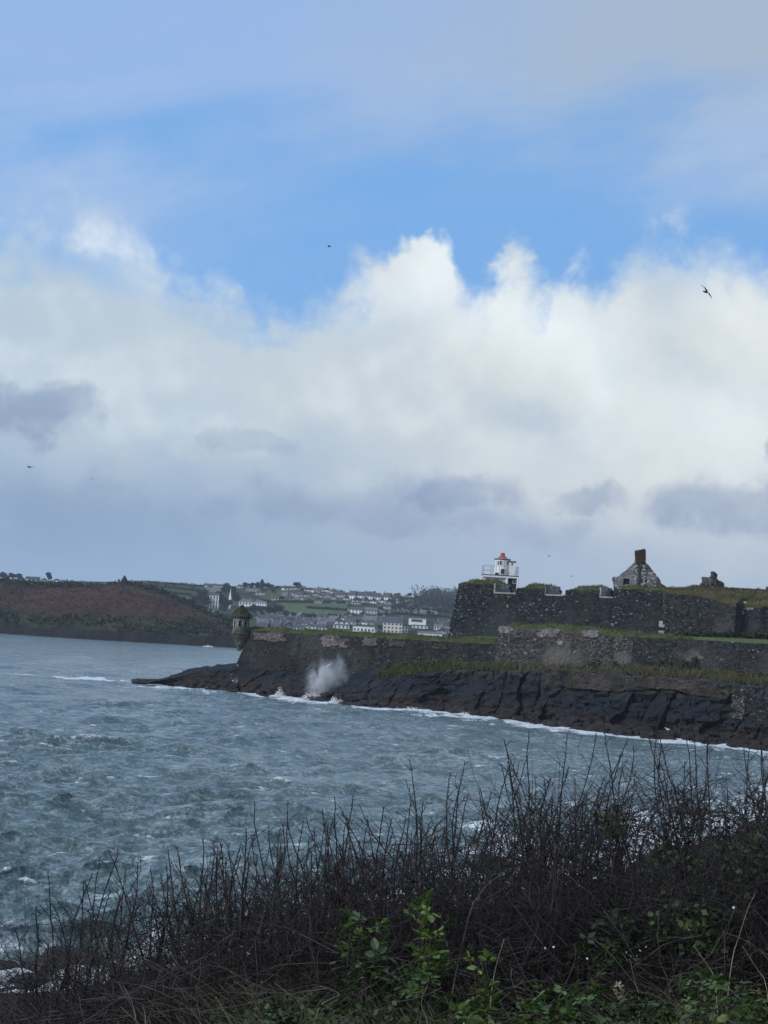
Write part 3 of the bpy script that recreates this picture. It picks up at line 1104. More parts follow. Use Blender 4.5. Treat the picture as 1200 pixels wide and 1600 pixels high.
def shelf_rocks():
    """loose broken slabs along the foot of the rock and off its tip"""
    R = random.Random(8)
    protos = []
    for k in range(6):
        bm = bmesh.new()
        bmesh.ops.create_icosphere(bm, subdivisions=2, radius=1.0)
        for v in bm.verts:
            v.co.x = math.copysign(abs(v.co.x) ** 0.6, v.co.x) * R.uniform(0.8, 1.2)
            v.co.y = math.copysign(abs(v.co.y) ** 0.6, v.co.y) * R.uniform(0.8, 1.2)
            v.co.z = math.copysign(abs(v.co.z) ** 0.5, v.co.z) * R.uniform(0.32, 0.55)
        me = bpy.data.meshes.new('slab')
        bm.to_mesh(me)
        bm.free()
        protos.append(np.array([v.co[:] for v in me.vertices]))
        faces = [tuple(p.vertices) for p in me.polygons]
    vs, fs = [], []
    for i in range(330):
        x = R.uniform(235, 1300) if i > 60 else R.uniform(212, 300)
        w = W(x, np.interp(x, [t_[0] for t_ in FORT_SHORE], [t_[1] for t_ in FORT_SHORE]))
        e = interp_px(EDGE, x)
        e = P(x, e[0], e[1])
        q = R.uniform(-0.10, 0.55)
        c = w.lerp(e, q)
        s = R.uniform(0.25, 0.95) * (0.8 if q < 0 else 1)
        a = R.uniform(-0.5, 0.2)
        pr = protos[i % 6] * s
        rz = np.array([[math.cos(a), -math.sin(a), 0], [math.sin(a), math.cos(a), 0], [0, 0.18, 1]])
        zz = max(0.0, q) * (0.9 if x > 600 else e.z * 0.6) + (0.05 if q < 0.05 else 0.35)
        b = len(vs)
        vs += [tuple(p) for p in (pr @ rz.T + np.array([c.x, c.y, zz]))]
        fs += [tuple(b + j for j in f) for f in faces]
    link('rocks', mesh('rocks', vs, fs, MAT['rock']), kind='stuff')


shelf_rocks()


# ------------------------------------------------------------------ fort walls
class Path:
    """a plan line through world points, addressed by its length in metres"""
    def __init__(self, pts):
        self.p = np.array([[p[0], p[1]] for p in pts], float)
        self.s = np.concatenate([[0], np.cumsum(np.hypot(*(self.p[1:] - self.p[:-1]).T))])
        self.L = self.s[-1]

    def at(self, s):
        s = np.asarray(s, float)
        x, y = np.interp(s, self.s, self.p[:, 0]), np.interp(s, self.s, self.p[:, 1])
        e = 0.6
        x1, y1 = np.interp(np.clip(s + e, 0, self.L), self.s, self.p[:, 0]), np.interp(np.clip(s + e, 0, self.L), self.s, self.p[:, 1])
        x0, y0 = np.interp(np.clip(s - e, 0, self.L), self.s, self.p[:, 0]), np.interp(np.clip(s - e, 0, self.L), self.s, self.p[:, 1])
        tx, ty = x1 - x0, y1 - y0
        l = np.hypot(tx, ty) + 1e-9
        return x, y, -ty / l, tx / l        # point and the inward (away from the viewer) normal

    def where(self, px, py):
        d = ray(px, py)
        best, bs = 1e9, 0
        for s in np.linspace(0, self.L, 1200):
            x, y, _, _ = self.at(s)
            e = abs(x * d.y - y * d.x)
            if e < best: best, bs = e, s
        return bs


def wall_loft(path, s0, s1, zb, zt, batter, thick, step=0.55, nz=14, rough=0.10, cap=0.0, jag=0.12, end0=0.0, inset=0.0, seed=0.0):
    """a solid wall along part of a path: battered, uneven front, top, back and both ends; zb and zt are callables of s"""
    ss = np.linspace(s0, s1, max(3, int((s1 - s0) / step) + 1))
    rows = []
    for s in ss:
        b, t = zb(s), zt(s)
        f = np.linspace(0, 1, nz)
        z = b + (t - b) * f
        se = s + end0 * f * max(0, 1 - (s - s0) / max(1e-6, (s1 - s0)))
        x, y, nx, ny = path.at(se)
        ins = inset + batter * (z - b)
        fx, fy = x + nx * ins, y + ny * ins
        d = rough * (fbm(fx / 0.8, fy / 0.8 + seed, z / 0.5, 3) + 1.2 * fbm(fx / 5, fy / 5, z / 4, 2))
        tj = jag * fbm(np.array([s / 0.7]), np.array([seed]), 1.0, 3)[0]
        zz = z + tj * f
        fx, fy = fx - nx * d, fy - ny * d
        front = np.stack([fx, fy, zz], -1)
        x, y, nx, ny = path.at(se[-1])
        ti = inset + batter * (t - b)
        mid = [[x + nx * (ti + thick * q), y + ny * (ti + thick * q), zz[-1] + cap * math.sin(math.pi * q)] for q in (0.25, 0.5, 0.75, 1.0)]
        back = [[x + nx * (ti + thick), y + ny * (ti + thick), b]]
        rows.append(np.concatenate([front, mid, back]))
    V = np.array(rows)
    n, m = V.shape[:2]
    f = grid_faces(n, m, close=True)
    faces = [tuple(q) for q in f.tolist()]
    faces.append(tuple(range(m)))
    faces.append(tuple(range((n - 1) * m, n * m))[::-1])
    return V.reshape(-1, 3), faces


def turf_loft(path, s0, s1, z0, front, depth, rise, mat, parent, rng, step=0.5, nd=9, blade=0.32, dens=9.0, inset=0.0, sag=0.35, back_drop=0.3, name='turf', lean_up=0.0, ends=0.8):
    """a mound of rough grass along the top of a wall, with blades standing along its outline"""
    ss = np.linspace(s0, s1, max(4, int((s1 - s0) / step) + 1))
    rows = []
    for s in ss:
        x, y, nx, ny = path.at(s)
        zt = z0(s)
        e = min(1.0, (s - s0 + 0.02) / ends, (s1 - s + 0.02) / ends) ** 0.5
        q = np.linspace(0, 1, nd)
        prof = np.sin(np.clip(q * 1.6, 0, 1) * math.pi / 2) * (1 - back_drop * np.clip((q - 0.6) / 0.4, 0, 1))
        px, py = x + nx * (inset - front + depth * q), y + ny * (inset - front + depth * q)
        h = rise * prof * e * (1 + 0.30 * fbm(px / 2.3, py / 2.3, 1.0, 3)) + 0.10 * fbm(px / 0.7, py / 0.7, 3.0, 3)
        z = zt + h + lean_up * q * depth
        lip = np.array([[px[0] + nx * 0.12, py[0] + ny * 0.12, zt - sag * (0.6 + 0.8 * abs(vnoise(np.array([s * 1.3]), np.array([2.0]), np.array([7.0]))[0]))]])
        rows.append(np.concatenate([lip, np.stack([px, py, z], -1), [[px[-1], py[-1], zt - 0.3]]]))
    V = np.array(rows)
    n, m = V.shape[:2]
    v1, f1 = V.reshape(-1, 3), grid_faces(n, m)
    k = int((s1 - s0) * depth * dens)
    i, j = rng.integers(0, n - 1, k), rng.integers(1, m - 2, k)
    u, w = rng.random((k, 1)), rng.random((k, 1))
    pts = V[i, j] * (1 - u) * (1 - w) + V[i + 1, j] * u * (1 - w) + V[i, j + 1] * (1 - u) * w + V[i + 1, j + 1] * u * w - np.array([0, 0, 0.04])
    v2, f2 = blades(pts, blade, 0.10, rng, 0.6)
    v, f = join((v1, f1), (v2, f2))
    return link(name, mesh(name, v, f, mat, False), parent)


def const(v): return lambda s: v
def ramped(s0, v0, s1, v1): return lambda s: v0 + (v1 - v0) * min(1, max(0, (s - s0) / (s1 - s0)))


def patch(path, s0, s1, za, zb_, batter_at, mat, name, parent, rng, out=0.13):
    """a ragged sheet of surviving render, a few centimetres proud of the stone"""
    cs, cz = (s0 + s1) / 2, (za + zb_) / 2
    rs, rz = (s1 - s0) / 2, (zb_ - za) / 2
    n = 48
    ring = []
    sd = float(rng.random() * 50)
    for k in range(n):
        t = 2 * math.pi * k / n
        c, s_ = math.cos(t), math.sin(t)
        q = 1 / max(abs(c), abs(s_)) ** 0.75 * (0.84 + 0.34 * float(fbm(np.array([c * 2.2 + sd]), np.array([s_ * 2.2]), sd, 4)[0]) + 0.10 * rng.random())
        ring.append((cs + rs * c * min(q, 1.15), cz + rz * s_ * min(q, 1.15)))
    vs, fs = [], []
    for layer, sc_ in ((out, 0.95), (-0.18, 1.0)):
        for a, z in ring:
            a, z = cs + (a - cs) * sc_, cz + (z - cz) * sc_
            x, y, nx, ny = path.at(a)
            ins = batter_at(a, z) - layer
            vs.append((x + nx * ins, y + ny * ins, z))
    x, y, nx, ny = path.at(cs)
    ins = batter_at(cs, cz) - out - 0.01
    vs.append((x + nx * ins, y + ny * ins, cz))
    for k in range(n):
        fs.append((k, (k + 1) % n, 2 * n))
        fs.append((n + k, n + (k + 1) % n, (k + 1) % n, k))
    return link(name, mesh(name, vs, fs, mat), parent)


RNGF = np.random.default_rng(5)
MAT['hedge_leaf'] = leafmat('hedge_leaf', (0.014, 0.020, 0.010), (0.034, 0.042, 0.018))
MAT['stone_brown'] = masonry('brownish_stone', (0.018, 0.016, 0.014), (0.074, 0.062, 0.052), fleck=0.05, scale=(2.7, 2.7, 4.2), flecks=(0.20, 0.19, 0.18), stain=(0.040, 0.036, 0.022))

# the low sea wall that runs from the turret to the step in height
LA = Path([P(365, 1037, 280.5), P(772, 1047, 263)])
za_b = ramped(0, 3.0, LA.L, 4.4)
za_t = ramped(0, 10.2, LA.L, 10.55)
t = thing('fort_wall', 'long low grey sea wall with a grassy top beginning at the domed turret', 'fort wall', (LA.p[0][0], LA.p[0][1], 3.6))
O = Vector(t.location)


def child(parent, name, vf, mat, kind=None):
    """a part given in world coordinates"""
    v = np.asarray(vf[0], float) - np.array(parent.location)[None, :]
    return link(name, mesh(name, v, vf[1], mat), parent, kind=kind)


def to_local(o):
    """turn a part built in world coordinates into its parent's space"""
    l = o.parent.location
    if o.data.users == 1:
        o.data.transform(Matrix.Translation(-Vector(l)))
    return o


child(t, 'masonry', wall_loft(LA, 0, LA.L, za_b, za_t, 0.13, 4.0, end0=2.2, nz=16, seed=1), MAT['stone_low'])
to_local(turf_loft(LA, 1.0, LA.L - 0.4, lambda s: za_t(s) - 0.05, -0.95, 4.6, 0.75, MAT['turf'], t, RNGF, blade=0.34, dens=10))
bat = lambda b, k: (lambda s, z: k * (z - b(s)))
for (x0, x1, y0, y1, m, nm) in ((390, 448, 987, 1003, 'render_pink', 'old_render'), (497, 545, 993, 1014, 'render_pink', 'old_render'), (600, 632, 1000, 1012, 'stone_mid', 'lichen_patch'), (560, 590, 996, 1010, 'render_pink', 'old_render'), (672, 700, 1005, 1015, 'stone_mid', 'lichen_patch')):
    a, b = LA.where(x0, y0), LA.where(x1, y0)
    Ym = float(LA.at((a + b) / 2)[1])
    to_local(patch(LA, a, b, P((x0 + x1) / 2, y1, Ym)[2], P((x0 + x1) / 2, y0, Ym)[2], bat(za_b, 0.13), MAT[m], nm, t, RNGF))

# the higher stretch of sea wall with pale patches of render
LB = Path([P(772, 1047, 263), P(985, 1046, 249.5)])
zb_b, zb_t = ramped(0, 5.6, LB.L, 7.3), ramped(0, 13.15, LB.L, 12.95)
t = thing('fort_wall', 'taller grey wall section with pale render patches below a turf bank', 'fort wall', (LB.p[0][0], LB.p[0][1], 5.6))
child(t, 'masonry', wall_loft(LB, 0, LB.L, zb_b, zb_t, 0.09, 6.0, nz=18, seed=4, jag=0.2), MAT['stone_mid'])
to_local(turf_loft(LB, 0.0, LB.L, lambda s: zb_t(s) - 0.05, -0.72, 5.5, 1.05, MAT['turf'], t, RNGF, blade=0.36, dens=11, sag=0.5))
for (x0, x1, y0, y1) in ((775, 800, 977, 989), (834, 874, 981, 997), (868, 880, 1001, 1008), (905, 935, 984, 996)):
    a, b = LB.where(x0, y0), LB.where(x1, y0)
    Ym = float(LB.at((a + b) / 2)[1])
    to_local(patch(LB, a, b, P((x0 + x1) / 2, y1, Ym)[2], P((x0 + x1) / 2, y0, Ym)[2], bat(zb_b, 0.09), MAT['render_patch'], 'old_render', t, RNGF))

# the plain stretch to the right
LC = Path([P(985, 1046, 249.5), P(1200, 1060, 236), P(1420, 1075, 223)])
zc_b, zc_t = ramped(0, 7.3, LC.L, 6.9), ramped(0, 13.05, LC.L, 13.15)
t = thing('fort_wall', 'long plain dark wall under the mown terrace, weeds along its foot', 'fort wall', (LC.p[0][0], LC.p[0][1], 7.0))
child(t, 'masonry', wall_loft(LC, 0, LC.L, zc_b, zc_t, 0.09, 2.5, nz=16, seed=8, jag=0.06), MAT['stone_low'])

to_local(turf_loft(LC, 0.0, 8.5, lambda s: zc_t(s) - 0.02, -0.4, 4.5, 0.62, MAT['turf'], t, RNGF, blade=0.34, dens=11, sag=0.25, ends=4.0))
to_local(patch(LC, LC.where(1050, 1015), LC.where(1100, 1015), 9.6, 11.6, bat(zc_b, 0.09), MAT['stone_mid'], 'paler_stones', t, RNGF, out=0.14))

# masonry facing on the upper cliff and the quay-like wall that replaces the cliff on the right
FP = [(x_, *interp_px(EDGE, x_)) for x_ in (846, 900, 950, 1000, 1050, 1100, 1138)]
LF = Path([P(q[0], q[1], q[2] - 0.9) for q in FP])
ztop_f = lambda s: float(np.interp(s, LF.s, [P(q[0], q[1], q[2] - 0.9).z for q in FP])) + 0.05
t = thing('facing_wall', 'low strip of brownish masonry capping the dark cliff below the weedy ledge', 'wall', (LF.p[0][0], LF.p[0][1], 5.0))
child(t, 'masonry', wall_loft(LF, 0, LF.L, lambda s: ztop_f(s) - 1.9 - 0.5 * vnoise(np.array([s / 3.0]), np.array([1.0]), np.array([1.0]))[0], ztop_f, 0.05, 2.2, nz=8, seed=41, jag=0.15, rough=0.16), MAT['stone_brown'])
FP2 = [(x_, *interp_px(EDGE, x_)) for x_ in (1136, 1200, 1260, 1320, 1420)]
LG = Path([P(q[0], q[1], q[2] - 1.7) for q in FP2])
ztop_g = lambda s: float(np.interp(s, LG.s, [P(q[0], q[1], q[2] - 1.7).z for q in FP2])) + 0.1
t = thing('facing_wall', 'tall stone wall dropping from the weedy ledge to the beach at far right', 'wall', (LG.p[0][0], LG.p[0][1], 0.0))
child(t, 'masonry', wall_loft(LG, 0, LG.L, const(0.2), ztop_g, 0.09, 3.5, nz=16, seed=43, jag=0.12, rough=0.14, end0=0.5), MAT['stone_low'])
to_local(patch(LG, 0.3, 2.6, 2.6, 6.3, lambda s, z: 0.09 * (z - 0.2), MAT['stone_mid'], 'paler_stones', t, RNGF, out=0.14))

# the mown terrace between that wall and the upper rampart
UD_T = [P(1000, 985, 262), P(1160, 992, 258), P(1440, 1012, 250)]
rows = []
for s in np.linspace(-3, LC.L, 70):
    x, y, nx, ny = LC.at(max(s, 0))
    z = zc_t(s)
    rows.append([(x + nx * (2.2 + q * 20), y + ny * (2.2 + q * 20), z - 0.25 + (0.9 + 0.35 * math.sin(s / 11)) * min(1, q * 5) * 0.6 + q * 0.4) for q in (0, 0.05, 0.1, 0.2, 0.4, 0.7, 1.0)])
V = np.array(rows)
link('lawn', mesh('lawn', V.reshape(-1, 3), grid_faces(*V.shape[:2]), MAT['lawn'], True), kind='structure')
# the ground inside the lower works
gx, gy = np.linspace(-30, 140, 60), np.linspace(0, 60, 20)
rows = []
for s in np.linspace(0, 1, 60):
    L = s * (LA.L + LB.L)
    x, y, nx, ny = LA.at(L) if L < LA.L else LB.at(L - LA.L)
    zt = za_t(L) if L < LA.L else zb_t(L - LA.L)
    rows.append([(x + nx * (3.4 + q * 60), y + ny * (3.4 + q * 60), zt - 0.5 + 0.5 * min(1, q * 6)) for q in (0, 0.05, 0.2, 0.5, 1.0)])
V = np.array(rows)
link('ground', mesh('ground', V.reshape(-1, 3), grid_faces(*V.shape[:2]), MAT['turf_green'], True), kind='structure')
# bright grass in front of the rampart's corner
rows = []
for px in np.linspace(668, 776, 40):
    s = LA.where(px, 1000)
    x, y, nx, ny = LA.at(s)
    e = min(1, (px - 664) / 40)
    rows.append([(x + nx * (4.6 + q * 9), y + ny * (4.6 + q * 9), za_t(s) + 0.35 + e * 0.85 * math.sin(q * 1.7)) for q in (0, 0.15, 0.3, 0.6, 1.0)])
V = np.array(rows)
link('grass', mesh('grass', V.reshape(-1, 3), grid_faces(*V.shape[:2]), MAT['turf_green'], True), kind='structure')

# ------------------------------------------------------------------ the upper rampart
UA = Path([P(699, 993, 291), P(1027, 985, 264)])
ZU = 11.0
SILL = 19.15
t = thing('rampart', 'tall dark stone rampart with grass-topped merlons and embrasures beneath the lighthouse', 'rampart', (UA.p[0][0], UA.p[0][1], ZU))
BAT = 0.10
child(t, 'masonry', wall_loft(UA, 0, UA.L, const(ZU), const(SILL), BAT, 9.0, end0=0.9, nz=22, seed=12, jag=0.08, rough=0.12), MAT['stone_dark'])
ubat = lambda s, z: BAT * (z - ZU)
u = lambda px: UA.where(px, 922)
spans = [(715, 768, 21.45, 20.0), (803, 848, 21.0, 20.3), (879, 934, 21.0, 20.3), (955, 1026, 21.4, 20.9)]
for k, (a, b, zt, ztm) in enumerate(spans):
    s0, s1 = u(a), u(b)
    if k == 0: s0 = 0.95
    if k == 3: s1 = UA.L
    e0 = 0.28 if k == 0 else 0.0
    v, f = wall_loft(UA, s0, s1, const(SILL - 0.02), const(zt - 0.75), BAT, 4.6, end0=e0, nz=8, seed=20 + k, jag=0.10, rough=0.10, inset=BAT * (SILL - ZU) + 0.02)
    child(t, 'merlon', (v, f), MAT['stone_dark'])
    to_local(turf_loft(UA, s0 + 0.05, s1 - 0.05, const(zt - 0.95), 0.06, 5.0, 0.95, MAT['turf'], t, RNGF, inset=BAT * (zt - ZU) - 0.05, blade=0.30, dens=14, sag=0.30, ends=1.6, nd=10))
# embrasures: pale cheeks, sills and the slabs on them
for k, (a, b, dep) in enumerate(((768, 803, 4.2), (848, 879, 4.0), (934, 955, 3.0))):
    s0, s1 = u(a), u(b)
    x, y, nx, ny = UA.at(s0)
    x1, y1, _, _ = UA.at(s1)
    ins = BAT * (SILL - ZU)
    d = Vector((x1 - x, y1 - y, 0))
    N = Vector((nx, ny, 0))
    A = Vector((x, y, 0)) + N * (ins - 0.06)
    dh = d.normalized()
    # cheek: the pale return of the merlon on the left, facing along the wall
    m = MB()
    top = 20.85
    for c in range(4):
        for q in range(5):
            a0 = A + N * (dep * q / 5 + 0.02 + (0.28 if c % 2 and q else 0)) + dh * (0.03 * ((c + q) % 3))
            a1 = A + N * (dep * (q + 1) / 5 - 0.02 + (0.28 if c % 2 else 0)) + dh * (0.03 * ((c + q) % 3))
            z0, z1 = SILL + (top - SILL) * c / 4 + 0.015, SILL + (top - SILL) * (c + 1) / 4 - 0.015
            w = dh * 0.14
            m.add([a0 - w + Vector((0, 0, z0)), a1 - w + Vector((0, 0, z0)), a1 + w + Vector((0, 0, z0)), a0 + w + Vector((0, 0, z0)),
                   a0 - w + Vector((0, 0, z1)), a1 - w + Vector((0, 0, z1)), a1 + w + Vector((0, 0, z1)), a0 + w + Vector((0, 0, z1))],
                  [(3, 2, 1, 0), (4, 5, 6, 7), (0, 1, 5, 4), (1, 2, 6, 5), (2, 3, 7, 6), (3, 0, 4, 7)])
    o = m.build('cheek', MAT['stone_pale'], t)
    to_local(o)
    m = MB()
    p0, p1 = A + dh * 0.2 - N * 0.12, A + d - dh * 0.1 - N * 0.12
    q0, q1 = p0 + N * 1.5, p1 + N * 1.5
    m.add([p + Vector((0, 0, z)) for z in (SILL - 0.05, SILL + 0.22) for p in (p0, p1, q1, q0)], [(3, 2, 1, 0), (4, 5, 6, 7), (0, 1, 5, 4), (1, 2, 6, 5), (2, 3, 7, 6), (3, 0, 4, 7)])
    to_local(m.build('sill', MAT['slab'], t))
    # rear wall of the embrasure, lower than the merlons
    if k != 1:
        m = MB()
        p0, p1 = A + N * (dep + 0.3), A + d + N * (dep + 0.3)
        q0, q1 = p0 + N * 0.8, p1 + N * 0.8
        m.add([p + Vector((0, 0, z)) for z in (SILL - 0.05, 20.1) for p in (p0, p1, q1, q0)], [(3, 2, 1, 0), (4, 5, 6, 7), (0, 1, 5, 4), (1, 2, 6, 5), (2, 3, 7, 6), (3, 0, 4, 7)])
        to_local(m.build('rear_wall', MAT['stone_mid'], t))

# the stretch of rampart to the right of the quoins, and its set-back continuation
UD = Path([P(1029, 985, 262.5), P(1146, 990, 255)])
UE = Path([P(1146, 990, 257.6), P(1300, 1000, 249), P(1440, 1010, 241)])
UT = Path([P(1029, 985, 262.5), P(1146, 990, 255), P(1300, 1000, 247), P(1440, 1010, 238)])
WALL_TOP = [(1029, 921), (1061, 924), (1100, 929), (1125, 936), (1146, 943), (1200, 945), (1300, 953), (1440, 966)]


def top_of(path):
    """height of the wall top along a path, read from its outline"""
    tab = []
    for s in np.linspace(0, path.L, 60):
        x, y, _, _ = path.at(s)
        px = 600 + F * float(x) / float(y)
        for _ in range(3):
            py = float(np.interp(px, [q[0] for q in WALL_TOP], [q[1] for q in WALL_TOP]))
            p = P(px, py, float(y))
            px += F * (float(x) - p.x) / float(y)
        tab.append((s, p.z))
    return lambda s: float(np.interp(s, [q[0] for q in tab], [q[1] for q in tab]))


zd_t, ze_t, zt_t = top_of(UD), top_of(UE), top_of(UT)
t = thing('rampart', 'right-hand rampart with pale corner stones and a withered grass slope above', 'rampart', (UD.p[0][0], UD.p[0][1], ZU))
child(t, 'masonry', wall_loft(UD, 0, UD.L, const(ZU), zd_t, 0.08, 4.0, nz=20, seed=31, jag=0.15, rough=0.12), MAT['stone_low'])
child(t, 'set_back_masonry', wall_loft(UE, 0, UE.L, const(ZU), ze_t, 0.08, 4.0, nz=20, seed=33, jag=0.15, rough=0.12), MAT['stone_dark'])  # darker stone colour stands in for the shadow in this recess
m_rows, cop = [], []
ss = np.linspace(0, UT.L, 130)
for s in ss:
    x, y, nx, ny = UT.at(s)
    zt = zt_t(s)
    ins = 0.08 * (zt - ZU)
    row = []
    rz = float(np.interp(s, [0, UD.L, UT.L], [21.75, 21.5, 21.2]))
    d0 = 0.0 if s < UD.L else 2.3
    for q in np.linspace(0, 1, 10):
        h = zt + (rz - zt) * (q ** 0.8)
        a = x + nx * (ins - 0.1 + d0 + q * (9.5 - d0))
        b = y + ny * (ins - 0.1 + d0 + q * (9.5 - d0))
        h += 0.35 * float(fbm(np.array([a / 2.4]), np.array([b / 2.4]), 2.0, 3)[0]) * min(1, 4 * q + 0.15)
        row.append((a, b, h))
    lip = (row[0][0] + nx * 0.12, row[0][1] + ny * 0.12, zt - 0.5)
    back = (row[-1][0] + nx * 12, row[-1][1] + ny * 12, rz - 1.0)
    m_rows.append([lip] + row + [back])
    c = row[-2]
    cz = rz - 0.1
    cop.append([(c[0] + nx * dx_, c[1] + ny * dx_, cz + dz_ + 0.06 * float(fbm(np.array([s / 0.8]), np.array([1.0]), dz_, 2)[0])) for dx_, dz_ in ((0, -0.6), (-0.05, 0.32), (0.5, 0.36), (0.55, -0.6))])
V = np.array(m_rows)
n, m = V.shape[:2]
k = 5200
i, j = RNGF.integers(0, n - 1, k), RNGF.integers(1, m - 2, k)
uu, ww = RNGF.random((k, 1)), RNGF.random((k, 1))
pts = V[i, j] * (1 - uu) * (1 - ww) + V[i + 1, j] * uu * (1 - ww) + V[i, j + 1] * (1 - uu) * ww + V[i + 1, j + 1] * uu * ww
vb, fb = blades(pts - np.array([0, 0, .04]), 0.34, 0.11, RNGF, 0.6)
v, f = join((V.reshape(-1, 3), grid_faces(n, m)), (vb, fb))
to_local(link('turf', mesh('turf', v, f, MAT['turf_brown']), t))
V = np.array(cop)[6:]
child(t, 'coping', (V.reshape(-1, 3), grid_faces(V.shape[0], 4, close=True)), MAT['stone_mid'])
sD = UD.L
# corner stones where the two ramparts meet
for q in range(9):
    s = 0.05
    x, y, nx, ny = UD.at(s)
    z0 = 12.2 + q * 0.52
    ins = 0.08 * (z0 - ZU)
    wd = 0.85 if q % 2 else 0.5
    mm = MB()
    A = Vector((x + nx * (ins - 0.16), y + ny * (ins - 0.16), 0))
    tx = Vector((ny, -nx, 0))
    B = A + tx * wd
    mm.add([p + Vector((0, 0, z)) for z in (z0 + 0.02, z0 + 0.50) for p in (A - tx * 0.12, B, B + Vector((nx, ny, 0)) * 0.5, A - tx * 0.12 + Vector((nx, ny, 0)) * 0.5)],
           [(3, 2, 1, 0), (4, 5, 6, 7), (0, 1, 5, 4), (1, 2, 6, 5), (2, 3, 7, 6), (3, 0, 4, 7)])
    if q in (0, 1, 3, 5, 6):
        to_local(mm.build('quoin', MAT['quoin'], t))
rows = []
for q in np.linspace(1066, 1430, 90):
    s = UT.where(q, 988)
    x, y, nx, ny = UT.at(s)
    rows.append((x - nx * 0.3, y - ny * 0.3, 13.75 + 0.25 * math.sin(q / 60)))
hp = np.repeat(np.array(rows), 40, 0)
hp = hp + RNGF.normal(size=hp.shape) * np.array([0.35, 0.30, 0.28]) + np.array([0, 0, 0.25])
hb = thing('hedge', 'low dark hedge along the foot of the rampart above the mown strip', 'hedge', tuple(rows[0]))
v, f = leaf_quads(hp - np.array(rows[0]), 0.34, RNGF)
link('foliage', mesh('foliage', v, f, MAT['hedge_leaf']), hb, kind='stuff')
# broken pale stones in the shadowed return
for (px, py, w, h) in ((1145, 946, 1.0, 0.9), (1162, 945, 0.6, 1.2), (1170, 951, 1.1, 0.35), (1158, 957, 0.7, 0.6)):
    s = UE.where(px, py)
    x, y, nx, ny = UE.at(s)
    c = P(px, py, float(y))
    ins = 0.08 * (c[2] - ZU) - 0.12
    tx = Vector((ny, -nx, 0))
    A = Vector((x + nx * ins, y + ny * ins, c[2]))
    mm = MB()
    mm.add([A + tx * (sx * w / 2) + Vector((nx, ny, 0)) * dq + Vector((0, 0, dz)) for dz in (-h / 2, h / 2) for (sx, dq) in ((-1, 0), (1, 0.03), (1, 0.5), (-1, 0.5))],
           [(3, 2, 1, 0), (4, 5, 6, 7), (0, 1, 5, 4), (1, 2, 6, 5), (2, 3, 7, 6), (3, 0, 4, 7)])
    to_local(mm.build('pale_stone', MAT['render_patch'], t))


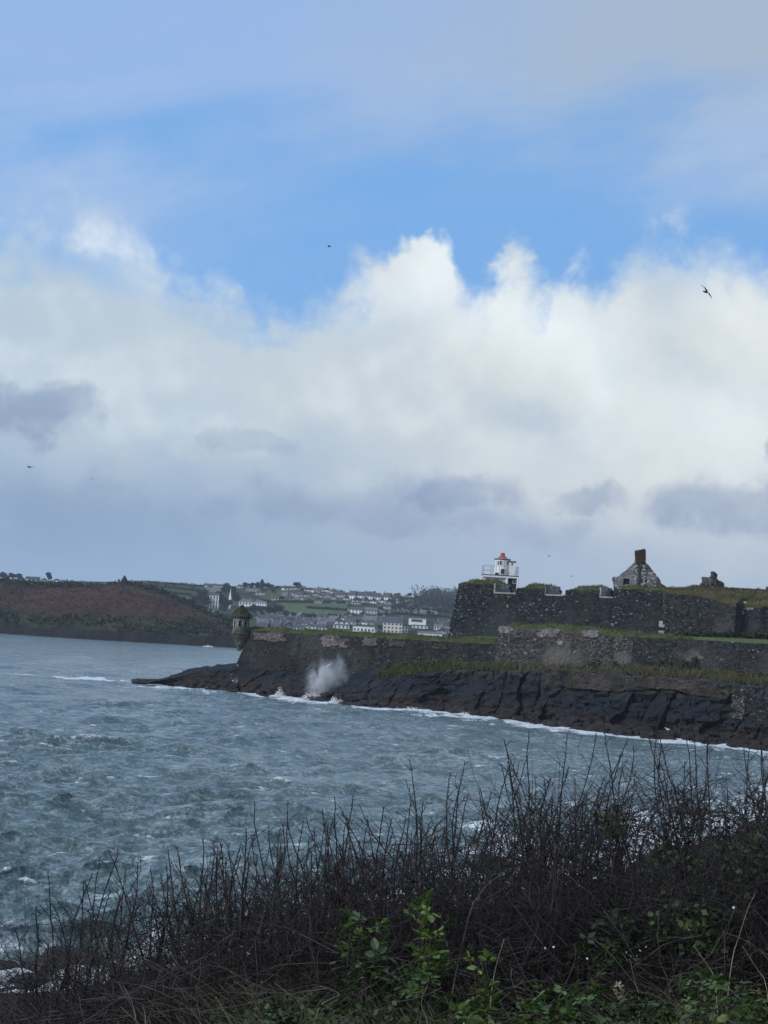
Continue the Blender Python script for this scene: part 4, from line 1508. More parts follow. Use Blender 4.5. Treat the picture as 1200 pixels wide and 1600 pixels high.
# ------------------------------------------------------------------ turret on the corner of the sea wall
def build_turret():
    c = P(376, 985, 281.0)
    z0 = c.z
    t = thing('sentry_turret', 'round stone sentry turret with a mossy dome on the wall corner', 'turret', (c.x, c.y, z0))
    t.scale = (0.92, 0.92, 0.95)
    rng = np.random.default_rng(9)

    def ring(prof, n=32, wob=0.05, seed=0.0):
        vs = []
        for r, z in prof:
            for k in range(n):
                a = 2 * math.pi * k / n
                rr = r * (1 + wob * float(vnoise(np.array([math.cos(a) * 2.2 + seed]), np.array([math.sin(a) * 2.2]), np.array([z * 1.6]))[0]))
                vs.append((rr * math.cos(a), rr * math.sin(a), z))
        f = grid_faces(len(prof), n, close=True).tolist()
        f.append(list(range(n))[::-1])
        f.append(list(range((len(prof) - 1) * n, len(prof) * n)))
        return vs, [tuple(q) for q in f]
    # corbelled base tapering into the corner
    v, f = ring([(0.35, -3.6), (0.6, -3.0), (0.95, -2.2), (1.2, -1.6), (1.45, -1.05), (1.45, -0.75), (1.62, -0.7), (1.62, -0.32), (1.5, -0.25), (1.56, 0.02)], wob=0.08, seed=3)
    link('corbel', mesh('corbel', v, f, MAT['stone_turret']), t)
    # body: courses of stone between narrow openings
    openings = [(-2.45, 0.20), (-1.62, 0.22), (-0.85, 0.20), (0.3, 0.2), (1.6, 0.2), (2.6, 0.2)]
    n = 72
    zs = [0.0, 0.35, 0.7, 0.78, 1.2, 1.62, 1.72, 2.05, 2.3]
    vs, fs = [], []
    for z in zs:
        for k in range(n):
            a = 2 * math.pi * k / n
            r = 1.45 * (1 + 0.05 * float(vnoise(np.array([math.cos(a) * 3]), np.array([math.sin(a) * 3]), np.array([z * 2.5]))[0]))
            vs.append((r * math.cos(a), r * math.sin(a), z))
    for i in range(len(zs) - 1):
        for k in range(n):
            am = 2 * math.pi * (k + 0.5) / n
            am = (am + math.pi) % (2 * math.pi) - math.pi
            if 0.7 <= zs[i] < 1.7 and any(abs(am - o) < w for o, w in openings): continue
            fs.append((i * n + k, i * n + (k + 1) % n, (i + 1) * n + (k + 1) % n, (i + 1) * n + k))
    body = link('body', mesh('body', vs, fs, MAT['stone_turret']), t)
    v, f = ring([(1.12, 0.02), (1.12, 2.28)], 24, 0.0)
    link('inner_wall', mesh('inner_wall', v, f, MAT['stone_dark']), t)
    for o, w in openings[:4]:
        m = MB()
        ca, sa = math.cos(o), math.sin(o)
        for q in (-1, 1):
            a = o + q * (w + 0.05)
            m.tube((1.42 * math.cos(a), 1.42 * math.sin(a), 0.66), (1.42 * math.cos(a), 1.42 * math.sin(a), 1.78), 0.11, 0.10, 5)
        m.build('opening_jamb', MAT['stone_pale'], t)
    v, f = ring([(1.55, 2.22), (1.86, 2.30), (1.90, 2.46), (1.80, 2.56)], 36, 0.06, 6)
    link('eave', mesh('eave', v, f, MAT['stone_low']), t)
    prof = [(1.84, 2.54), (1.66, 2.80), (1.40, 3.10), (1.08, 3.45), (0.72, 3.82), (0.40, 4.10), (0.15, 4.30), (0.03, 4.36)]
    v1, f1 = ring(prof, 36, 0.09, 9)
    f1 = [q for q in f1 if len(q) == 4]
    pts = []
    for k in range(900):
        q = rng.random()
        a = rng.random() * 2 * math.pi
        r, z = np.interp(q, np.linspace(0, 1, 8), [p[0] for p in prof]), np.interp(q, np.linspace(0, 1, 8), [p[1] for p in prof])
        pts.append((r * math.cos(a), r * math.sin(a), z - 0.03))
    v2, f2 = blades(pts, 0.20, 0.09, rng, 0.8)
    v, f = join((np.array(v1), np.array(f1)), (v2, f2))
    link('dome', mesh('dome', v, f, MAT['moss']), t)


build_turret()


# ------------------------------------------------------------------ ruined gable and stump on the rampart
def outline_solid(pts, depth, jag=0.08, hole=None, seed=1, step=0.35, skew=(0, 1)):
    """extrude a vertical outline given in (x, z) by depth along y, its edge broken into rough stones"""
    r = random.Random(seed)
    ring = []
    for (a, b), (c, d) in zip(pts, pts[1:] + pts[:1]):
        n = max(1, int(math.hypot(c - a, d - b) / step))
        for k in range(n):
            q = k / n
            ring.append((a + (c - a) * q + r.uniform(-jag, jag), b + (d - b) * q + r.uniform(-jag, jag)))
    bm = bmesh.new()
    edges = []
    loops = [ring] + ([hole] if hole else [])
    for lp in loops:
        vs = [bm.verts.new((p[0], 0, p[1])) for p in lp]
        edges += [bm.edges.new((vs[i], vs[(i + 1) % len(vs)])) for i in range(len(vs))]
    bmesh.ops.triangle_fill(bm, edges=edges, use_beauty=True)
    g = bmesh.ops.extrude_face_region(bm, geom=bm.faces[:])
    mv = [e for e in g['geom'] if isinstance(e, bmesh.types.BMVert)]
    for v in mv:
        v.co.x += skew[0] * depth
        v.co.y += skew[1] * depth
    bmesh.ops.recalc_face_normals(bm, faces=bm.faces[:])
    return bm


def bm_link(bm, name, mat, parent):
    me = bpy.data.meshes.new(name)
    bm.to_mesh(me)
    bm.free()
    me.materials.append(mat)
    return link(name, me, parent)


def build_gable():
    Y = 273.0
    base = P(995, 920, Y)
    t = thing('ruined_gable', 'roofless pointed stone gable with a square chimney standing on the rampart', 'ruin', tuple(base))
    L = lambda x, y: (P(x, y, Y).x - base.x, P(x, y, Y).z - base.z)
    pts = [L(960, 922), L(959, 908), L(957, 905), L(958, 901), L(965, 901), L(976, 893), L(990, 880), L(994, 876), L(1008, 877), L(1016, 886), L(1024, 897), L(1032, 907), L(1034, 922)]
    hole = [L(974, 913), L(984, 913), L(984, 904), L(974.5, 904)]
    bm_link(outline_solid(pts, 0.8, 0.07, hole, 3, 0.4), 'gable_wall', MAT['stone_gable'], t)
    # dark stone backing, added so the window opening reads as shaded
    a, b = L(973, 914), L(985, 903)
    MB().box(a[0], b[0], 0.35, 0.7, a[1], b[1]).build('dark_backing', MAT['stone_dark'], t)
    c0, c1, c2, c3 = L(993.5, 878), L(1008.5, 878), L(1009, 859), L(993.5, 859.5)
    bm_link(outline_solid([(c0[0], c0[1] - 0.2), (c1[0], c1[1] - 0.2), c2, (c2[0] - 0.3, c2[1] + 0.12), c3], 1.35, 0.05, None, 5, 0.4), 'chimney', MAT['brick'], t).location.y = -0.25
    # the chimney breast running down the middle of the wall
    f0, f1 = L(995.5, 917), L(1000.5, 878)
    MB().box(f0[0], f1[0], -0.22, 0.02, f0[1], f1[1], 0.0).build('chimney_breast', MAT['stone_mid'], t)
    # return wall falling away to the right and behind
    r0, r1 = L(1028, 920), L(1037, 905)
    bm = outline_solid([(0, -0.5), (3.0, -0.5), (6.5, -0.6), (6.5, 0.1), (3.0, 0.5), (1.0, 1.0), (0, 1.6)], 0.7, 0.07, None, 8, 0.45)
    o = bm_link(bm, 'side_wall', MAT['stone_mid'], t)
    o.location = (r0[0] - 0.1, 0.3, 0.2)
    o.rotation_euler = (0, 0, math.radians(50))


build_gable()


def build_stump():
    Y = 268.0
    base = P(1114, 922, Y)
    t = thing('ruined_wall', 'lumpy dark stump of a ruined wall on the rampart skyline', 'ruin', tuple(base))
    L = lambda x, y: (P(x, y, Y).x - base.x, P(x, y, Y).z - base.z)
    pts = [L(1096, 923), L(1097, 912), L(1099, 908), L(1099, 901), L(1104, 901.5), L(1112, 902), L(1113, 898), L(1113, 893), L(1116, 894), L(1121, 898), L(1121, 904), L(1126, 908), L(1132, 913), L(1133, 924)]
    bm = outline_solid(pts, 1.6, 0.09, None, 13, 0.3)
    r = random.Random(4)
    for v in bm.verts:
        v.co.y += r.uniform(-0.25, 0.25)
    bm_link(bm, 'rubble_wall', MAT['stone_mid'], t)
    r = np.random.default_rng(2)
    v, f = leaf_quads(np.stack([r.normal(0, 1.1, 160), r.uniform(-0.3, 0.2, 160), np.abs(r.normal(0.3, 0.4, 160))], -1), 0.35, r)
    link('ivy', mesh('ivy', v, f, MAT['gorse']), t)
    base = P(1207, 932, 262.0)
    t = thing('ruined_wall', 'broken dark upright masonry at the right end of the rampart', 'ruin', tuple(base))
    L2 = lambda x, y: (P(x, y, 262.0).x - base.x, P(x, y, 262.0).z - base.z)
    bm_link(outline_solid([L2(1198.5, 935), L2(1198.5, 917), L2(1206, 915), L2(1214, 921), L2(1218, 935)], 1.0, 0.06, None, 17, 0.3), 'rubble_wall', MAT['stone_mid'], t)


build_stump()


# ------------------------------------------------------------------ the small lighthouse
def _white_iron():
    co = objco()
    n = noise(co, 1.2, 6, 0.7)
    run = noise(vscale(co, (4.0, 4.0, 0.7)), 1.0, 5, 0.65)
    base = mixc(smooth(0.57, 0.72, n) * 0.8, (0.70, 0.71, 0.70, 1), (0.16, 0.14, 0.13, 1))
    base = mixc(smooth(0.58, 0.78, run) * 0.55, base, (0.30, 0.25, 0.21, 1))
    return {'Base Color': base, 'Roughness': 0.55, 'Specular IOR Level': 0.35}


MAT['white_iron'] = material('chipped_white_paint', _white_iron)
MAT['red_paint'] = plain('faded_red_paint', (0.36, 0.045, 0.045), 0.5, 0.3, 3)
MAT['dark_iron'] = plain('dark_iron', (0.030, 0.032, 0.035), 0.6, 0.3, 4)
MAT['rail'] = plain('galvanised_rail', (0.40, 0.42, 0.43), 0.5, 0.2, 4, 0.2)
MAT['glass'] = plain('dark_glass', (0.020, 0.024, 0.028), 0.08, 0.1, 2, spec=0.6)


def build_lighthouse():
    Y = 293.0
    base = P(781, 905.5, Y)
    t = thing('lighthouse', 'small white lighthouse with a red cap and railed platform on the rampart', 'lighthouse', tuple(base))
    k = Y / F
    X0 = lambda x: (x - 781) * k
    H = lambda y: (905.5 - y) * k
    # platform slab and the low white wall below it
    MB().box(X0(753.5), X0(808), -2.6, 2.6, H(903.2), H(900.2)).build('platform', MAT['white_iron'], t)
    MB().box(X0(753), X0(808.5), -2.66, 2.66, H(900.2) + 0.004, H(899.2)).build('platform_edge', MAT['dark_iron'], t)
    MB().box(X0(756), X0(788), -2.1, 2.1, -3.0, H(903.2) - 0.004).build('base_wall', MAT['white_iron'], t)
    b = MB().box(X0(793), X0(806), -1.9, 1.9, -3.0, H(904.2)).build('base_room', MAT['dark_iron'], t)
    MB().box(X0(799.5), X0(805), -2.02, -1.9, H(911), H(905.5)).build('window', MAT['white_iron'], t)
    MB().box(X0(800.3), X0(804.2), -2.05, -2.02, H(910.2), H(906.4)).build('window_pane', MAT['glass'], t)
    for x in (791.0, 807.2):
        MB().tube((X0(x), -2.5, -2.6 if x < 800 else -1.2), (X0(x), -2.5, H(903)), 0.14, 0.14, 8).build('support_post', MAT['white_iron'], t)
    # drum, ribbed by its plate joints
    cx, r = X0(783.5), 12.2 * k
    m = MB()
    n = 12
    prof = [(r, H(899.2) + 0.002), (r, H(891)), (r * 1.012, H(891)), (r * 1.012, H(890)), (r, H(890)), (r, H(874.5))]
    m.lathe(prof, 24, (cx, 0))
    m.build('drum', MAT['white_iron'], t, smooth_=False)
    for i in range(n):
        a = 2 * math.pi * (i + 0.3) / n
        m = MB().tube((cx + r * 1.01 * math.cos(a), r * 1.01 * math.sin(a), H(899)), (cx + r * 1.01 * math.cos(a), r * 1.01 * math.sin(a), H(874.6)), 0.035, 0.035, 4)
        m.build('plate_joint', MAT['rail'], t)
    # lantern openings and door, framed
    for x, y0, y1, w in ((780.2, 882.5, 876.5, 0.40), (783.8, 897.5, 888.5, 0.75), (790.2, 881.5, 877, 0.35), (776.5, 883, 877, 0.3)):
        a = math.asin(max(-0.98, min(0.98, (X0(x) - cx) / r)))
        m = MB()
        m.box(-w / 2, w / 2, -0.09, 0.05, H(y0), H(y1))
        o = m.build('lantern_window' if y0 < 890 else 'door', MAT['rail'] if y0 < 890 else MAT['white_iron'], t, (cx + r * math.sin(a), -r * math.cos(a), 0), (0, 0, a))
        m = MB().box(-w / 2 + 0.06, w / 2 - 0.06, -0.11, -0.088, H(y0) + 0.07, H(y1) - 0.07)
        m.build('pane', MAT['glass'], o)
    # rust blooms around the door are in the paint; a vent box sits low on the drum
    MB().box(cx - 1.25, cx - 0.75, -r - 0.02, -r + 0.5, H(899.1), H(895.5)).build('vent_box', MAT['dark_iron'], t)
    m = MB().lathe([(r * 1.06, H(874.8)), (r * 1.10, H(873.8)), (r * 1.02, H(873.2))], 24, (cx, 0))
    m.build('gutter', MAT['dark_iron'], t)
    m = MB().lathe([(r * 0.74, H(872.6)), (r * 0.52, H(870.6)), (r * 0.36, H(868.8)), (r * 0.28, H(867.8)), (r * 0.26, H(867))], 24, (cx, 0))
    rf = m.build('roof', MAT['red_paint'], t, smooth_=True)
    MB().lathe([(r * 1.03, H(873.3)), (r * 0.9, H(872.6)), (r * 0.7, H(872.3))], 24, (cx, 0)).build('roof_rim', MAT['rail'], t)
    m = MB().lathe([(0.34, H(867.4)), (0.36, H(866.8)), (0.36, H(865.2)), (0.42, H(865)), (0.42, H(864.4)), (0.2, H(863.8))], 14, (cx, 0))
    m.build('roof_cap', MAT['red_paint'], rf)
    # the square annex on its right
    MB().box(X0(793.5), X0(803.4), -1.2, 1.2, H(899.1), H(877.6)).build('annex', MAT['white_iron'], t)
    MB().box(X0(793), X0(804.6), -1.35, 1.35, H(877.5), H(876.2)).build('annex_roof', MAT['dark_iron'], t)
    MB().box(X0(797.0), X0(799.0), -1.23, -1.2, H(883), H(879)).build('annex_window', MAT['glass'], t)
    # railings round the platform
    zt, zm, zb = H(885.2), H(892.0), H(899.3)
    posts = [(753.8, -2.5), (767.5, -2.5), (753.8, 0), (753.8, 2.5), (767.5, 2.5), (781, 2.5), (795, 2.5), (807.6, 2.5), (807.6, -2.5), (807.6, 0), (803.0, -2.5)]
    for x, y in posts:
        MB().tube((X0(x), y, zb), (X0(x), y, zt), 0.045, 0.045, 6).build('rail_post', MAT['rail'], t)
    for z in (zt, zm):
        for (xa, ya, xb, yb) in ((753.8, -2.5, 767.5, -2.5), (753.8, -2.5, 753.8, 2.5), (753.8, 2.5, 807.6, 2.5), (807.6, -2.5, 807.6, 2.5), (803.0, -2.5, 807.6, -2.5)):
            MB().tube((X0(xa), ya, z), (X0(xb), yb, z), 0.035, 0.035, 6).build('rail_bar', MAT['rail'], t)
    MB().tube((X0(767.5), -2.5, zt), (X0(795), -2.5, zt), 0.03, 0.03, 6).build('rail_bar', MAT['rail'], t)


build_lighthouse()


# ------------------------------------------------------------------ rough grass on the ledges below the walls
def ledge_grass():
    rng = np.random.default_rng(31)
    pts_g, pts_b = [], []

    def fill(x0, x1, ytop, ybot, Y0, Y1, n, out):
        for _ in range(n):
            x = rng.uniform(x0, x1)
            q = rng.random()
            ye, Ye, yb, Yb = interp_px(EDGE, x)
            a, b = P(x, ye, Ye), P(x, yb, Yb)
            p = a.lerp(b, 0.15 + 0.85 * q)
            out.append((p.x, p.y, p.z - 0.05 + 0.0 * q))
    fill(590, 800, 0, 0, 0, 0, 4600, pts_g)
    fill(780, 985, 0, 0, 0, 0, 700, pts_b)
    fill(975, 1420, 0, 0, 0, 0, 9000, pts_b)
    v, f = blades(np.array(pts_g), 0.75, 0.16, rng, 0.7)
    link('ledge_grass', mesh('ledge_grass', v, f, MAT['turf']), kind='stuff')
    v, f = blades(np.array(pts_b), 0.80, 0.16, rng, 0.7)
    link('withered_grass', mesh('withered_grass', v, f, MAT['turf_brown']), kind='stuff')
    # heaps of bramble against the wall foot
    spots = []
    for (x, q, h, w, n) in ((1010, .8, 1.6, 2.4, 260), (1040, .8, 2.0, 2.6, 300), (1070, .8, 1.9, 2.4, 260), (1085, .9, 2.4, 1.6, 240), (1110, .6, 1.0, 2.2, 160), (1160, .7, 1.2, 2.4, 200), (1190, .7, 1.2, 2.4, 200),
                         (930, .95, 1.4, 2.6, 220), (960, .95, 1.2, 2.0, 160), (880, .9, 0.7, 2.0, 100), (1230, .7, 1.2, 2.6, 200), (640, .9, .8, 2.5, 160), (690, .9, .9, 2.5, 160), (735, .9, .7, 2.2, 120), (610, .9, .8, 2.0, 120)):
        ye, Ye, yb, Yb = interp_px(EDGE, x)
        p = P(x, ye, Ye).lerp(P(x, yb, Yb), q)
        r = rng.random((n, 3))
        d = rng.normal(size=(n, 3))
        d /= np.linalg.norm(d, axis=1, keepdims=True)
        d *= r[:, :1] ** 0.4
        spots.append(np.array(p) + d * np.array([w / 1.6, w / 2.4, h]) * 0.8 + np.array([0, 0, h * 0.25]))
    v, f = leaf_quads(np.concatenate(spots), 0.34, rng)
    link('undergrowth', mesh('undergrowth', v, f, MAT['ledge_leaf']), kind='stuff')
    # the green fern clump hanging on the cliff
    c = P(1008, 1103, 226.5)
    d = rng.normal(size=(170, 3)) * np.array([0.55, 0.35, 0.5])
    v, f = leaf_quads(d, 0.30, rng)
    o = thing('hanging_plant', 'green tuft of plant growing on the dark cliff face below the long wall', 'plant', tuple(c))
    link('foliage', mesh('foliage', v, f, MAT['fern']), o, kind='stuff')
    v, f = tubes([(0, 0.5, -0.5, rng.normal() * .5, -.1, rng.normal() * .4, .02, .008) for _ in range(12)], 4)
    link('stems', mesh('stems', v, f, MAT['fern']), o, kind='stuff')


MAT['ledge_leaf'] = leafmat('wall_foot_bramble', (0.020, 0.026, 0.012), (0.060, 0.060, 0.028), c3=(0.10, 0.08, 0.045))
MAT['fern'] = leafmat('cliff_fern', (0.035, 0.060, 0.018), (0.07, 0.10, 0.032))
ledge_grass()


# ------------------------------------------------------------------ the town across the harbour
MAT['wall_white'] = plain('white_house_wall', (0.80, 0.81, 0.80), 0.8, 0.06, 0.4)
MAT['wall_cream'] = plain('cream_house_wall', (0.66, 0.61, 0.52), 0.8, 0.08, 0.4)
MAT['wall_grey'] = plain('grey_house_wall', (0.42, 0.43, 0.44), 0.85, 0.12, 0.4)
MAT['wall_pink'] = plain('salmon_house_wall', (0.40, 0.25, 0.21), 0.85, 0.12, 0.4)
MAT['wall_blue'] = plain('pale_blue_house_wall', (0.30, 0.36, 0.42), 0.85, 0.12, 0.4)
MAT['wall_stone'] = plain('stone_house_wall', (0.18, 0.17, 0.16), 0.9, 0.2, 0.6)
MAT['slate'] = plain('slate_roof', (0.058, 0.062, 0.070), 0.75, 0.25, 0.5)
MAT['slate_pale'] = plain('pale_slate_roof', (0.13, 0.135, 0.145), 0.75, 0.2, 0.5)
MAT['tile_brown'] = plain('brown_tile_roof', (0.085, 0.060, 0.052), 0.8, 0.2, 0.5)
MAT['chimney'] = plain('chimney_render', (0.26, 0.25, 0.24), 0.9, 0.2, 0.8)
MAT['window'] = plain('window_glass', (0.035, 0.042, 0.050), 0.15, 0.2, 0.5, spec=0.5)
MAT['frame'] = plain('window_frame', (0.62, 0.63, 0.63), 0.6, 0.05, 0.5)
MAT['bare_wood'] = plain('tree_bark', (0.045, 0.040, 0.036), 0.9, 0.3, 1.0)

_cache = {}


def cached(key, make):
    if key not in _cache:
        _cache[key] = make()
    return _cache[key]


def house(label, x, yb, w, h, kind='side', wall='white', roof='slate', rows=2, cols=3, chimneys=2, group=None, rz=0.0, depth=None, roof_share=0.38,
          name='house', cat='house', windows=True, lift=0.0, hi=2000):
    """a house whose foot stands on the hillside where the sight line of pixel (x, yb) meets it; w and h in pixels of the photograph"""
    g = on_hill(x, yb, hi=hi)
    k = g.y / F
    W_, H_ = round(w * k, 1), round(h * k, 1)
    D_ = round(depth if depth else max(6.0, min(9.0, W_ * 0.8)), 1)
    t = thing(name, label, cat, (g.x, g.y + D_ / 2, g.z - 0.3 + lift), rz - math.atan2(g.x, g.y), group)
    hr = H_ * roof_share
    he = H_ - hr
    wm, rm = MAT['wall_' + wall], MAT[roof]
    a, b = W_ / 2, D_ / 2
    key = (kind, W_, H_, D_, wall, roof, rows, cols, chimneys, roof_share)
    if kind == 'side':
        link('wall', cached(key + ('w',), lambda: MB().gable(-a, a, -b, b, -2.5, he, hr * 0.96, 'x').me('wall', wm)), t)
        link('roof', cached(key + ('r',), lambda: MB().pitched(-a - 0.25, a + 0.25, -b - 0.4, b + 0.4, he - 0.12, hr + 0.12, 0.22, 'x').me('roof', rm)), t)
    elif kind == 'gable':
        link('wall', cached(key + ('w',), lambda: MB().gable(-a, a, -b, b, -2.5, he, hr * 0.96, 'y').me('wall', wm)), t)
        link('roof', cached(key + ('r',), lambda: MB().pitched(-a - 0.3, a + 0.3, -b - 0.05, b + 0.3, he - 0.15, hr + 0.15, 0.22, 'y').me('roof', rm)), t)
    elif kind == 'hip':
        link('wall', cached(key + ('w',), lambda: MB().box(-a, a, -b, b, -2.5, he).me('wall', wm)), t)
        link('roof', cached(key + ('r',), lambda: MB().pitched(-a - 0.4, a + 0.4, -b - 0.4, b + 0.4, he + 0.01, hr, 0.18, 'x', min(a * 0.7, b)).me('roof', rm)), t)
    else:
        link('wall', cached(key + ('w',), lambda: MB().box(-a, a, -b, b, -2.5, H_ - 0.5).me('wall', wm)), t)
        link('roof', cached(key + ('r',), lambda: MB().box(-a - 0.3, a + 0.3, -b - 0.5, b + 0.3, H_ - 0.49, H_).me('roof', rm)), t)
        he = H_ - 0.5
    if windows:
        fh = he / max(1, rows)
        ww, wh = min(1.5, W_ / cols * 0.45), min(1.5, fh * 0.50)
        wf = cached((ww, wh, 'f'), lambda: MB().box(-ww / 2 - 0.12, ww / 2 + 0.12, -0.07, 0.1, -0.12, wh + 0.12).me('window', MAT['frame']))
        wp = cached((ww, wh, 'p'), lambda: MB().box(-ww / 2, ww / 2, -0.10, -0.075, 0, wh).me('pane', MAT['window']))
        for r in range(rows):
            for c in range(cols):
                o = link('window', wf, t, (-a + W_ * (c + 0.5) / cols, -b, fh * r + fh * 0.28))
                link('pane', wp, o)
        if kind == 'gable' and hr > 2.2:
            o = link('window', wf, t, (0, -b, he + 0.1))
            link('pane', wp, o)
    for c in range(chimneys):
        if kind in ('side', 'hip'):
            cx = (-a + 0.5, a - 0.5, 0.0, a * 0.5)[c] * (0.55 if kind == 'hip' else 1)
            cm = cached((H_, hr, 'c'), lambda: MB().box(-0.5, 0.5, -0.4, 0.4, H_ - 1.0, H_ + 1.2).box(-0.25, -0.02, -0.12, 0.12, H_ + 1.21, H_ + 1.6).box(0.05, 0.28, -0.12, 0.12, H_ + 1.21, H_ + 1.6).me('chimney', MAT['chimney']))
            link('chimney', cm, t, (cx, 0, 0))
        elif kind == 'gable':
            cm = cached((H_, hr, 'c'), lambda: MB().box(-0.5, 0.5, -0.4, 0.4, H_ - 1.0, H_ + 1.2).box(-0.25, -0.02, -0.12, 0.12, H_ + 1.21, H_ + 1.6).me('chimney', MAT['chimney']))
            link('chimney', cm, t, (0, b - 1.0 if c == 0 else 0, 0))
    return t


def zone(x, y):
    """where in the town a pixel lies, in words"""
    a = ('below the pillared house' if x < 345 else 'by the white spire' if x < 372 else 'near the white villa' if x < 418 else 'left of the green field' if x < 450 and y < 964 else 'behind the turret end of the wall' if x < 450
         else 'under the dome-shaped tree' if x < 480 and y < 964 else 'below the green field' if x < 520 else 'above the dormered cottage' if x < 548 else 'above the glazed house' if x < 592 and y > 960
         else 'by the modern pair on the slope' if x < 592 else 'above the big cream building' if x < 640 else 'under the wooded hill' if x < 672 else 'close to the rampart corner')
    return a + (', high on the hill' if y < 938 else ', halfway up' if y < 960 else ', low down')


ORD = ['first', 'second', 'third', 'fourth', 'fifth', 'sixth', 'seventh', 'eighth', 'ninth', 'tenth', 'eleventh', 'twelfth', 'thirteenth', 'fourteenth', 'fifteenth', 'sixteenth', 'seventeenth', 'eighteenth', 'nineteenth', 'twentieth', 'twenty-first', 'twenty-second']
WALLWORD = {'white': 'white', 'grey': 'grey', 'cream': 'cream', 'stone': 'brown stone', 'blue': 'pale blue', 'pink': 'pink'}
ROOFWORD = {'slate': 'dark roof', 'slate_pale': 'pale roof', 'tile_brown': 'brown roof'}


def build_town():
    R = random.Random(12)
    # --- buildings one can single out
    v = house('large white villa with a hipped roof among dark trees above the turret', 384, 951, 24, 15, 'hip', 'white', 'slate_pale', 2, 5, 2, roof_share=0.26, depth=12, name='villa', cat='house')
    house('lower white wing of the villa with a row of windows, half hidden by trees', 406, 949, 19, 11, 'hip', 'white', 'slate_pale', 2, 5, 1, roof_share=0.2, depth=10, name='villa', cat='house')
    house('bright white gable end with a chimney just right of the turret', 402, 968, 15, 10, 'gable', 'white', 'slate', 1, 2, 1, roof_share=0.6)
    house('long low white roofed house between turret and lower rows', 432, 967, 22, 7, 'side', 'white', 'slate_pale', 1, 4, 0, roof_share=0.45)
    house('small white house with its gable to the water, beside the green field', 453, 967, 14, 9, 'gable', 'white', 'slate', 1, 2, 1, roof_share=0.5)
    house('white house with a steep pale gable below the green field', 470, 968, 12, 12, 'gable', 'white', 'slate_pale', 2, 2, 0, roof_share=0.55, rz=0.5)
    house('salmon pink gabled house under the ridge row', 497, 943, 12, 11, 'gable', 'pink', 'tile_brown', 2, 2, 1, roof_share=0.55)
    house('low white bungalow above the left end of the green field', 436, 938, 24, 5, 'side', 'white', 'slate', 1, 5, 1, roof_share=0.4)
    house('tiny white garage block left of the white garden wall', 516, 942, 6, 4, 'flat', 'white', 'slate', 1, 1, 0)
    house('long low white bungalow under the ridge row', 552, 944, 22, 4.5, 'side', 'white', 'slate', 1, 5, 0, roof_share=0.3)
    house('modern white house with two bays of windows on the green slope', 554, 959, 22, 10, 'side', 'white', 'slate', 2, 4, 0, roof_share=0.25)
    house('modern grey-blue house with a pale roof on the green slope', 579, 960, 20, 11, 'side', 'grey', 'slate_pale', 2, 4, 0, roof_share=0.35)
    t = house('white cottage with three dormer gables and end chimneys above the wall', 533, 982, 25, 11.5, 'side', 'white', 'slate', 1, 4, 2, roof_share=0.5)
    k = t.location.y / F
    for q in (-8, 0, 8):
        m = MB().gable(q * k - 1.3, q * k + 1.3, -4.1, -1.0, 2.4, 4.0, 1.2, 'y')
        d = m.build('dormer', MAT['wall_white'], t)
        MB().box(q * k - 0.5, q * k + 0.5, -4.16, -4.1, 2.8, 3.9).build('pane', MAT['window'], d)
    t = house('modern white house with a wide glazed front and flat pale roof', 568, 988, 34, 11, 'flat', 'white', 'slate_pale', 1, 6, 0)
    house('white annex with one square window beside the glazed house', 583, 988, 11, 9, 'side', 'white', 'slate_pale', 1, 1, 0, roof_share=0.4, lift=0.2)
    house('brownish house tucked behind the big cream building', 592, 984, 17, 15, 'side', 'stone', 'slate', 2, 3, 1, roof_share=0.5)
    t = house('big three-storey cream building with a slate roof and chimneys', 613, 989, 30, 25, 'side', 'cream', 'slate', 3, 5, 2, roof_share=0.34, depth=11, name='tall_house')
    t = house('cream end house with a rounded white gable beside the big building', 632, 989, 11, 16, 'gable', 'cream', 'slate', 2, 2, 0, roof_share=0.3)
    t = house('white flat-roofed modern house with a long dark window', 652, 977, 27, 12, 'flat', 'white', 'slate_pale', 1, 1, 0, windows=False)
    k = t.location.y / F
    MB().box(-10 * k, 8 * k, -4.75, -4.45, 5.5 * k, 10 * k).build('window', MAT['frame'], t)
    MB().box(-9.4 * k, 7.4 * k, -4.82, -4.755, 6 * k, 9.5 * k).build('pane', MAT['window'], t)
    house('white lower block with a deep terrace below the flat-roofed house', 656, 982, 24, 6, 'flat', 'white', 'slate', 1, 4, 0, depth=5)
    house('left of two little white houses below the wooded hill', 668, 954, 15, 6, 'side', 'white', 'slate', 1, 3, 1, roof_share=0.45)
    house('white house with a broad gable below the wooded hill', 688, 956, 13, 8, 'gable', 'white', 'slate', 1, 3, 1, roof_share=0.55)
    house('pale blue terrace with dark windows beside the rampart corner', 692, 984, 18, 15, 'side', 'blue', 'slate', 2, 4, 2, roof_share=0.4)
    house('long low white boat shed right above the wall at the rampart', 672, 993, 38, 6, 'side', 'white', 'slate_pale', 1, 1, 0, windows=False, roof_share=0.35)
    house('long low white terrace on the skyline left of the ridge trees', 334, 918, 30, 6, 'side', 'white', 'slate', 1, 9, 3, roof_share=0.4)
    house('white house with broad pale roofs below the skyline terrace', 333, 925, 22, 6.5, 'side', 'white', 'slate_pale', 1, 5, 0, roof_share=0.6)
    t = house('tall pale house with white pillars between dark trees', 333, 951, 15, 25, 'side', 'grey', 'slate', 3, 3, 0, roof_share=0.12, name='tall_house')
    k = t.location.y / F
    for q in (-6.5, -2.2, 2.2, 6.5):
        MB().tube((q * k, -4.6, 0), (q * k, -4.6, 20 * k), 0.45, 0.38, 8).build('pillar', MAT['wall_white'], t)
    house('low pale cottage at the foot of the pillared house', 330, 957, 20, 4.5, 'side', 'cream', 'slate_pale', 1, 4, 0, roof_share=0.5)
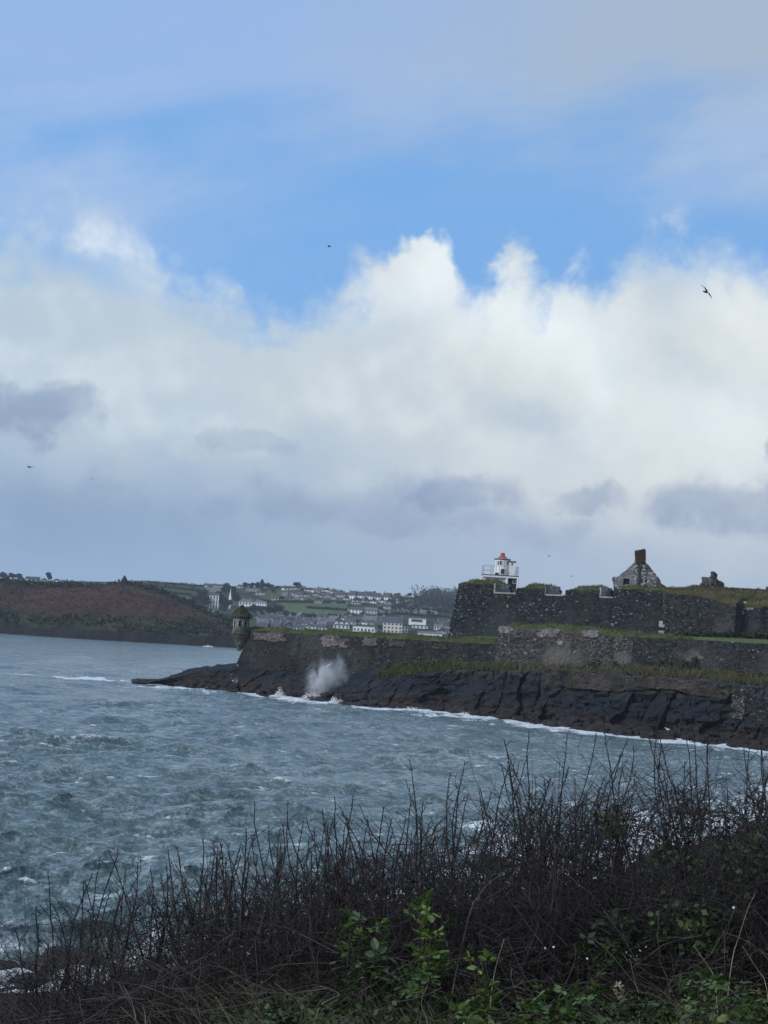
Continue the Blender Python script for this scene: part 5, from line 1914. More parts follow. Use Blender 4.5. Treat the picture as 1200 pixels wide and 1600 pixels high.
    t = thing('spire', 'slim white spire standing among trees left of the villa', 'spire', tuple(on_hill(358.5, 951)))
    MB().box(-1.0, 1.0, -1.0, 1.0, -1, 9).build('tower', MAT['wall_white'], t)
    MB().lathe([(1.25, 9.0), (0.9, 10.0), (0.45, 13.5), (0.05, 17.0)], 8).build('spire_roof', MAT['wall_white'], t)
    house('white house with a gable on the skyline left of the conifer', 374, 919, 9, 6.5, 'gable', 'white', 'slate', 1, 2, 0, roof_share=0.55)
    house('wide pale house below the ridge trees', 394, 924, 20, 5, 'side', 'white', 'slate_pale', 1, 4, 0, roof_share=0.5)
    house('grey house with a pale gable below the ridge trees', 406, 930, 14, 8, 'gable', 'grey', 'slate_pale', 2, 2, 0, roof_share=0.5)

    # --- the row of gabled houses along the ridge
    row = [(531, 935, 14, 11), (551, 937, 11, 13), (562, 936, 12, 11), (575, 938, 12, 13), (588, 939, 14, 12), (605, 940, 13, 13), (619, 940, 13, 9), (633, 941, 12, 8)]
    for i, (x, y, w, h) in enumerate(row):
        wl, rf = R.choice(['white', 'grey', 'white']), R.choice(['slate', 'slate', 'tile_brown'])
        house('%s house with %s, %s from left in the skyline row' % (WALLWORD[wl], ROOFWORD[rf], ORD[i]), x, y - 1, w, h, 'side', wl, rf, 2, 3, 1,
              'houses in the skyline row', R.uniform(-0.5, 0.2), roof_share=0.5)
    row2 = [(521, 937, 8, 10), (541, 938, 8, 9), (556, 942, 11, 10), (571, 942, 10, 10), (584, 943, 9, 9), (597, 942, 9, 9), (608, 945, 12, 11), (624, 943, 9, 8), (640, 945, 9, 6)]
    for i, (x, y, w, h) in enumerate(row2):
        wl, rf = R.choice(['white', 'grey', 'cream', 'white']), R.choice(['slate', 'tile_brown'])
        house('%s gable end, %s from left just below the skyline row' % (WALLWORD[wl], ORD[i]), x, y, w, h, 'gable', wl, rf, 2, 2, 0,
              'gable-fronted houses below the skyline row', R.uniform(-0.3, 0.3), roof_share=0.6)
    for i in range(27):
        x = 446 + (i % 9) * 9.2 + R.uniform(-2, 2)
        y = 922 + (i // 9) * 8 + R.uniform(-1.5, 1.5) + (x - 446) * 0.06
        wl, rf = R.choice(['white', 'grey', 'white', 'cream', 'stone']), R.choice(['slate', 'slate', 'slate_pale', 'tile_brown'])
        house('small %s house, %s from left in the %s line beside the dome-shaped tree' % (WALLWORD[wl], ORD[i % 9], ('upper', 'middle', 'lower')[i // 9]), x, y, R.uniform(7, 11), R.uniform(5.5, 8), R.choice(['side', 'gable']), wl,
              rf, 1, 2, R.choice([0, 1]), 'houses huddled left of the skyline row', R.uniform(-0.5, 0.5), roof_share=0.5)
    for i in range(14):
        x = 596 + (i % 7) * 13 + R.uniform(-4, 4)
        y = 950 + (i // 7) * 9 + R.uniform(-2, 2)
        if 660 < x and y < 957: continue
        wl, rf = R.choice(['white', 'white', 'grey', 'cream']), R.choice(['slate', 'slate_pale'])
        house('small %s house, %s from left in the %s line above the cream building' % (WALLWORD[wl], ORD[i % 7], 'lower' if i >= 7 else 'upper'), x, y, R.uniform(8, 13), R.uniform(5, 8), R.choice(['side', 'gable']), wl, rf, 1, 3, R.choice([0, 1]),
              'houses on the slope above the cream building', R.uniform(-0.4, 0.4), roof_share=0.5)
    # --- the crowded rows near the water
    n = 0
    for j, y in enumerate((966, 971, 976, 981)):
        x = 396 + R.uniform(0, 8)
        n = 0
        while x < 700:
            w = R.uniform(12, 22)
            busy = (518 < x + w / 2 < 602 and y > 971) or (596 < x < 668 and y > 960) or (388 < x < 412 and y < 970) or (660 < x and y < 975) or (430 < x < 478 and y < 968)
            if not busy:
                wl, rf, kd = R.choice(['stone', 'grey', 'white', 'white', 'blue', 'cream']), R.choice(['slate', 'slate', 'slate', 'slate_pale']), R.choice(['side', 'side', 'side', 'gable'])
                n += 1
                yy = y + (x - 400) * 0.032
                house('%s %s with %s, %s from left in the %s waterside row' % (WALLWORD[wl], 'gabled house' if kd == 'gable' else 'house', ROOFWORD[rf], ORD[min(n - 1, 19)], ('topmost', 'second', 'third', 'lowest')[j]), x + w / 2, yy + R.uniform(-1, 1), w, R.uniform(8, 11), kd,
                      wl, rf, R.choice([1, 2]), 3, R.choice([1, 2]),
                      'houses in the crowded waterside rows', R.uniform(-0.35, 0.35), roof_share=R.uniform(0.45, 0.6))
            x += w + R.uniform(-2, 5)
    # --- roofs on the skyline beyond the headland
    for i, (x, y, w, h) in enumerate(((8, 901, 12, 7), (32, 905, 9, 5), (45, 906, 10, 6), (55, 908, 12, 7), (68, 908, 9, 5), (88, 909, 12, 5), (100, 910, 9, 4), (112, 910, 9, 4), (128, 911, 8, 4))):
        house('house %s from the left on the far skyline behind the red hill' % ORD[i], x, y, w, h, R.choice(['side', 'gable']), R.choice(['white', 'grey', 'stone']), 'slate', 1, 2, 0, 'houses beyond the red hill', R.uniform(-0.4, 0.4), roof_share=0.5)


build_town()


# ------------------------------------------------------------------ far trees
MAT['leaf_dark'] = leafmat('dark_tree_leaf', (0.014, 0.020, 0.013), (0.032, 0.040, 0.024))
MAT['leaf_mid'] = leafmat('grey_green_leaf', (0.026, 0.032, 0.020), (0.050, 0.054, 0.032))
MAT['leaf_bare'] = leafmat('bare_branch_haze', (0.030, 0.029, 0.026), (0.058, 0.055, 0.046))


def tree_mesh(kind, seed, mat):
    rng = np.random.default_rng(seed)
    pts = []
    if kind == 'conifer':
        for k in range(520):
            z = rng.random() ** 0.8
            r = (1 - z) * 0.30 * (0.55 + 0.45 * math.sin(z * 34)) + 0.02
            a = rng.random() * 6.28
            q = rng.random() ** 0.4
            pts.append((r * q * math.cos(a), r * q * math.sin(a), 0.12 + 0.88 * z))
        s = 0.10
    else:
        nl = 9
        for k in range(nl):
            a = rng.random() * 6.28
            rr = 0.30 * rng.random() ** 0.5
            c = np.array([rr * math.cos(a), rr * math.sin(a), 0.42 + 0.42 * rng.random()])
            R_ = 0.15 + 0.11 * rng.random()
            d = rng.normal(size=(95, 3))
            d /= np.linalg.norm(d, axis=1, keepdims=True)
            d *= (rng.random((95, 1)) ** 0.35) * R_
            d[:, 2] *= 0.8
            pts += list(c + d)
        s = 0.095
    v, f = leaf_quads(np.array(pts), s, rng)
    return mesh('crown', v, f, mat)


def trunk_mesh(seed):
    rng = np.random.default_rng(seed)
    segs = [(0, 0, -0.1, 0, 0, 0.45, 0.030, 0.020)]
    for k in range(7):
        a = rng.random() * 6.28
        z = 0.25 + 0.25 * rng.random()
        e = (0.26 * math.cos(a), 0.26 * math.sin(a), z + 0.28)
        segs.append((0, 0, z, e[0], e[1], e[2], 0.013, 0.004))
        b = a + rng.normal() * 0.8
        segs.append((e[0] * 0.6, e[1] * 0.6, z + 0.17, e[0] * 0.6 + 0.14 * math.cos(b), e[1] * 0.6 + 0.14 * math.sin(b), z + 0.38, 0.006, 0.002))
    v, f = tubes(segs, 5)
    return mesh('trunk', v, f, MAT['bare_wood'])


CROWNS = {('round', m, s): tree_mesh('round', 40 + s, MAT['leaf_' + m]) for m in ('dark', 'mid', 'bare') for s in range(3)}
CROWNS.update({('conifer', 'dark', 0): tree_mesh('conifer', 60, MAT['leaf_dark'])})
TRUNKS = [trunk_mesh(80 + i) for i in range(3)]


def tree(label, x, yb, h, kind='round', shade='dark', group=None, wide=1.0, hi=2000, loc=None):
    g = on_hill(x, yb, hi=hi) if loc is None else loc
    H = h * g.y / F
    s = random.randrange(3) if kind == 'round' else 0
    t = thing('tree', label, 'tree', tuple(g), random.uniform(0, 6.28), group)
    t.scale = (H * wide, H * wide, H)
    link('crown', CROWNS[(kind, shade, s)], t)
    link('trunk', TRUNKS[s], t)
    return t


def build_trees():
    R = random.Random(3)
    tree('dome-shaped dark tree alone on the skyline above the town', 464, 921, 12, 'round', 'dark', None, 1.55)
    tree('pointed dark conifer rising above the ridge trees', 409, 920, 14, 'conifer', 'dark', None, 1.7)
    for i, (x, y, h, w) in enumerate(((382, 920, 10, 1.3), (392, 921, 11, 1.3), (401, 921, 12, 1.2), (416, 921, 11, 1.3), (424, 921, 8, 1.4), (432, 921, 6, 1.5))):
        tree('dark rounded tree, %s from the left in the ridge clump around the conifer' % ORD[i], x, y, h, 'round', 'dark', 'ridge trees round the conifer', w)
    for i, (x, y, h, w) in enumerate(((352, 932, 22, 1.0), (361, 934, 18, 1.1), (345, 950, 22, 1.0), (368, 944, 20, 1.0), (352, 955, 22, 1.1), (341, 938, 14, 1.2))):
        tree(['tall dark tree left of the spire tip', 'tall dark tree right behind the spire', 'tall dark tree against the right side of the pillared house', 'tall dark tree between spire and villa', 'tall dark tree below the spire foot', 'shorter dark tree behind the pillared house roof'][i], x, y, h, 'round', 'dark', 'dark trees by the spire', w)
    for i, (x, y, h, w) in enumerate(((304, 949, 18, 1.2), (313, 945, 22, 1.1), (321, 951, 20, 1.1), (308, 955, 12, 1.4))):
        tree(['leftmost dark tree of the clump left of the pillared house', 'tallest dark tree in the clump left of the pillared house', 'dark tree touching the left side of the pillared house', 'lowest bushy tree of the clump left of the pillared house'][i], x, y, h, 'round', 'dark', 'dark trees left of the pillared house', w)
    for i, (x, y, h, w) in enumerate(((389, 958, 12, 1.5), (398, 958, 14, 1.3), (408, 959, 12, 1.5), (420, 961, 14, 1.4), (428, 961, 17, 1.2), (437, 961, 16, 1.2), (446, 963, 10, 1.5), (457, 964, 8, 1.5), (415, 948, 12, 1.3))):
        tree('bushy dark tree against the right end of the villa wing' if i == 8 else 'bushy dark tree, %s from the left in the line before the villa' % ORD[i], x, y, h, 'round', 'dark', 'dark trees in front of the villa', w)
    tree('dark tree on the far skyline behind the left end of the red hill', 76, 910, 16, 'round', 'dark', None, 0.9)
    for i, (x, y, h, w) in enumerate(((20, 905, 11, 1.6), (30, 906, 10, 1.5), (4, 902, 12, 1.4))):
        tree('dark bushy tree, %s from the left on the far left skyline' % ['second', 'third', 'first'][i], x, y, h, 'round', 'dark', 'trees at the far left skyline', w)
    for i, (x, y) in enumerate(((259, 917), (271, 918), (300, 921))):
        tree('small round tree, %s from the left on the far field boundary' % ORD[i], x, y, 5, 'round', 'dark', 'small trees on the far fields', 1.4)
    # scattered gardens and hedgerow trees all over the hillside
    todo = []
    while len(todo) < 70:
        x, y = R.uniform(300, 710), R.uniform(924, 988)
        if 428 < x < 545 and 941 < y < 963: continue
        if (372 < x < 418 and y < 953) or (540 < x < 592 and 944 < y < 961): continue
        if (596 < x < 668 and y > 962): continue
        sh, hh = R.choice(['mid', 'bare', 'mid', 'mid']), R.uniform(4, 8)
        todo.append((x, y, sh, hh, '%s %s garden tree %s' % ('taller' if hh > 6 else 'small', {'mid': 'grey-green', 'bare': 'brownish bare'}[sh], zone(x, y))))
    todo.sort()
    names = [q[4] for q in todo]
    for i, (x, y, sh, hh, lab) in enumerate(todo):
        if names.count(lab) > 1:
            lab = ORD[names[:i].count(lab)] + ' from left, ' + lab
        tree(lab, x, y, hh, 'round', sh, 'garden trees of the hillside town', R.uniform(1.1, 1.9))
    # the wooded hill above the right end of the town
    rng = np.random.default_rng(15)
    pts, tr = [], []
    for k in range(130):
        x = rng.uniform(612, 740)
        y = rng.uniform(938, 960) - 3 * math.exp(-((x - 675) / 30) ** 2)
        g = on_hill(x, y)
        H = rng.uniform(7, 13) * (1.25 if x > 640 else 0.75)
        d = rng.normal(size=(70, 3))
        d /= np.linalg.norm(d, axis=1, keepdims=True)
        d *= (rng.random((70, 1)) ** 0.4) * np.array([H * 0.36, H * 0.36, H * 0.42])
        pts.append(np.array(g) + np.array([0, 0, H * 0.58]) + d)
        tr.append((g.x, g.y, g.z - 1, g.x, g.y, g.z + H * 0.8, 0.25, 0.08))
    v1, f1 = leaf_quads(np.concatenate(pts), 1.0, rng)
    v2, f2 = tubes(tr, 4)
    link('woods', mesh('woods', *join((v1, f1), (v2, f2)), MAT['leaf_bare']), kind='stuff')
    # hedges along the field edges
    pts = []
    for (xa, ya, xb, yb) in ((300, 935, 330, 938), (205, 909, 330, 918), (215, 914, 325, 926), (225, 922, 300, 932), (430, 941, 548, 943), (428, 963, 545, 964), (545, 943, 545, 963), (455, 916, 530, 921), (480, 951, 545, 955),
                             (590, 962, 640, 960), (600, 948, 700, 958), (640, 962, 700, 965), (420, 918, 456, 919), (300, 960, 395, 968)):
        for q in np.linspace(0, 1, int(abs(xb - xa) + abs(yb - ya)) * 2):
            g = on_hill(xa + (xb - xa) * q, ya + (yb - ya) * q)
            pts.append(np.array(g) + rng.normal(size=(7, 3)) * np.array([1.0, 0.9, 0.7]) + np.array([0, 0, 1.0]))
    v, f = leaf_quads(np.concatenate(pts), 0.9, rng)
    link('hedgerows', mesh('hedgerows', v, f, MAT['leaf_dark']), kind='stuff')
    # the open green field in the middle of the town
    poly = [(431, 952), (470, 945), (545, 944), (546, 962), (480, 962), (447, 960)]
    xs, ys = np.linspace(430, 546, 40), np.linspace(944, 963, 14)
    V = np.array([[tuple(on_hill(x + (y - 944) * 0.3, y) + Vector((0, 0, 0.25))) for x in xs] for y in ys])
    link('field', mesh('field', V.reshape(-1, 3), grid_faces(14, 40)[:, ::-1], MAT['pasture'], True), kind='structure')


def _pasture():
    co = objco()
    n = noise(co, 0.05, 5, 0.6)
    return {'Base Color': mixc(smooth(0.3, 0.7, n), (0.070, 0.110, 0.048, 1), (0.098, 0.135, 0.062, 1)), 'Roughness': 0.95, 'Specular IOR Level': 0.05}


MAT['pasture'] = material('pasture', _pasture)
build_trees()

# a small stone beacon on the crest of the headland
g = P(194, 911, 783)
t = thing('beacon', 'little dark stone tower on the crest of the red hill', 'tower', (g.x, g.y, float(headland(g.x, 783.0)) - 0.3))
MB().box(-1.5, 1.5, -1.5, 1.5, 0, 2.6, 0.25).build('tower', MAT['stone_dark'], t)
MB().lathe([(1.2, 2.6), (1.0, 3.0), (0.35, 4.2), (0.1, 4.5)], 8).build('cap', MAT['stone_dark'], t)


# ------------------------------------------------------------------ the near bank
def bank(Xc, Yc):
    Xc, Yc = np.asarray(Xc, float), np.asarray(Yc, float)
    a = Xc / np.maximum(Yc, 1.0)
    sh = near_shore(np.clip(a, -0.55, 0.55))
    edge = 9.0 + 0.6 * fbm(Xc / 1.5, Xc * 0, 4.0, 3)
    z0 = 10.22 + 0.30 * np.minimum(0, Xc + 0.4) * (Xc > -8) + np.where(Xc <= -8, -2.3, 0) + 0.06 * np.maximum(0, Xc)
    z0 = z0 + 0.10 * fbm(Xc / 0.9, Yc / 0.9, 1.0, 4)
    t = np.clip((Yc - edge) / (sh - edge), -0.5, 1.6)
    slope = z0 * np.clip(1 - np.clip(t, 0, 1), 0, 1) ** 2.3
    z = np.where(t <= 0, z0, slope)
    low = np.clip(1 - np.abs(t - 0.78) / 0.3, 0, 1)
    z = z + low * (0.55 * fbm(Xc / 3.0, Yc / 3.0, 7.0, 4) + 0.35 * np.abs(fbm(Xc / 1.1, Yc / 1.1, 2.0, 3)))
    z = np.where(t > 1, -(t - 1) * 9.0 + 0.2 * fbm(Xc / 2.0, Yc / 2.0, 2.0, 3), z)
    return z


def _bank():
    co = objco()
    x, y, z = separate(co)
    n, f = noise(co, 0.8, 5, 0.65), noise(co, 6.0, 5, 0.7)
    soil = mixc(smooth(0.35, 0.7, n), (0.022, 0.022, 0.012, 1), (0.050, 0.042, 0.028, 1))
    soil = mixc(smooth(0.5, 0.75, f) * 0.6, soil, (0.035, 0.050, 0.020, 1))
    stone = mixc(smooth(0.3, 0.7, noise(co, 1.6, 6, 0.7)), (0.016, 0.015, 0.015, 1), (0.060, 0.052, 0.048, 1))
    low = smooth(3.4, 1.6, z + (n - 0.5) * 1.6)
    return {'Base Color': mixc(low, soil, stone), 'Roughness': 0.85, 'Specular IOR Level': 0.15, 'bump': (f + n, 1.0, 0.08)}


MAT['bank'] = material('bank_soil', _bank)


def build_bank():
    ys = np.concatenate([np.linspace(-6, 4, 12), np.linspace(4.2, 12, 70), np.linspace(12.3, 40, 90), np.linspace(40.5, 175, 190)])
    us = np.linspace(-0.5, 0.5, 230)
    rows = []
    for yy in ys:
        xs = us * max(16.0, yy * 1.1 + 8)
        rows.append(np.stack([xs, np.full_like(xs, yy), bank(xs, np.full_like(xs, yy))], -1))
    V = np.array(rows)
    link('ground', mesh('near_ground', V.reshape(-1, 3), grid_faces(*V.shape[:2]), MAT['bank'], True), kind='structure')


build_bank()


def boulder(label, x, y, w, h, Y=None, seed=0, d=0.8):
    """a dark rock standing in the shallows, w and h in pixels"""
    c = W(x, y) if Y is None else P(x, y, Y)
    k = c.y / F
    rng = np.random.default_rng(seed)
    bm = bmesh.new()
    bmesh.ops.create_icosphere(bm, subdivisions=4, radius=1.0)
    co = np.array([v.co[:] for v in bm.verts])
    n = fbm(co[:, 0] * 1.3 + seed * 3, co[:, 1] * 1.3, co[:, 2] * 1.3, 5)
    step = fbm(co[:, 0] * 2.5 + seed * 7, co[:, 1] * 2.5, co[:, 2] * 4.5, 2)
    r = 1 + 0.34 * n + 0.10 * np.round(step * 3) / 3
    co = co * r[:, None]
    co[:, 2] = np.where(co[:, 2] > 0, co[:, 2], co[:, 2] * 0.5)
    for v, p in zip(bm.verts, co):
        v.co = (p[0] * w * k / 2, p[1] * w * k / 2 * d, p[2] * h * k)
    me = bpy.data.meshes.new('rock')
    bm.to_mesh(me)
    bm.free()
    me.materials.append(MAT['shore_rock'])
    o = link('rock', me, None, (c.x, c.y, c.z - 0.15 if Y is None else c.z))
    return tag(o, label, 'rock')


MAT['shore_rock'] = material('shore_rock', lambda: (lambda co: {'Base Color': mixc(smooth(0.3, 0.7, noise(co, 2.2, 6, 0.7)), (0.014, 0.012, 0.012, 1), (0.055, 0.043, 0.038, 1)),
                             'Roughness': 0.6, 'bump': (noise(co, 3.0, 6, 0.7), 1.0, 0.25)})(objco()))
boulder('dark boulder in the surf behind the left end of the hedge', 95, 1512, 120, 36, None, 3)
boulder('low dark rock in white surf behind the middle of the hedge', 655, 1342, 90, 12, None, 5)
boulder('wide dark rock in white surf right of the middle one', 768, 1350, 95, 20, None, 8)
boulder('long low rock in the surf behind the right end of the hedge', 1120, 1272, 150, 8, None, 9)


# ------------------------------------------------------------------ bare thorn hedge
MAT['twig'] = material('thorn_twig', lambda: {'Base Color': mixc(island(), (0.012, 0.0105, 0.0115, 1), (0.052, 0.044, 0.044, 1)), 'Roughness': 0.75, 'Specular IOR Level': 0.2})
MAT['twig_grey'] = material('dead_twig', lambda: {'Base Color': mixc(island(), (0.035, 0.030, 0.028, 1), (0.115, 0.100, 0.088, 1)), 'Roughness': 0.85, 'Specular IOR Level': 0.1})
MAT['straw'] = material('dry_stalk', lambda: {'Base Color': mixc(island(), (0.16, 0.13, 0.09, 1), (0.30, 0.26, 0.19, 1)), 'Roughness': 0.85, 'Specular IOR Level': 0.1})
MAT['thorn_leaf'] = leafmat('small_dark_leaf', (0.010, 0.016, 0.010), (0.030, 0.040, 0.020), c3=(0.06, 0.05, 0.03))
MAT['ivy_leaf'] = leafmat('ivy_leaf', (0.026, 0.046, 0.018), (0.062, 0.090, 0.030), c3=(0.075, 0.085, 0.03))
MAT['petal'] = plain('white_petal', (0.62, 0.62, 0.58), 0.8, 0.1, 20)

TIPS = [(-350, 1490), (-150, 1470), (0, 1452), (40, 1440), (80, 1372), (130, 1352), (190, 1322), (260, 1330), (330, 1296), (400, 1284), (470, 1290), (540, 1262), (600, 1210), (650, 1235), (700, 1200), (770, 1168), (830, 1146), (900, 1148), (960, 1138),
        (1020, 1136), (1090, 1130), (1150, 1122), (1200, 1130), (1350, 1130), (1700, 1120)]


def stem_segments(R, base, height, out, r0, lean, spur=0.5, step=0.06, fine=1.0, tip_r=0.0021):
    """one upright thorn stem with its side branches and spurs, appended to out"""
    d = Vector((lean[0], lean[1], 1.0)).normalized()
    p = Vector(base)
    n = max(4, int(height / step))
    seg = height / n
    for i in range(n):
        q = i / n
        d = (d + Vector((R.gauss(0, 0.085), R.gauss(0, 0.085), 0.035))).normalized()
        e = p + d * seg
        ra, rb = r0 + (tip_r - r0) * q, r0 + (tip_r - r0) * (q + 1 / n)
        out.append((p.x, p.y, p.z, e.x, e.y, e.z, ra, rb))
        # side branch
        if 0.12 < q < 0.88 and R.random() < 0.42 * fine:
            ln = height * (0.10 + 0.26 * R.random()) * (1.15 - q)
            side_branch(R, e, d, ln, rb * 0.72, out, 1)
        # short spur or bud
        for _ in range(2):
            if R.random() < spur:
                a = R.random() * 6.28
                s = Vector((math.cos(a), math.sin(a), 0.5 + R.random() * 0.7)).normalized()
                l = R.uniform(0.008, 0.026) if R.random() < 0.8 else R.uniform(0.03, 0.07)
                f = p.lerp(e, R.random())
                g = f + s * l
                out.append((f.x, f.y, f.z, g.x, g.y, g.z, 0.0024, 0.0012))
        p = e


def side_branch(R, p, d, ln, r0, out, depth):
    a = R.random() * 6.28
    s = Vector((math.cos(a), math.sin(a), R.uniform(-0.1, 0.5)))
    dd = (d * R.uniform(0.35, 0.9) + s * R.uniform(0.5, 0.9)).normalized()
    r0 = max(r0, 0.0020)
    n = max(2, int(ln / 0.05))
    p = Vector(p)
    for i in range(n):
        q = i / n
        dd = (dd + Vector((R.gauss(0, 0.12), R.gauss(0, 0.12), 0.06))).normalized()
        e = p + dd * (ln / n)
        out.append((p.x, p.y, p.z, e.x, e.y, e.z, r0 * (1 - 0.55 * q), r0 * (1 - 0.55 * (q + 1 / n))))
        if depth < 2 and R.random() < 0.35:
            side_branch(R, e, dd, ln * R.uniform(0.25, 0.55), r0 * 0.65, out, depth + 1)
        if R.random() < 0.55:
            a = R.random() * 6.28
            g = e + Vector((math.cos(a), math.sin(a), 0.5)).normalized() * R.uniform(0.008, 0.035)
            out.append((e.x, e.y, e.z, g.x, g.y, g.z, 0.0016, 0.0008))
        p = e


def tangle(R, c, spread, height, n, out, rmin=0.0012, rmax=0.0028):
    """crossing thin stems that fill the lower part of a shrub"""
    for _ in range(n):
        p = Vector((c[0] + R.uniform(-spread, spread), c[1] + R.uniform(-spread, spread) * 0.8, c[2] + height * R.random() ** 1.3))
        a = R.random() * 6.28
        d = Vector((math.cos(a), math.sin(a), R.uniform(-0.15, 1.3))).normalized()
        r = R.uniform(rmin, rmax)
        for i in range(R.randint(3, 7)):
            d = (d + Vector((R.gauss(0, 0.22), R.gauss(0, 0.22), R.gauss(0, 0.16)))).normalized()
            e = p + d * R.uniform(0.03, 0.075)
            out.append((p.x, p.y, p.z, e.x, e.y, e.z, r, r * 0.86))
            if R.random() < 0.35:
                s = Vector((R.gauss(0, 1), R.gauss(0, 1), R.gauss(0.3, 1))).normalized() * R.uniform(0.012, 0.05)
                g = e + s
                out.append((e.x, e.y, e.z, g.x, g.y, g.z, r * 0.7, r * 0.4))
            r *= 0.86
            p = e


def build_hedge():
    R = random.Random(77)
    rng = np.random.default_rng(78)
    k = 0
    for row, (Y, dx, share, tall) in enumerate(((8.7, 105, 1.0, 1.0), (8.0, 118, 0.93, 0.97), (7.3, 132, 0.70, 0.88))):
        x = -330 + 40 * row
        kk = 0
        while x < 1640:
            px = x + R.uniform(-22, 22)
            Yk = Y + R.uniform(-0.22, 0.22)
            ytip = float(np.interp(px, [t_[0] for t_ in TIPS], [t_[1] for t_ in TIPS])) + R.uniform(-22, 8)
            top = P(px, ytip, Yk)
            gz = float(bank(top.x, Yk))
            H = (top.z - gz) * (tall if row < 2 else tall * R.uniform(0.75, 1.0))
            x += dx
            if H < 0.25: continue
            kk += 1
            where = ('at the low left end of the hedge' if px < 230 else 'in the left part of the hedge' if px < 480 else 'in the middle of the hedge' if px < 760 else 'in the tall right part of the hedge' if px < 1020 else 'at the tall right end of the hedge')
            depth_word = ('seaward', 'middle', 'front')[row]
            t = thing('thorn_shrub', 'dark leafless thorn shrub, %s from the left in the %s row of the hedge' % (ORD[kk - 1], depth_word), 'shrub', (top.x, Yk, gz - 0.03), 0.0, 'leafless thorn shrubs of the hedge')
            out = []
            ns = (R.randint(12, 17) if row < 2 else R.randint(7, 10)) if px > 250 else R.randint(4, 7)
            for s in range(ns):
                b = (R.gauss(0, 0.11), R.gauss(0, 0.09), 0)
                h = H * (1.02 if s == 0 else R.uniform(0.62, 1.06))
                stem_segments(R, b, h, out, R.uniform(0.0052, 0.0082) if s else 0.0085, (R.gauss(0, 0.17), R.gauss(0, 0.12)), spur=0.7)
            v, f = tubes(out, 4)
            link('stems', mesh('stems', v, f, MAT['twig'], True), t, kind='stuff')
            out = []
            tangle(R, (0, 0, 0.0), 0.30, H * float(np.interp(px, [500, 950], [0.58, 0.74])), int((230 + 260 * (px > 500) + 110 * row) * (1.0 if px > 250 else 0.45 + 0.4 * (row == 2))), out)
            v, f = tubes(out, 3)
            link('twigs', mesh('twigs', v, f, MAT['twig'], True), t, kind='stuff')
            out = []
            tangle(R, (0, -0.12, 0.0), 0.30, H * 0.40, 60 + 50 * row, out, 0.0010, 0.0022)
            v, f = tubes(out, 3)
            link('dead_twigs', mesh('dead_twigs', v, f, MAT['twig_grey'], True), t, kind='stuff')
            # small dark leaves that hang on in the lower growth, thicker to the right
            nleaf = int(np.interp(px, [0, 300, 500, 800, 1000, 1300], [60, 150, 320, 700, 1000, 1100]))
            hh = float(np.interp(px, [0, 500, 900, 1050, 1300], [0.35, 0.42, 0.50, 0.66, 0.74])) * H
            pts = np.stack([rng.uniform(-0.30, 0.30, nleaf), rng.uniform(-0.26, 0.26, nleaf), rng.random(nleaf) ** 1.15 * hh], -1)
            cl = vnoise(pts[:, 0] * 7 + k * 5.1, pts[:, 1] * 7, pts[:, 2] * 7)
            pts = pts[cl > -0.12]
            v, f = leaf_quads(pts, 0.018, rng)
            link('leaves', mesh('leaves', v, f, MAT['thorn_leaf']), t, kind='stuff')
            k += 1
    return k


build_hedge()


# ------------------------------------------------------------------ brambles, ivy, grass and dry stalks in front of the hedge
def leaflet(L, w, seed, ser=0.10):
    r = random.Random(seed)
    n = 6
    vs, mid = [], []
    for i in range(n + 1):
        q = i / n
        ww = w * math.sin(math.pi * min(1, q * 0.93 + 0.05)) ** 0.8 * (1 - 0.25 * q)
        zz = -0.12 * L * q * q
        j = (1 + ser * (1 if i % 2 else -1))
        vs.append((-ww * j, q * L, zz + 0.16 * w))
        vs.append((0, q * L, zz))
        vs.append((ww * j, q * L, zz + 0.16 * w))
    fs = []
    for i in range(n):
        a = i * 3
        fs += [(a, a + 1, a + 4, a + 3), (a + 1, a + 2, a + 5, a + 4)]
    return vs, fs


def bramble_leaf_mesh(seed, L):
    r = random.Random(seed)
    m = MB()
    for ang, sc_, off in ((0, 1.0, 0.022), (1.15, 0.78, 0.012), (-1.15, 0.78, 0.012)):
        vs, fs = leaflet(L * sc_, L * sc_ * 0.36, seed)
        ang += r.uniform(-0.12, 0.12)
        c, s = math.cos(ang), math.sin(ang)
        tilt = r.uniform(-0.25, 0.25)
        m.add([(c * x - s * (y + off), s * x + c * (y + off), z + tilt * x) for x, y, z in vs], fs)
    m.tube((0, -0.03, 0.005), (0, 0.02, 0), 0.0011, 0.0009, 4)
    return m


def _bramble(name, a, b):
    def fn():
        r = objrand()
        base = mixc(r, a + (1,), b + (1,))
        n = noise(objco(), 60.0, 3, 0.6)
        base = mixc(smooth(0.45, 0.75, n) * 0.35, base, tuple(v * 0.5 for v in a) + (1,))
        return {'Base Color': base, 'Roughness': 0.5, 'Specular IOR Level': 0.35}
    return material(name, fn)


MAT['bramble'] = _bramble('bramble_leaf', (0.042, 0.080, 0.022), (0.095, 0.150, 0.036))
MAT['bramble_dark'] = _bramble('dark_bramble_leaf', (0.020, 0.038, 0.016), (0.044, 0.070, 0.025))
MAT['bramble_bright'] = _bramble('young_bramble_leaf', (0.078, 0.145, 0.026), (0.160, 0.240, 0.045))
MAT['cane'] = plain('bramble_cane', (0.055, 0.040, 0.034), 0.7, 0.3, 8)
LEAVES = {(s, m): bramble_leaf_mesh(s, 0.040 + 0.006 * s).me('leaf', MAT[m]) for s in range(4) for m in ('bramble', 'bramble_dark', 'bramble_bright')}


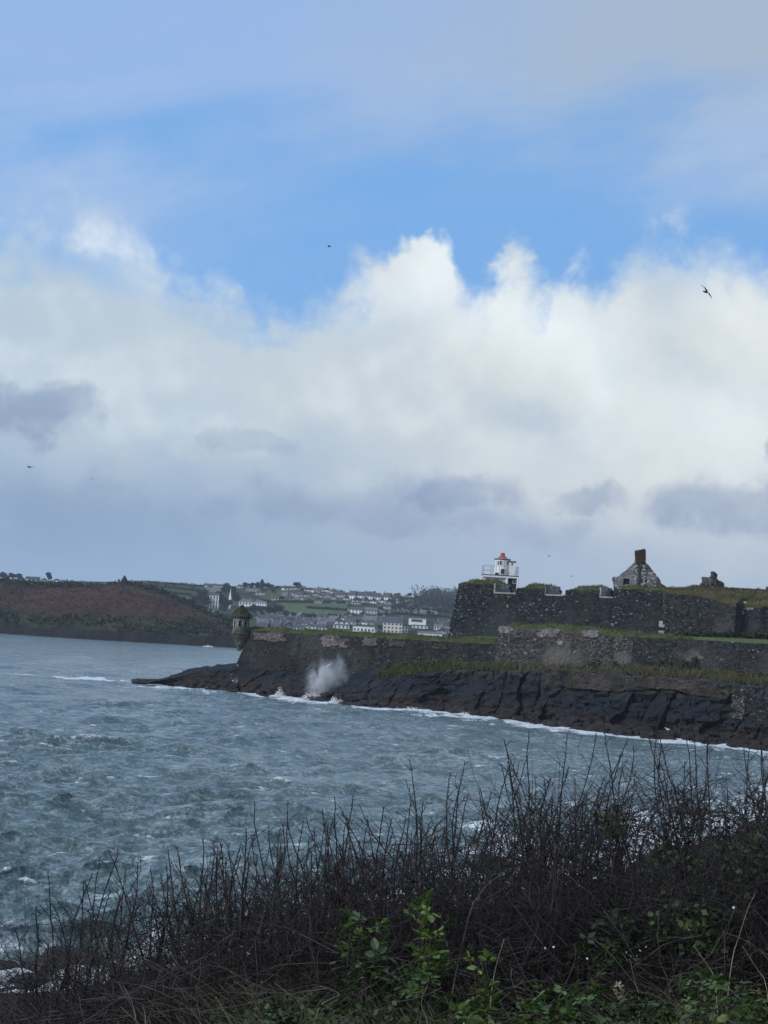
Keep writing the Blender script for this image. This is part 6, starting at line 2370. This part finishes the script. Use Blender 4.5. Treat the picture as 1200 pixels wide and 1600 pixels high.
def bramble(label, x, y, Y, w, h, n, shade, seed, group=None):
    """a bramble whose leafy middle is seen at pixel (x, y); w and h are the half sizes of its leafage in metres"""
    R = random.Random(seed)
    c = P(x, y, Y)
    gz = float(bank(c.x, Y)) - 0.02
    t = thing('bramble', label, 'bramble', (c.x, Y, gz), 0, group)
    zc = c.z - gz
    spots = []
    for i in range(max(3, n // 9)):
        seg = []
        ex, ey, ez = R.uniform(-w, w), R.uniform(-0.2, 0.1), zc + R.uniform(-h, h)
        b0 = (R.uniform(-w, w) * 0.4, R.uniform(0.0, 0.2), 0)
        prev = Vector(b0)
        m = 9
        for k in range(1, m + 1):
            q = k / m
            p = Vector((b0[0] + (ex - b0[0]) * q, b0[1] + (ey - b0[1]) * q, ez * math.sin(q * 1.75) / math.sin(1.75) if ez > 0 else 0.02)) + Vector((R.gauss(0, .008), R.gauss(0, .008), R.gauss(0, .008)))
            seg.append((*prev, *p, 0.0030 * (1 - 0.5 * q), 0.0030 * (1 - 0.5 * (q + 0.1))))
            if q > 0.4: spots.append(p.copy())
            prev = p
        v, f = tubes(seg, 5)
        link('cane', mesh('cane', v, f, MAT['cane'], True), t)
    for i in range(n):
        if R.random() < 0.55 and spots:
            p = R.choice(spots) + Vector((R.gauss(0, 0.02), R.gauss(0, 0.02), R.gauss(0, 0.02)))
        else:
            a, q = R.random() * 6.28, R.random() ** 0.5
            p = Vector((w * q * math.cos(a), R.uniform(-0.16, 0.12), max(0.03, zc + h * q * math.sin(a))))
        o = link('leaf', LEAVES[(R.randrange(4), shade if R.random() < 0.8 else 'bramble')], t, tuple(p), (R.gauss(0.55, 0.4), R.gauss(0, 0.4), R.uniform(2.0, 4.3) + (0 if R.random() < 0.7 else R.uniform(-2, 2))))
        s = R.uniform(0.5, 0.95)
        o.scale = (s, s, s)
    return t


bramble('bright green bramble spray climbing highest in front of the hedge', 672, 1462, 6.9, 0.075, 0.17, 46, 'bramble_bright', 1)
bramble('single yellow-green bramble tip above the bright spray', 656, 1416, 7.0, 0.03, 0.04, 9, 'bramble_bright', 2)
bramble('dark green bramble mound left of the bright spray', 568, 1470, 7.0, 0.11, 0.09, 60, 'bramble', 3)
bramble('low dark bramble directly below the left mound', 590, 1512, 6.8, 0.17, 0.07, 60, 'bramble_dark', 4)
bramble('mid green bramble under the bright spray', 660, 1520, 6.6, 0.10, 0.09, 44, 'bramble', 5)
bramble('small bramble shoot with pale leaves right of the bright spray', 745, 1500, 6.8, 0.05, 0.03, 10, 'bramble_bright', 6)
bramble('broad bramble patch along the bottom right of the middle', 850, 1574, 6.0, 0.15, 0.06, 64, 'bramble', 7)
bramble('bramble with rounded leaves beside the pale grass head', 920, 1578, 5.9, 0.11, 0.07, 46, 'bramble', 8)
bramble('bright-leaved bramble at the bottom right before the dry stems', 1095, 1548, 6.1, 0.10, 0.07, 46, 'bramble', 9)
bramble('bramble clump in the bottom right corner', 1185, 1574, 5.9, 0.09, 0.08, 46, 'bramble', 10)
bramble('dark bramble between the two bottom right patches', 1010, 1590, 5.9, 0.12, 0.05, 40, 'bramble_dark', 11)
bramble('low bramble at the bottom edge under the mid green one', 745, 1586, 5.9, 0.12, 0.05, 44, 'bramble', 12)
bramble('dull bramble at the bottom left of the grass', 470, 1592, 5.9, 0.13, 0.04, 34, 'bramble_dark', 13)
bramble('faint dark bramble inside the right half of the hedge', 955, 1440, 7.3, 0.09, 0.06, 30, 'bramble_dark', 14)
bramble('shaded bramble in the hedge above the bottom right patch', 925, 1492, 7.0, 0.12, 0.06, 34, 'bramble_dark', 15)


def ivy(label, x, y, Y, w, h, n, seed):
    rng = np.random.default_rng(seed)
    c = P(x, y, Y)
    gz = float(bank(c.x, Y))
    t = thing('ivy_bush', label, 'bush', (c.x, Y, gz))
    d = rng.normal(size=(n, 3))
    d /= np.linalg.norm(d, axis=1, keepdims=True)
    d *= rng.random((n, 1)) ** 0.45
    pts = d * np.array([w, 0.22, h]) + np.array([0, 0, c.z - gz])
    pts = pts[vnoise(pts[:, 0] * 9 + seed, pts[:, 1] * 9, pts[:, 2] * 9) > -0.15]
    v, f = leaf_quads(pts, 0.022, rng, stretch=1.15)
    link('foliage', mesh('foliage', v, f, MAT['ivy_leaf']), t, kind='stuff')
    seg = []
    R = random.Random(seed)
    for _ in range(6):
        p = Vector((R.gauss(0, 0.05), R.gauss(0, 0.05), 0))
        for k in range(10):
            e = p + Vector((R.gauss(0, w * 0.10), R.gauss(0, 0.02), (c.z - gz + h * 0.6) / 10))
            seg.append((*p, *e, 0.0045 - 0.0003 * k, 0.0042 - 0.0003 * k))
            p = e
    v, f = tubes(seg, 4)
    link('stems', mesh('stems', v, f, MAT['twig'], True), t, kind='stuff')


ivy('dull green ivy bush among bare twigs right of the middle', 955, 1282, 8.3, 0.09, 0.09, 520, 1)
ivy('small ivy clump low in the middle of the hedge', 545, 1392, 8.2, 0.10, 0.05, 240, 2)
ivy('pale-leaved ivy sprig beside the middle clump', 515, 1376, 8.1, 0.025, 0.04, 70, 3)
ivy('broad dark ivy mass filling the right side of the hedge', 1110, 1370, 7.7, 0.34, 0.18, 1300, 4)
ivy('ivy at the far right edge of the hedge', 1185, 1340, 7.6, 0.14, 0.12, 380, 5)
ivy('dark ivy bush under the far right twigs', 1080, 1452, 7.2, 0.20, 0.12, 700, 6)


def build_grass():
    rng = np.random.default_rng(91)
    n = 21000
    x = rng.uniform(-1.7, 1.9, n)
    y = rng.uniform(5.2, 7.6, n)
    dens = fbm(x / 0.35, y / 0.35, 3.0, 3) + np.interp(x, [-1.7, -0.9, -0.3, 0.6, 1.9], [-1.2, -0.75, 0.10, 0.12, 0.0])
    k = dens > -0.1
    x, y = x[k], y[k]
    pts = np.stack([x, y, bank(x, y) - 0.02], -1)
    v, f = blades(pts, 0.19, 0.0046, rng, 0.9, 0.6)
    link('grass', mesh('near_grass', v, f, MAT['grass']), kind='stuff')
    n = 2600
    x = rng.uniform(-1.8, 2.0, n)
    y = rng.uniform(5.4, 8.2, n)
    k = fbm(x / 0.4, y / 0.4, 12.0, 3) > -0.05
    pts = np.stack([x, y, bank(x, y) - 0.02], -1)[k]
    v, f = blades(pts, 0.20, 0.0036, rng, 1.1, 0.6)
    link('dry_grass', mesh('dry_grass', v, f, MAT['dry_grass']), kind='stuff')
    # fallen dead stems lying through the grass
    R = random.Random(5)
    seg = []
    for _ in range(700):
        px, py = R.uniform(-1.7, 1.9), R.uniform(5.6, 7.6)
        p = Vector((px, py, float(bank(px, py)) + R.uniform(0.05, 0.42)))
        a = R.random() * 6.28
        d = Vector((math.cos(a), math.sin(a) * 0.5, R.uniform(-0.25, 0.7))).normalized()
        r = R.uniform(0.0009, 0.0019)
        for k in range(R.randint(4, 9)):
            e = p + d * 0.055
            seg.append((*p, *e, r, r * 0.94))
            d = (d + Vector((R.gauss(0, .12), R.gauss(0, .12), R.gauss(-0.03, .1)))).normalized()
            p = e
    v, f = tubes(seg, 3)
    link('dead_stems', mesh('dead_stems', v, f, MAT['twig_grey'], True), kind='stuff')
    # small broad-leaved ground cover
    n = 5200
    x = rng.uniform(-1.5, 1.9, n)
    y = rng.uniform(5.6, 7.5, n)
    k = fbm(x / 0.28, y / 0.28, 8.0, 3) > 0.0
    pts = np.stack([x, y, bank(x, y) + rng.random(n) * 0.26], -1)[k]
    v, f = leaf_quads(pts, 0.020, rng, stretch=1.2)
    link('ground_cover', mesh('ground_cover', v, f, MAT['ivy_leaf']), kind='stuff')


def _grass(name, a, b, c):
    return material(name, lambda: {'Base Color': mixc(smooth(0.8, 0.95, island()), mixc(island(), a + (1,), b + (1,)), c + (1,)), 'Roughness': 0.6, 'Specular IOR Level': 0.25})


MAT['grass'] = _grass('near_grass', (0.030, 0.046, 0.018), (0.066, 0.088, 0.032), (0.15, 0.125, 0.07))
MAT['dry_grass'] = _grass('dry_grass', (0.050, 0.042, 0.028), (0.105, 0.088, 0.058), (0.17, 0.14, 0.09))
build_grass()


def stalk(label, pts, Y, r=0.0024, head=False, mat='straw', dY=0.0):
    """a dry stem through pixels of the photograph, about Y metres ahead"""
    w = [P(x, y, Y + dY * i / max(1, len(pts) - 1)) for i, (x, y) in enumerate(pts)]
    foot = w[0].copy()
    gz = float(bank(foot.x, foot.y))
    if foot.z > gz + 0.02: w = [Vector((foot.x - (w[1].x - foot.x) * 0.4, foot.y, gz))] + w
    t = thing('dry_stalk', label, 'stalk', tuple(w[0]))
    # round the corners
    for _ in range(2):
        q = [w[0]]
        for a, b in zip(w, w[1:]):
            q += [a.lerp(b, 0.25), a.lerp(b, 0.75)]
        w = q + [w[-1]]
    n = len(w) - 1
    seg = [(*(w[i] - w[0]), *(w[i + 1] - w[0]), r * (1 - 0.6 * i / n), r * (1 - 0.6 * (i + 1) / n)) for i in range(n)]
    v, f = tubes(seg, 5)
    link('stem', mesh('stem', v, f, MAT[mat], True), t)
    if head:
        a, b = w[-1] - w[0], (w[-1] - w[-6])
        rng = np.random.default_rng(4)
        pts_ = np.array([a - b * (1.2 * q) + Vector(rng.normal(size=3) * 0.006 * (1 - q * 0.4)) for q in rng.random(90)])
        v, f = leaf_quads(pts_, 0.014, rng, stretch=2.2)
        link('seed_head', mesh('seed_head', v, f, MAT['straw']), t, kind='stuff')


stalk('long pale branch curving up through the hedge right of the bright bramble', [(706, 1550), (722, 1480), (735, 1420), (748, 1400), (760, 1382), (790, 1362)], 6.9, 0.0042, mat='twig_grey')
stalk('straight pale stem leaning right beside the long branch', [(767, 1552), (775, 1508), (788, 1466)], 6.6, 0.0026)
stalk('pale twig lying almost level high in the hedge', [(795, 1358), (826, 1352), (858, 1352)], 8.0, 0.0028)
stalk('short dry grass stem with a pale feathery head at the bottom', [(990, 1606), (980, 1580), (970, 1556), (963, 1538)], 6.0, 0.0022, head=True)
stalk('bent straw looping over the grass at lower left', [(494, 1572), (520, 1560), (533, 1553), (515, 1545), (496, 1540)], 6.4, 0.0018)
stalk('pale straw rising from the bottom edge left of the middle', [(672, 1600), (655, 1568), (668, 1540)], 6.0, 0.0018)
stalk('dry stem slanting left among the right-hand dead stalks', [(1120, 1530), (1100, 1500), (1084, 1478)], 6.6, 0.0026)
stalk('tall dry stem leaning right near the right edge', [(1142, 1500), (1156, 1460), (1168, 1420), (1180, 1396)], 6.8, 0.0022)
stalk('dry stem leaning left across the bottom right corner', [(1202, 1540), (1180, 1510), (1160, 1478)], 6.3, 0.0022)
stalk('grey dead stem rising at lower left of the hedge', [(215, 1600), (205, 1560), (192, 1540)], 6.6, 0.0026)
stalk('pale broken straw at the bottom left', [(228, 1600), (226, 1578), (222, 1572)], 6.2, 0.0024)
stalk('thin pale stalk with a fork under the dark right-hand hedge', [(1000, 1558), (990, 1528), (985, 1500)], 6.5, 0.0018)

# scattered white blossom low in the right half of the hedge
R = random.Random(44)
flowers = [(985, 1494), (978, 1488), (1146, 1418), (851, 1482), (865, 1480), (905, 1496), (917, 1498), (1000, 1486), (996, 1494), (1076, 1453), (1190, 1490), (1010, 1480)]
PETALS = []
for s in range(3):
    m = MB()
    r2 = random.Random(s)
    for k in range(5):
        a = k * 1.2566 + r2.uniform(-0.1, 0.1)
        c, s_ = math.cos(a), math.sin(a)
        pt = [(0, 0, 0), (0.003, 0.0015, 0.001), (0.0062, 0, 0.003), (0.003, -0.0015, 0.001)]
        m.add([(c * x - s_ * y * 1.5, s_ * x + c * y * 1.5, z) for x, y, z in pt], [(0, 1, 2, 3)])
    PETALS.append(m.me('petals', MAT['petal']))
t = thing('blossom_branch', 'thin branch dotted with tiny white flowers low in the right half of the hedge', 'blossom', tuple(P(985, 1500, 6.95)))
bl = Vector(t.location)
ordered = sorted(flowers)
seg = []
for (x, y) in ordered:
    p = P(x, y, 6.95 + R.uniform(-0.1, 0.1)) - bl
    link('blossom', PETALS[R.randrange(3)], t, tuple(p), (1.2 + R.uniform(-0.5, 0.5), R.uniform(-0.5, 0.5), R.random() * 6))
    q = p + Vector((R.gauss(0, 0.03), 0.03, -0.10))
    seg.append((*p, *q, 0.001, 0.0016))
    e = Vector((q.x * 0.6, 0.04, -0.28))
    seg.append((*q, *e, 0.0016, 0.0022))
v, f = tubes(seg, 4)
link('branch', mesh('branch', v, f, MAT['twig'], True), t)


# ------------------------------------------------------------------ surf thrown up on the rocks
MAT['foam'] = plain('white_water', (0.78, 0.80, 0.81), 0.7, 0.05, 2.0)


def drops(n, rng, shape, size):
    """little eight-sided drops scattered by shape(rng, n)"""
    c = shape(rng, n)
    r = size * (0.3 + rng.random(n) ** 3 * 1.6)
    o = np.array([[1, 0, 0], [-1, 0, 0], [0, 1, 0], [0, -1, 0], [0, 0, 1], [0, 0, -1.0]])
    fq = np.array([[0, 2, 4], [2, 1, 4], [1, 3, 4], [3, 0, 4], [2, 0, 5], [1, 2, 5], [3, 1, 5], [0, 3, 5]])
    v = (c[:, None, :] + o[None] * r[:, None, None]).reshape(-1, 3)
    f = ((np.arange(n) * 6)[:, None, None] + fq[None]).reshape(-1, 3)
    return v, f


def splash(x, y, w, h, n, seed, size=0.16, lean=0.0):
    c = W(x, y)
    k = c.y / F
    rng = np.random.default_rng(seed)

    def shape(r, m):
        a = r.uniform(-1, 1, m)
        hh = np.abs(r.normal(0, 0.5, m)) * np.exp(-(a * 1.4) ** 2) * (1 + 0.35 * np.sin(a * 5 + seed))
        return np.stack([a * w * k / 2 + hh * lean, r.normal(0, 0.5, m), hh * h * k], -1)
    v, f = drops(n, rng, shape, size)
    link('sea_foam', mesh('sea_foam', v, f, MAT['foam'], True), None, tuple(c + Vector((0, 0.2, 0))), kind='stuff')


splash(376, 1082, 60, 15, 4200, 1, 0.065, -0.9)
splash(364, 1081, 24, 14, 1800, 11, 0.06, 0.4)
splash(438, 1090, 34, 10, 1600, 2, 0.06)
splash(492, 1095, 60, 12, 3000, 3, 0.055)
splash(525, 1100, 26, 10, 1400, 4, 0.055)
splash(340, 1079, 70, 4, 1500, 5, 0.055)
splash(640, 1111, 60, 5, 1400, 6, 0.05)
splash(48, 990, 24, 3, 700, 7, 0.13)
splash(325, 1010.5, 16, 1.6, 450, 8, 0.11)
splash(735, 1118, 60, 4, 1200, 9, 0.05)


def build_spray():
    """the plume blown off the rocks: a lumpy body of mist and the drops in it"""
    Y = 263.0
    foot = P(490, 1088, Y)
    k = Y / F
    m = bpy.data.materials.new('sea_spray')
    m.use_nodes = True
    nt = m.node_tree
    for n in list(nt.nodes): nt.nodes.remove(n)
    Tree.cur = nt
    out = _node('ShaderNodeOutputMaterial')
    vol = _node('ShaderNodeVolumePrincipled')
    vol.inputs['Color'].default_value = (0.97, 0.98, 1.0, 1)
    vol.inputs['Anisotropy'].default_value = 0.1
    co = objco()
    x, y, z = separate(co)
    H = 62 * k
    # a ragged burst: dense where it leaves the rock, torn into shreds upwards and to the right
    sw = vadd(co, vscale(noise(co, 0.8, 4, 0.6, kind='Color'), (1.6, 1.6, 1.6)))
    nz = noise(vrot(vscale(sw, (0.55, 0.8, 0.36)), (0.0, 0.5, 0.0)), 1.0, 7, 0.64, 0.6)
    nz2 = noise(sw, 2.3, 6, 0.7)
    u = (x - 1.9 - (z / H - 0.45) * 1.2) / 3.9
    w = (z - H * 0.50) / (H * 0.62)
    r2 = u * u + w * w + (y / 2.0) * (y / 2.0)
    body = smooth(-0.12, 0.75, (nz - 0.5) * 2.6 + (nz2 - 0.5) * 1.1 + 0.46 - r2 * 0.60)
    core = M_('EXPONENT', (((x - 1.1) / 1.5) * ((x - 1.1) / 1.5) + ((z - H * 0.36) / (H * 0.32)) * ((z - H * 0.36) / (H * 0.32))) * -1.0)
    _plug(vol.inputs['Density'], body * (core * 1.9 + 0.34))
    nt.links.new(vol.outputs[0], out.inputs['Volume'])
    MB_ = MB().add([(-4.0, -2.6, -0.6), (8.4, -2.6, -0.6), (8.4, 2.6, -0.6), (-4.0, 2.6, -0.6), (-4.0, -2.6, H * 1.4), (8.4, -2.6, H * 1.4), (8.4, 2.6, H * 1.4), (-4.0, 2.6, H * 1.4)],
                   [(3, 2, 1, 0), (4, 5, 6, 7), (0, 1, 5, 4), (1, 2, 6, 5), (2, 3, 7, 6), (3, 0, 4, 7)])
    link('sea_spray', MB_.me('sea_spray', m), None, tuple(foot), kind='stuff')
    rng = np.random.default_rng(17)

    def shape(r, n):
        q = r.random(n) ** 1.2
        return np.stack([q * 2.0 + 0.4 + r.normal(0, 0.45, n) * (q * 2 + 0.6), r.normal(0, 0.6, n), q * H * 0.95], -1)
    v, f = drops(5200, rng, shape, 0.017)
    link('spray_drops', mesh('spray_drops', v, f, MAT['foam'], True), None, tuple(foot), kind='stuff')


build_spray()


# ------------------------------------------------------------------ birds
MAT['gull'] = plain('gull_plumage', (0.045, 0.047, 0.050), 0.7, 0.3, 6)
MAT['gull_white'] = plain('white_gull_plumage', (0.72, 0.73, 0.74), 0.7, 0.1, 6)


def bird(label, beak, tail, wings, Y, girth, mat='gull', group=None):
    """a gull in flight. beak, tail: (px, py, dy); wings: two lists of (px, py, dy, chord) from shoulder to tip"""
    p3 = lambda t_: P(t_[0], t_[1], Y + t_[2])
    a, b = p3(beak), p3(tail)
    o = (a + b) / 2
    vs, fs = [], []
    ax = (b - a)
    L = ax.length
    d = ax.normalized()
    u = d.cross(Vector((0, 0, 1))).normalized()
    w = u.cross(d)
    prof = [(0.0, 0.05, 0.05), (0.07, 0.22, 0.22), (0.10, 0.46, 0.46), (0.17, 0.62, 0.62), (0.25, 0.66, 0.64), (0.36, 0.98, 0.9), (0.5, 1.0, 1.0), (0.68, 0.72, 0.66), (0.80, 0.42, 0.34), (0.90, 0.62, 0.14), (1.0, 0.85, 0.06)]
    n = 10
    for q, r1, r2 in prof:
        c = a + ax * q - o
        for k in range(n):
            t_ = 2 * math.pi * k / n
            vs.append(c + u * (math.cos(t_) * r1 * girth) + w * (math.sin(t_) * r2 * girth))
    for i in range(len(prof) - 1):
        for k in range(n):
            fs.append((i * n + k, i * n + (k + 1) % n, (i + 1) * n + (k + 1) % n, (i + 1) * n + k))
    fs += [tuple(range(n))[::-1], tuple(range((len(prof) - 1) * n, len(prof) * n))]
    for wing in wings:
        b0 = len(vs)
        for (x, y, dy, ch) in wing:
            c = P(x, y, Y + dy) - o
            th = 0.018 + ch * 0.07
            for (k, h) in ((-0.42, 0), (-0.1, th), (0.58, 0), (-0.1, -th * 0.5)):
                vs.append(c + d * (ch * k) + w * h)
        m = len(wing)
        for i in range(m - 1):
            for k in range(4):
                fs.append((b0 + i * 4 + k, b0 + i * 4 + (k + 1) % 4, b0 + (i + 1) * 4 + (k + 1) % 4, b0 + (i + 1) * 4 + k))
        fs += [(b0 + 3, b0 + 2, b0 + 1, b0), tuple(b0 + (m - 1) * 4 + k for k in range(4))]
    ob = link('gull', mesh('gull', vs, fs, MAT[mat], True), None, tuple(o))
    tag(ob, label, 'bird', group)


bird('dark gull gliding with bent wings high on the right', (1097.6, 454.6, -0.10), (1107.8, 458.2, 0.14),
     [[(1104, 456, 0.0, 0.24), (1103.4, 453, -0.15, 0.22), (1100.6, 449, -0.38, 0.17), (1098, 447.2, -0.55, 0.12), (1094.6, 446, -0.75, 0.03)],
      [(1105, 456.6, 0.05, 0.24), (1107.2, 457.8, 0.2, 0.20), (1109.2, 461.4, 0.4, 0.15), (1110.8, 464.4, 0.5, 0.10), (1112.0, 466.6, 0.6, 0.03)]], 140, 0.085)
bird('tiny dark bird alone in the blue gap of the sky', (511.6, 384.4, -0.1), (517.2, 384.8, 0.1), [[(514, 384.4, 0, 0.2), (513, 384.2, -0.5, 0.15), (512.4, 384.6, -0.9, 0.03)], [(514.6, 384.6, 0, 0.2), (516, 384.2, 0.5, 0.15), (517.6, 384.8, 0.9, 0.03)]], 210, 0.13)
bird('small dark gull low at the left over the hill', (43.0, 729.6, -0.1), (49.6, 730.0, 0.1), [[(46, 729.6, 0, 0.22), (44, 728.6, -0.3, 0.17), (42, 728.0, -0.6, 0.03)], [(47, 729.8, 0, 0.22), (50, 729.4, 0.3, 0.15), (53.5, 730.0, 0.6, 0.03)]], 190, 0.10)
bird('pale distant gull to the right of the left-hand one', (142.2, 747.4, -0.1), (146.0, 748.6, 0.1), [[(144, 748, 0, 0.2), (142, 746.4, -0.3, 0.15), (140, 745.8, -0.6, 0.03)], [(144.6, 748.2, 0, 0.2), (146, 748.6, 0.3, 0.15), (147.6, 750.0, 0.6, 0.03)]], 260, 0.07, 'gull_white')
bird('speck of a gull just right of the lighthouse', (856.6, 869.2, -0.1), (859.4, 868.4, 0.1), [[(858, 868.8, 0, 0.2), (857, 867.8, -0.4, 0.14), (856, 867.2, -0.7, 0.03)], [(858.4, 868.8, 0, 0.2), (859.8, 867.6, 0.4, 0.14), (861, 867.2, 0.7, 0.03)]], 310, 0.09)
bird('speck of a gull above the second grassy merlon', (891.8, 900.4, -0.1), (894.2, 900.8, 0.1), [[(893, 900.4, 0, 0.2), (892, 899.8, -0.4, 0.14), (891, 900.0, -0.6, 0.03)], [(893.4, 900.6, 0, 0.2), (894.4, 899.8, 0.4, 0.14), (895.4, 900.2, 0.6, 0.03)]], 320, 0.08)
bird('white gull with a long wing crossing the spray plume', (508, 1041.4, -0.1), (517, 1038.2, 0.1), [[(512, 1039.6, 0, 0.22), (506, 1042, -0.3, 0.16), (499, 1044.4, -0.6, 0.03)], [(513, 1039.2, 0, 0.22), (517, 1037, 0.3, 0.15), (520, 1035.6, 0.6, 0.03)]], 255, 0.08, 'gull_white')


def standing_gull():
    c = W(1043, 1144)
    c = P(1043, 1143.5, 216.0)
    t = MB()
    rng = 0
    prof = [(0.015, -0.34), (0.06, -0.26), (0.10, -0.12), (0.12, 0.02), (0.10, 0.14), (0.055, 0.20), (0.06, 0.25), (0.055, 0.30), (0.02, 0.36), (0.006, 0.42)]
    n = 10
    vs, fs = [], []
    for i, (r, q) in enumerate(prof):
        zc = 0.30 + (0.10 if q > 0.14 else 0.0) + 0.10 * max(0, min(1, q * 3))
        for k in range(n):
            a = 2 * math.pi * k / n
            vs.append((-q, r * math.cos(a), zc + r * math.sin(a)))
    for i in range(len(prof) - 1):
        for k in range(n):
            fs.append((i * n + k, i * n + (k + 1) % n, (i + 1) * n + (k + 1) % n, (i + 1) * n + k))
    t.add(vs, fs)
    t.tube((0, -0.04, 0.22), (0.01, -0.04, 0.0), 0.012, 0.012, 5)
    t.tube((0, 0.04, 0.22), (0.01, 0.04, 0.0), 0.012, 0.012, 5)
    o = t.build('gull', MAT['gull_white'], None, tuple(c), None, True)
    tag(o, 'white gull standing on the brown foreshore below the cliff', 'bird')


standing_gull()


# ------------------------------------------------------------------ the air
HAZE = 0.00010
m = bpy.data.materials.new('haze')
m.use_nodes = True
nt = m.node_tree
for n in list(nt.nodes): nt.nodes.remove(n)
Tree.cur = nt
out = _node('ShaderNodeOutputMaterial')
vol = _node('ShaderNodeVolumePrincipled')
vol.inputs['Color'].default_value = (0.80, 0.88, 1.0, 1)
vol.inputs['Density'].default_value = HAZE
vol.inputs['Anisotropy'].default_value = 0.2
nt.links.new(vol.outputs[0], out.inputs['Volume'])
link('haze', MB().box(-1900, 1900, -1200, 2900, -12, 95).me('haze', m), kind='stuff')
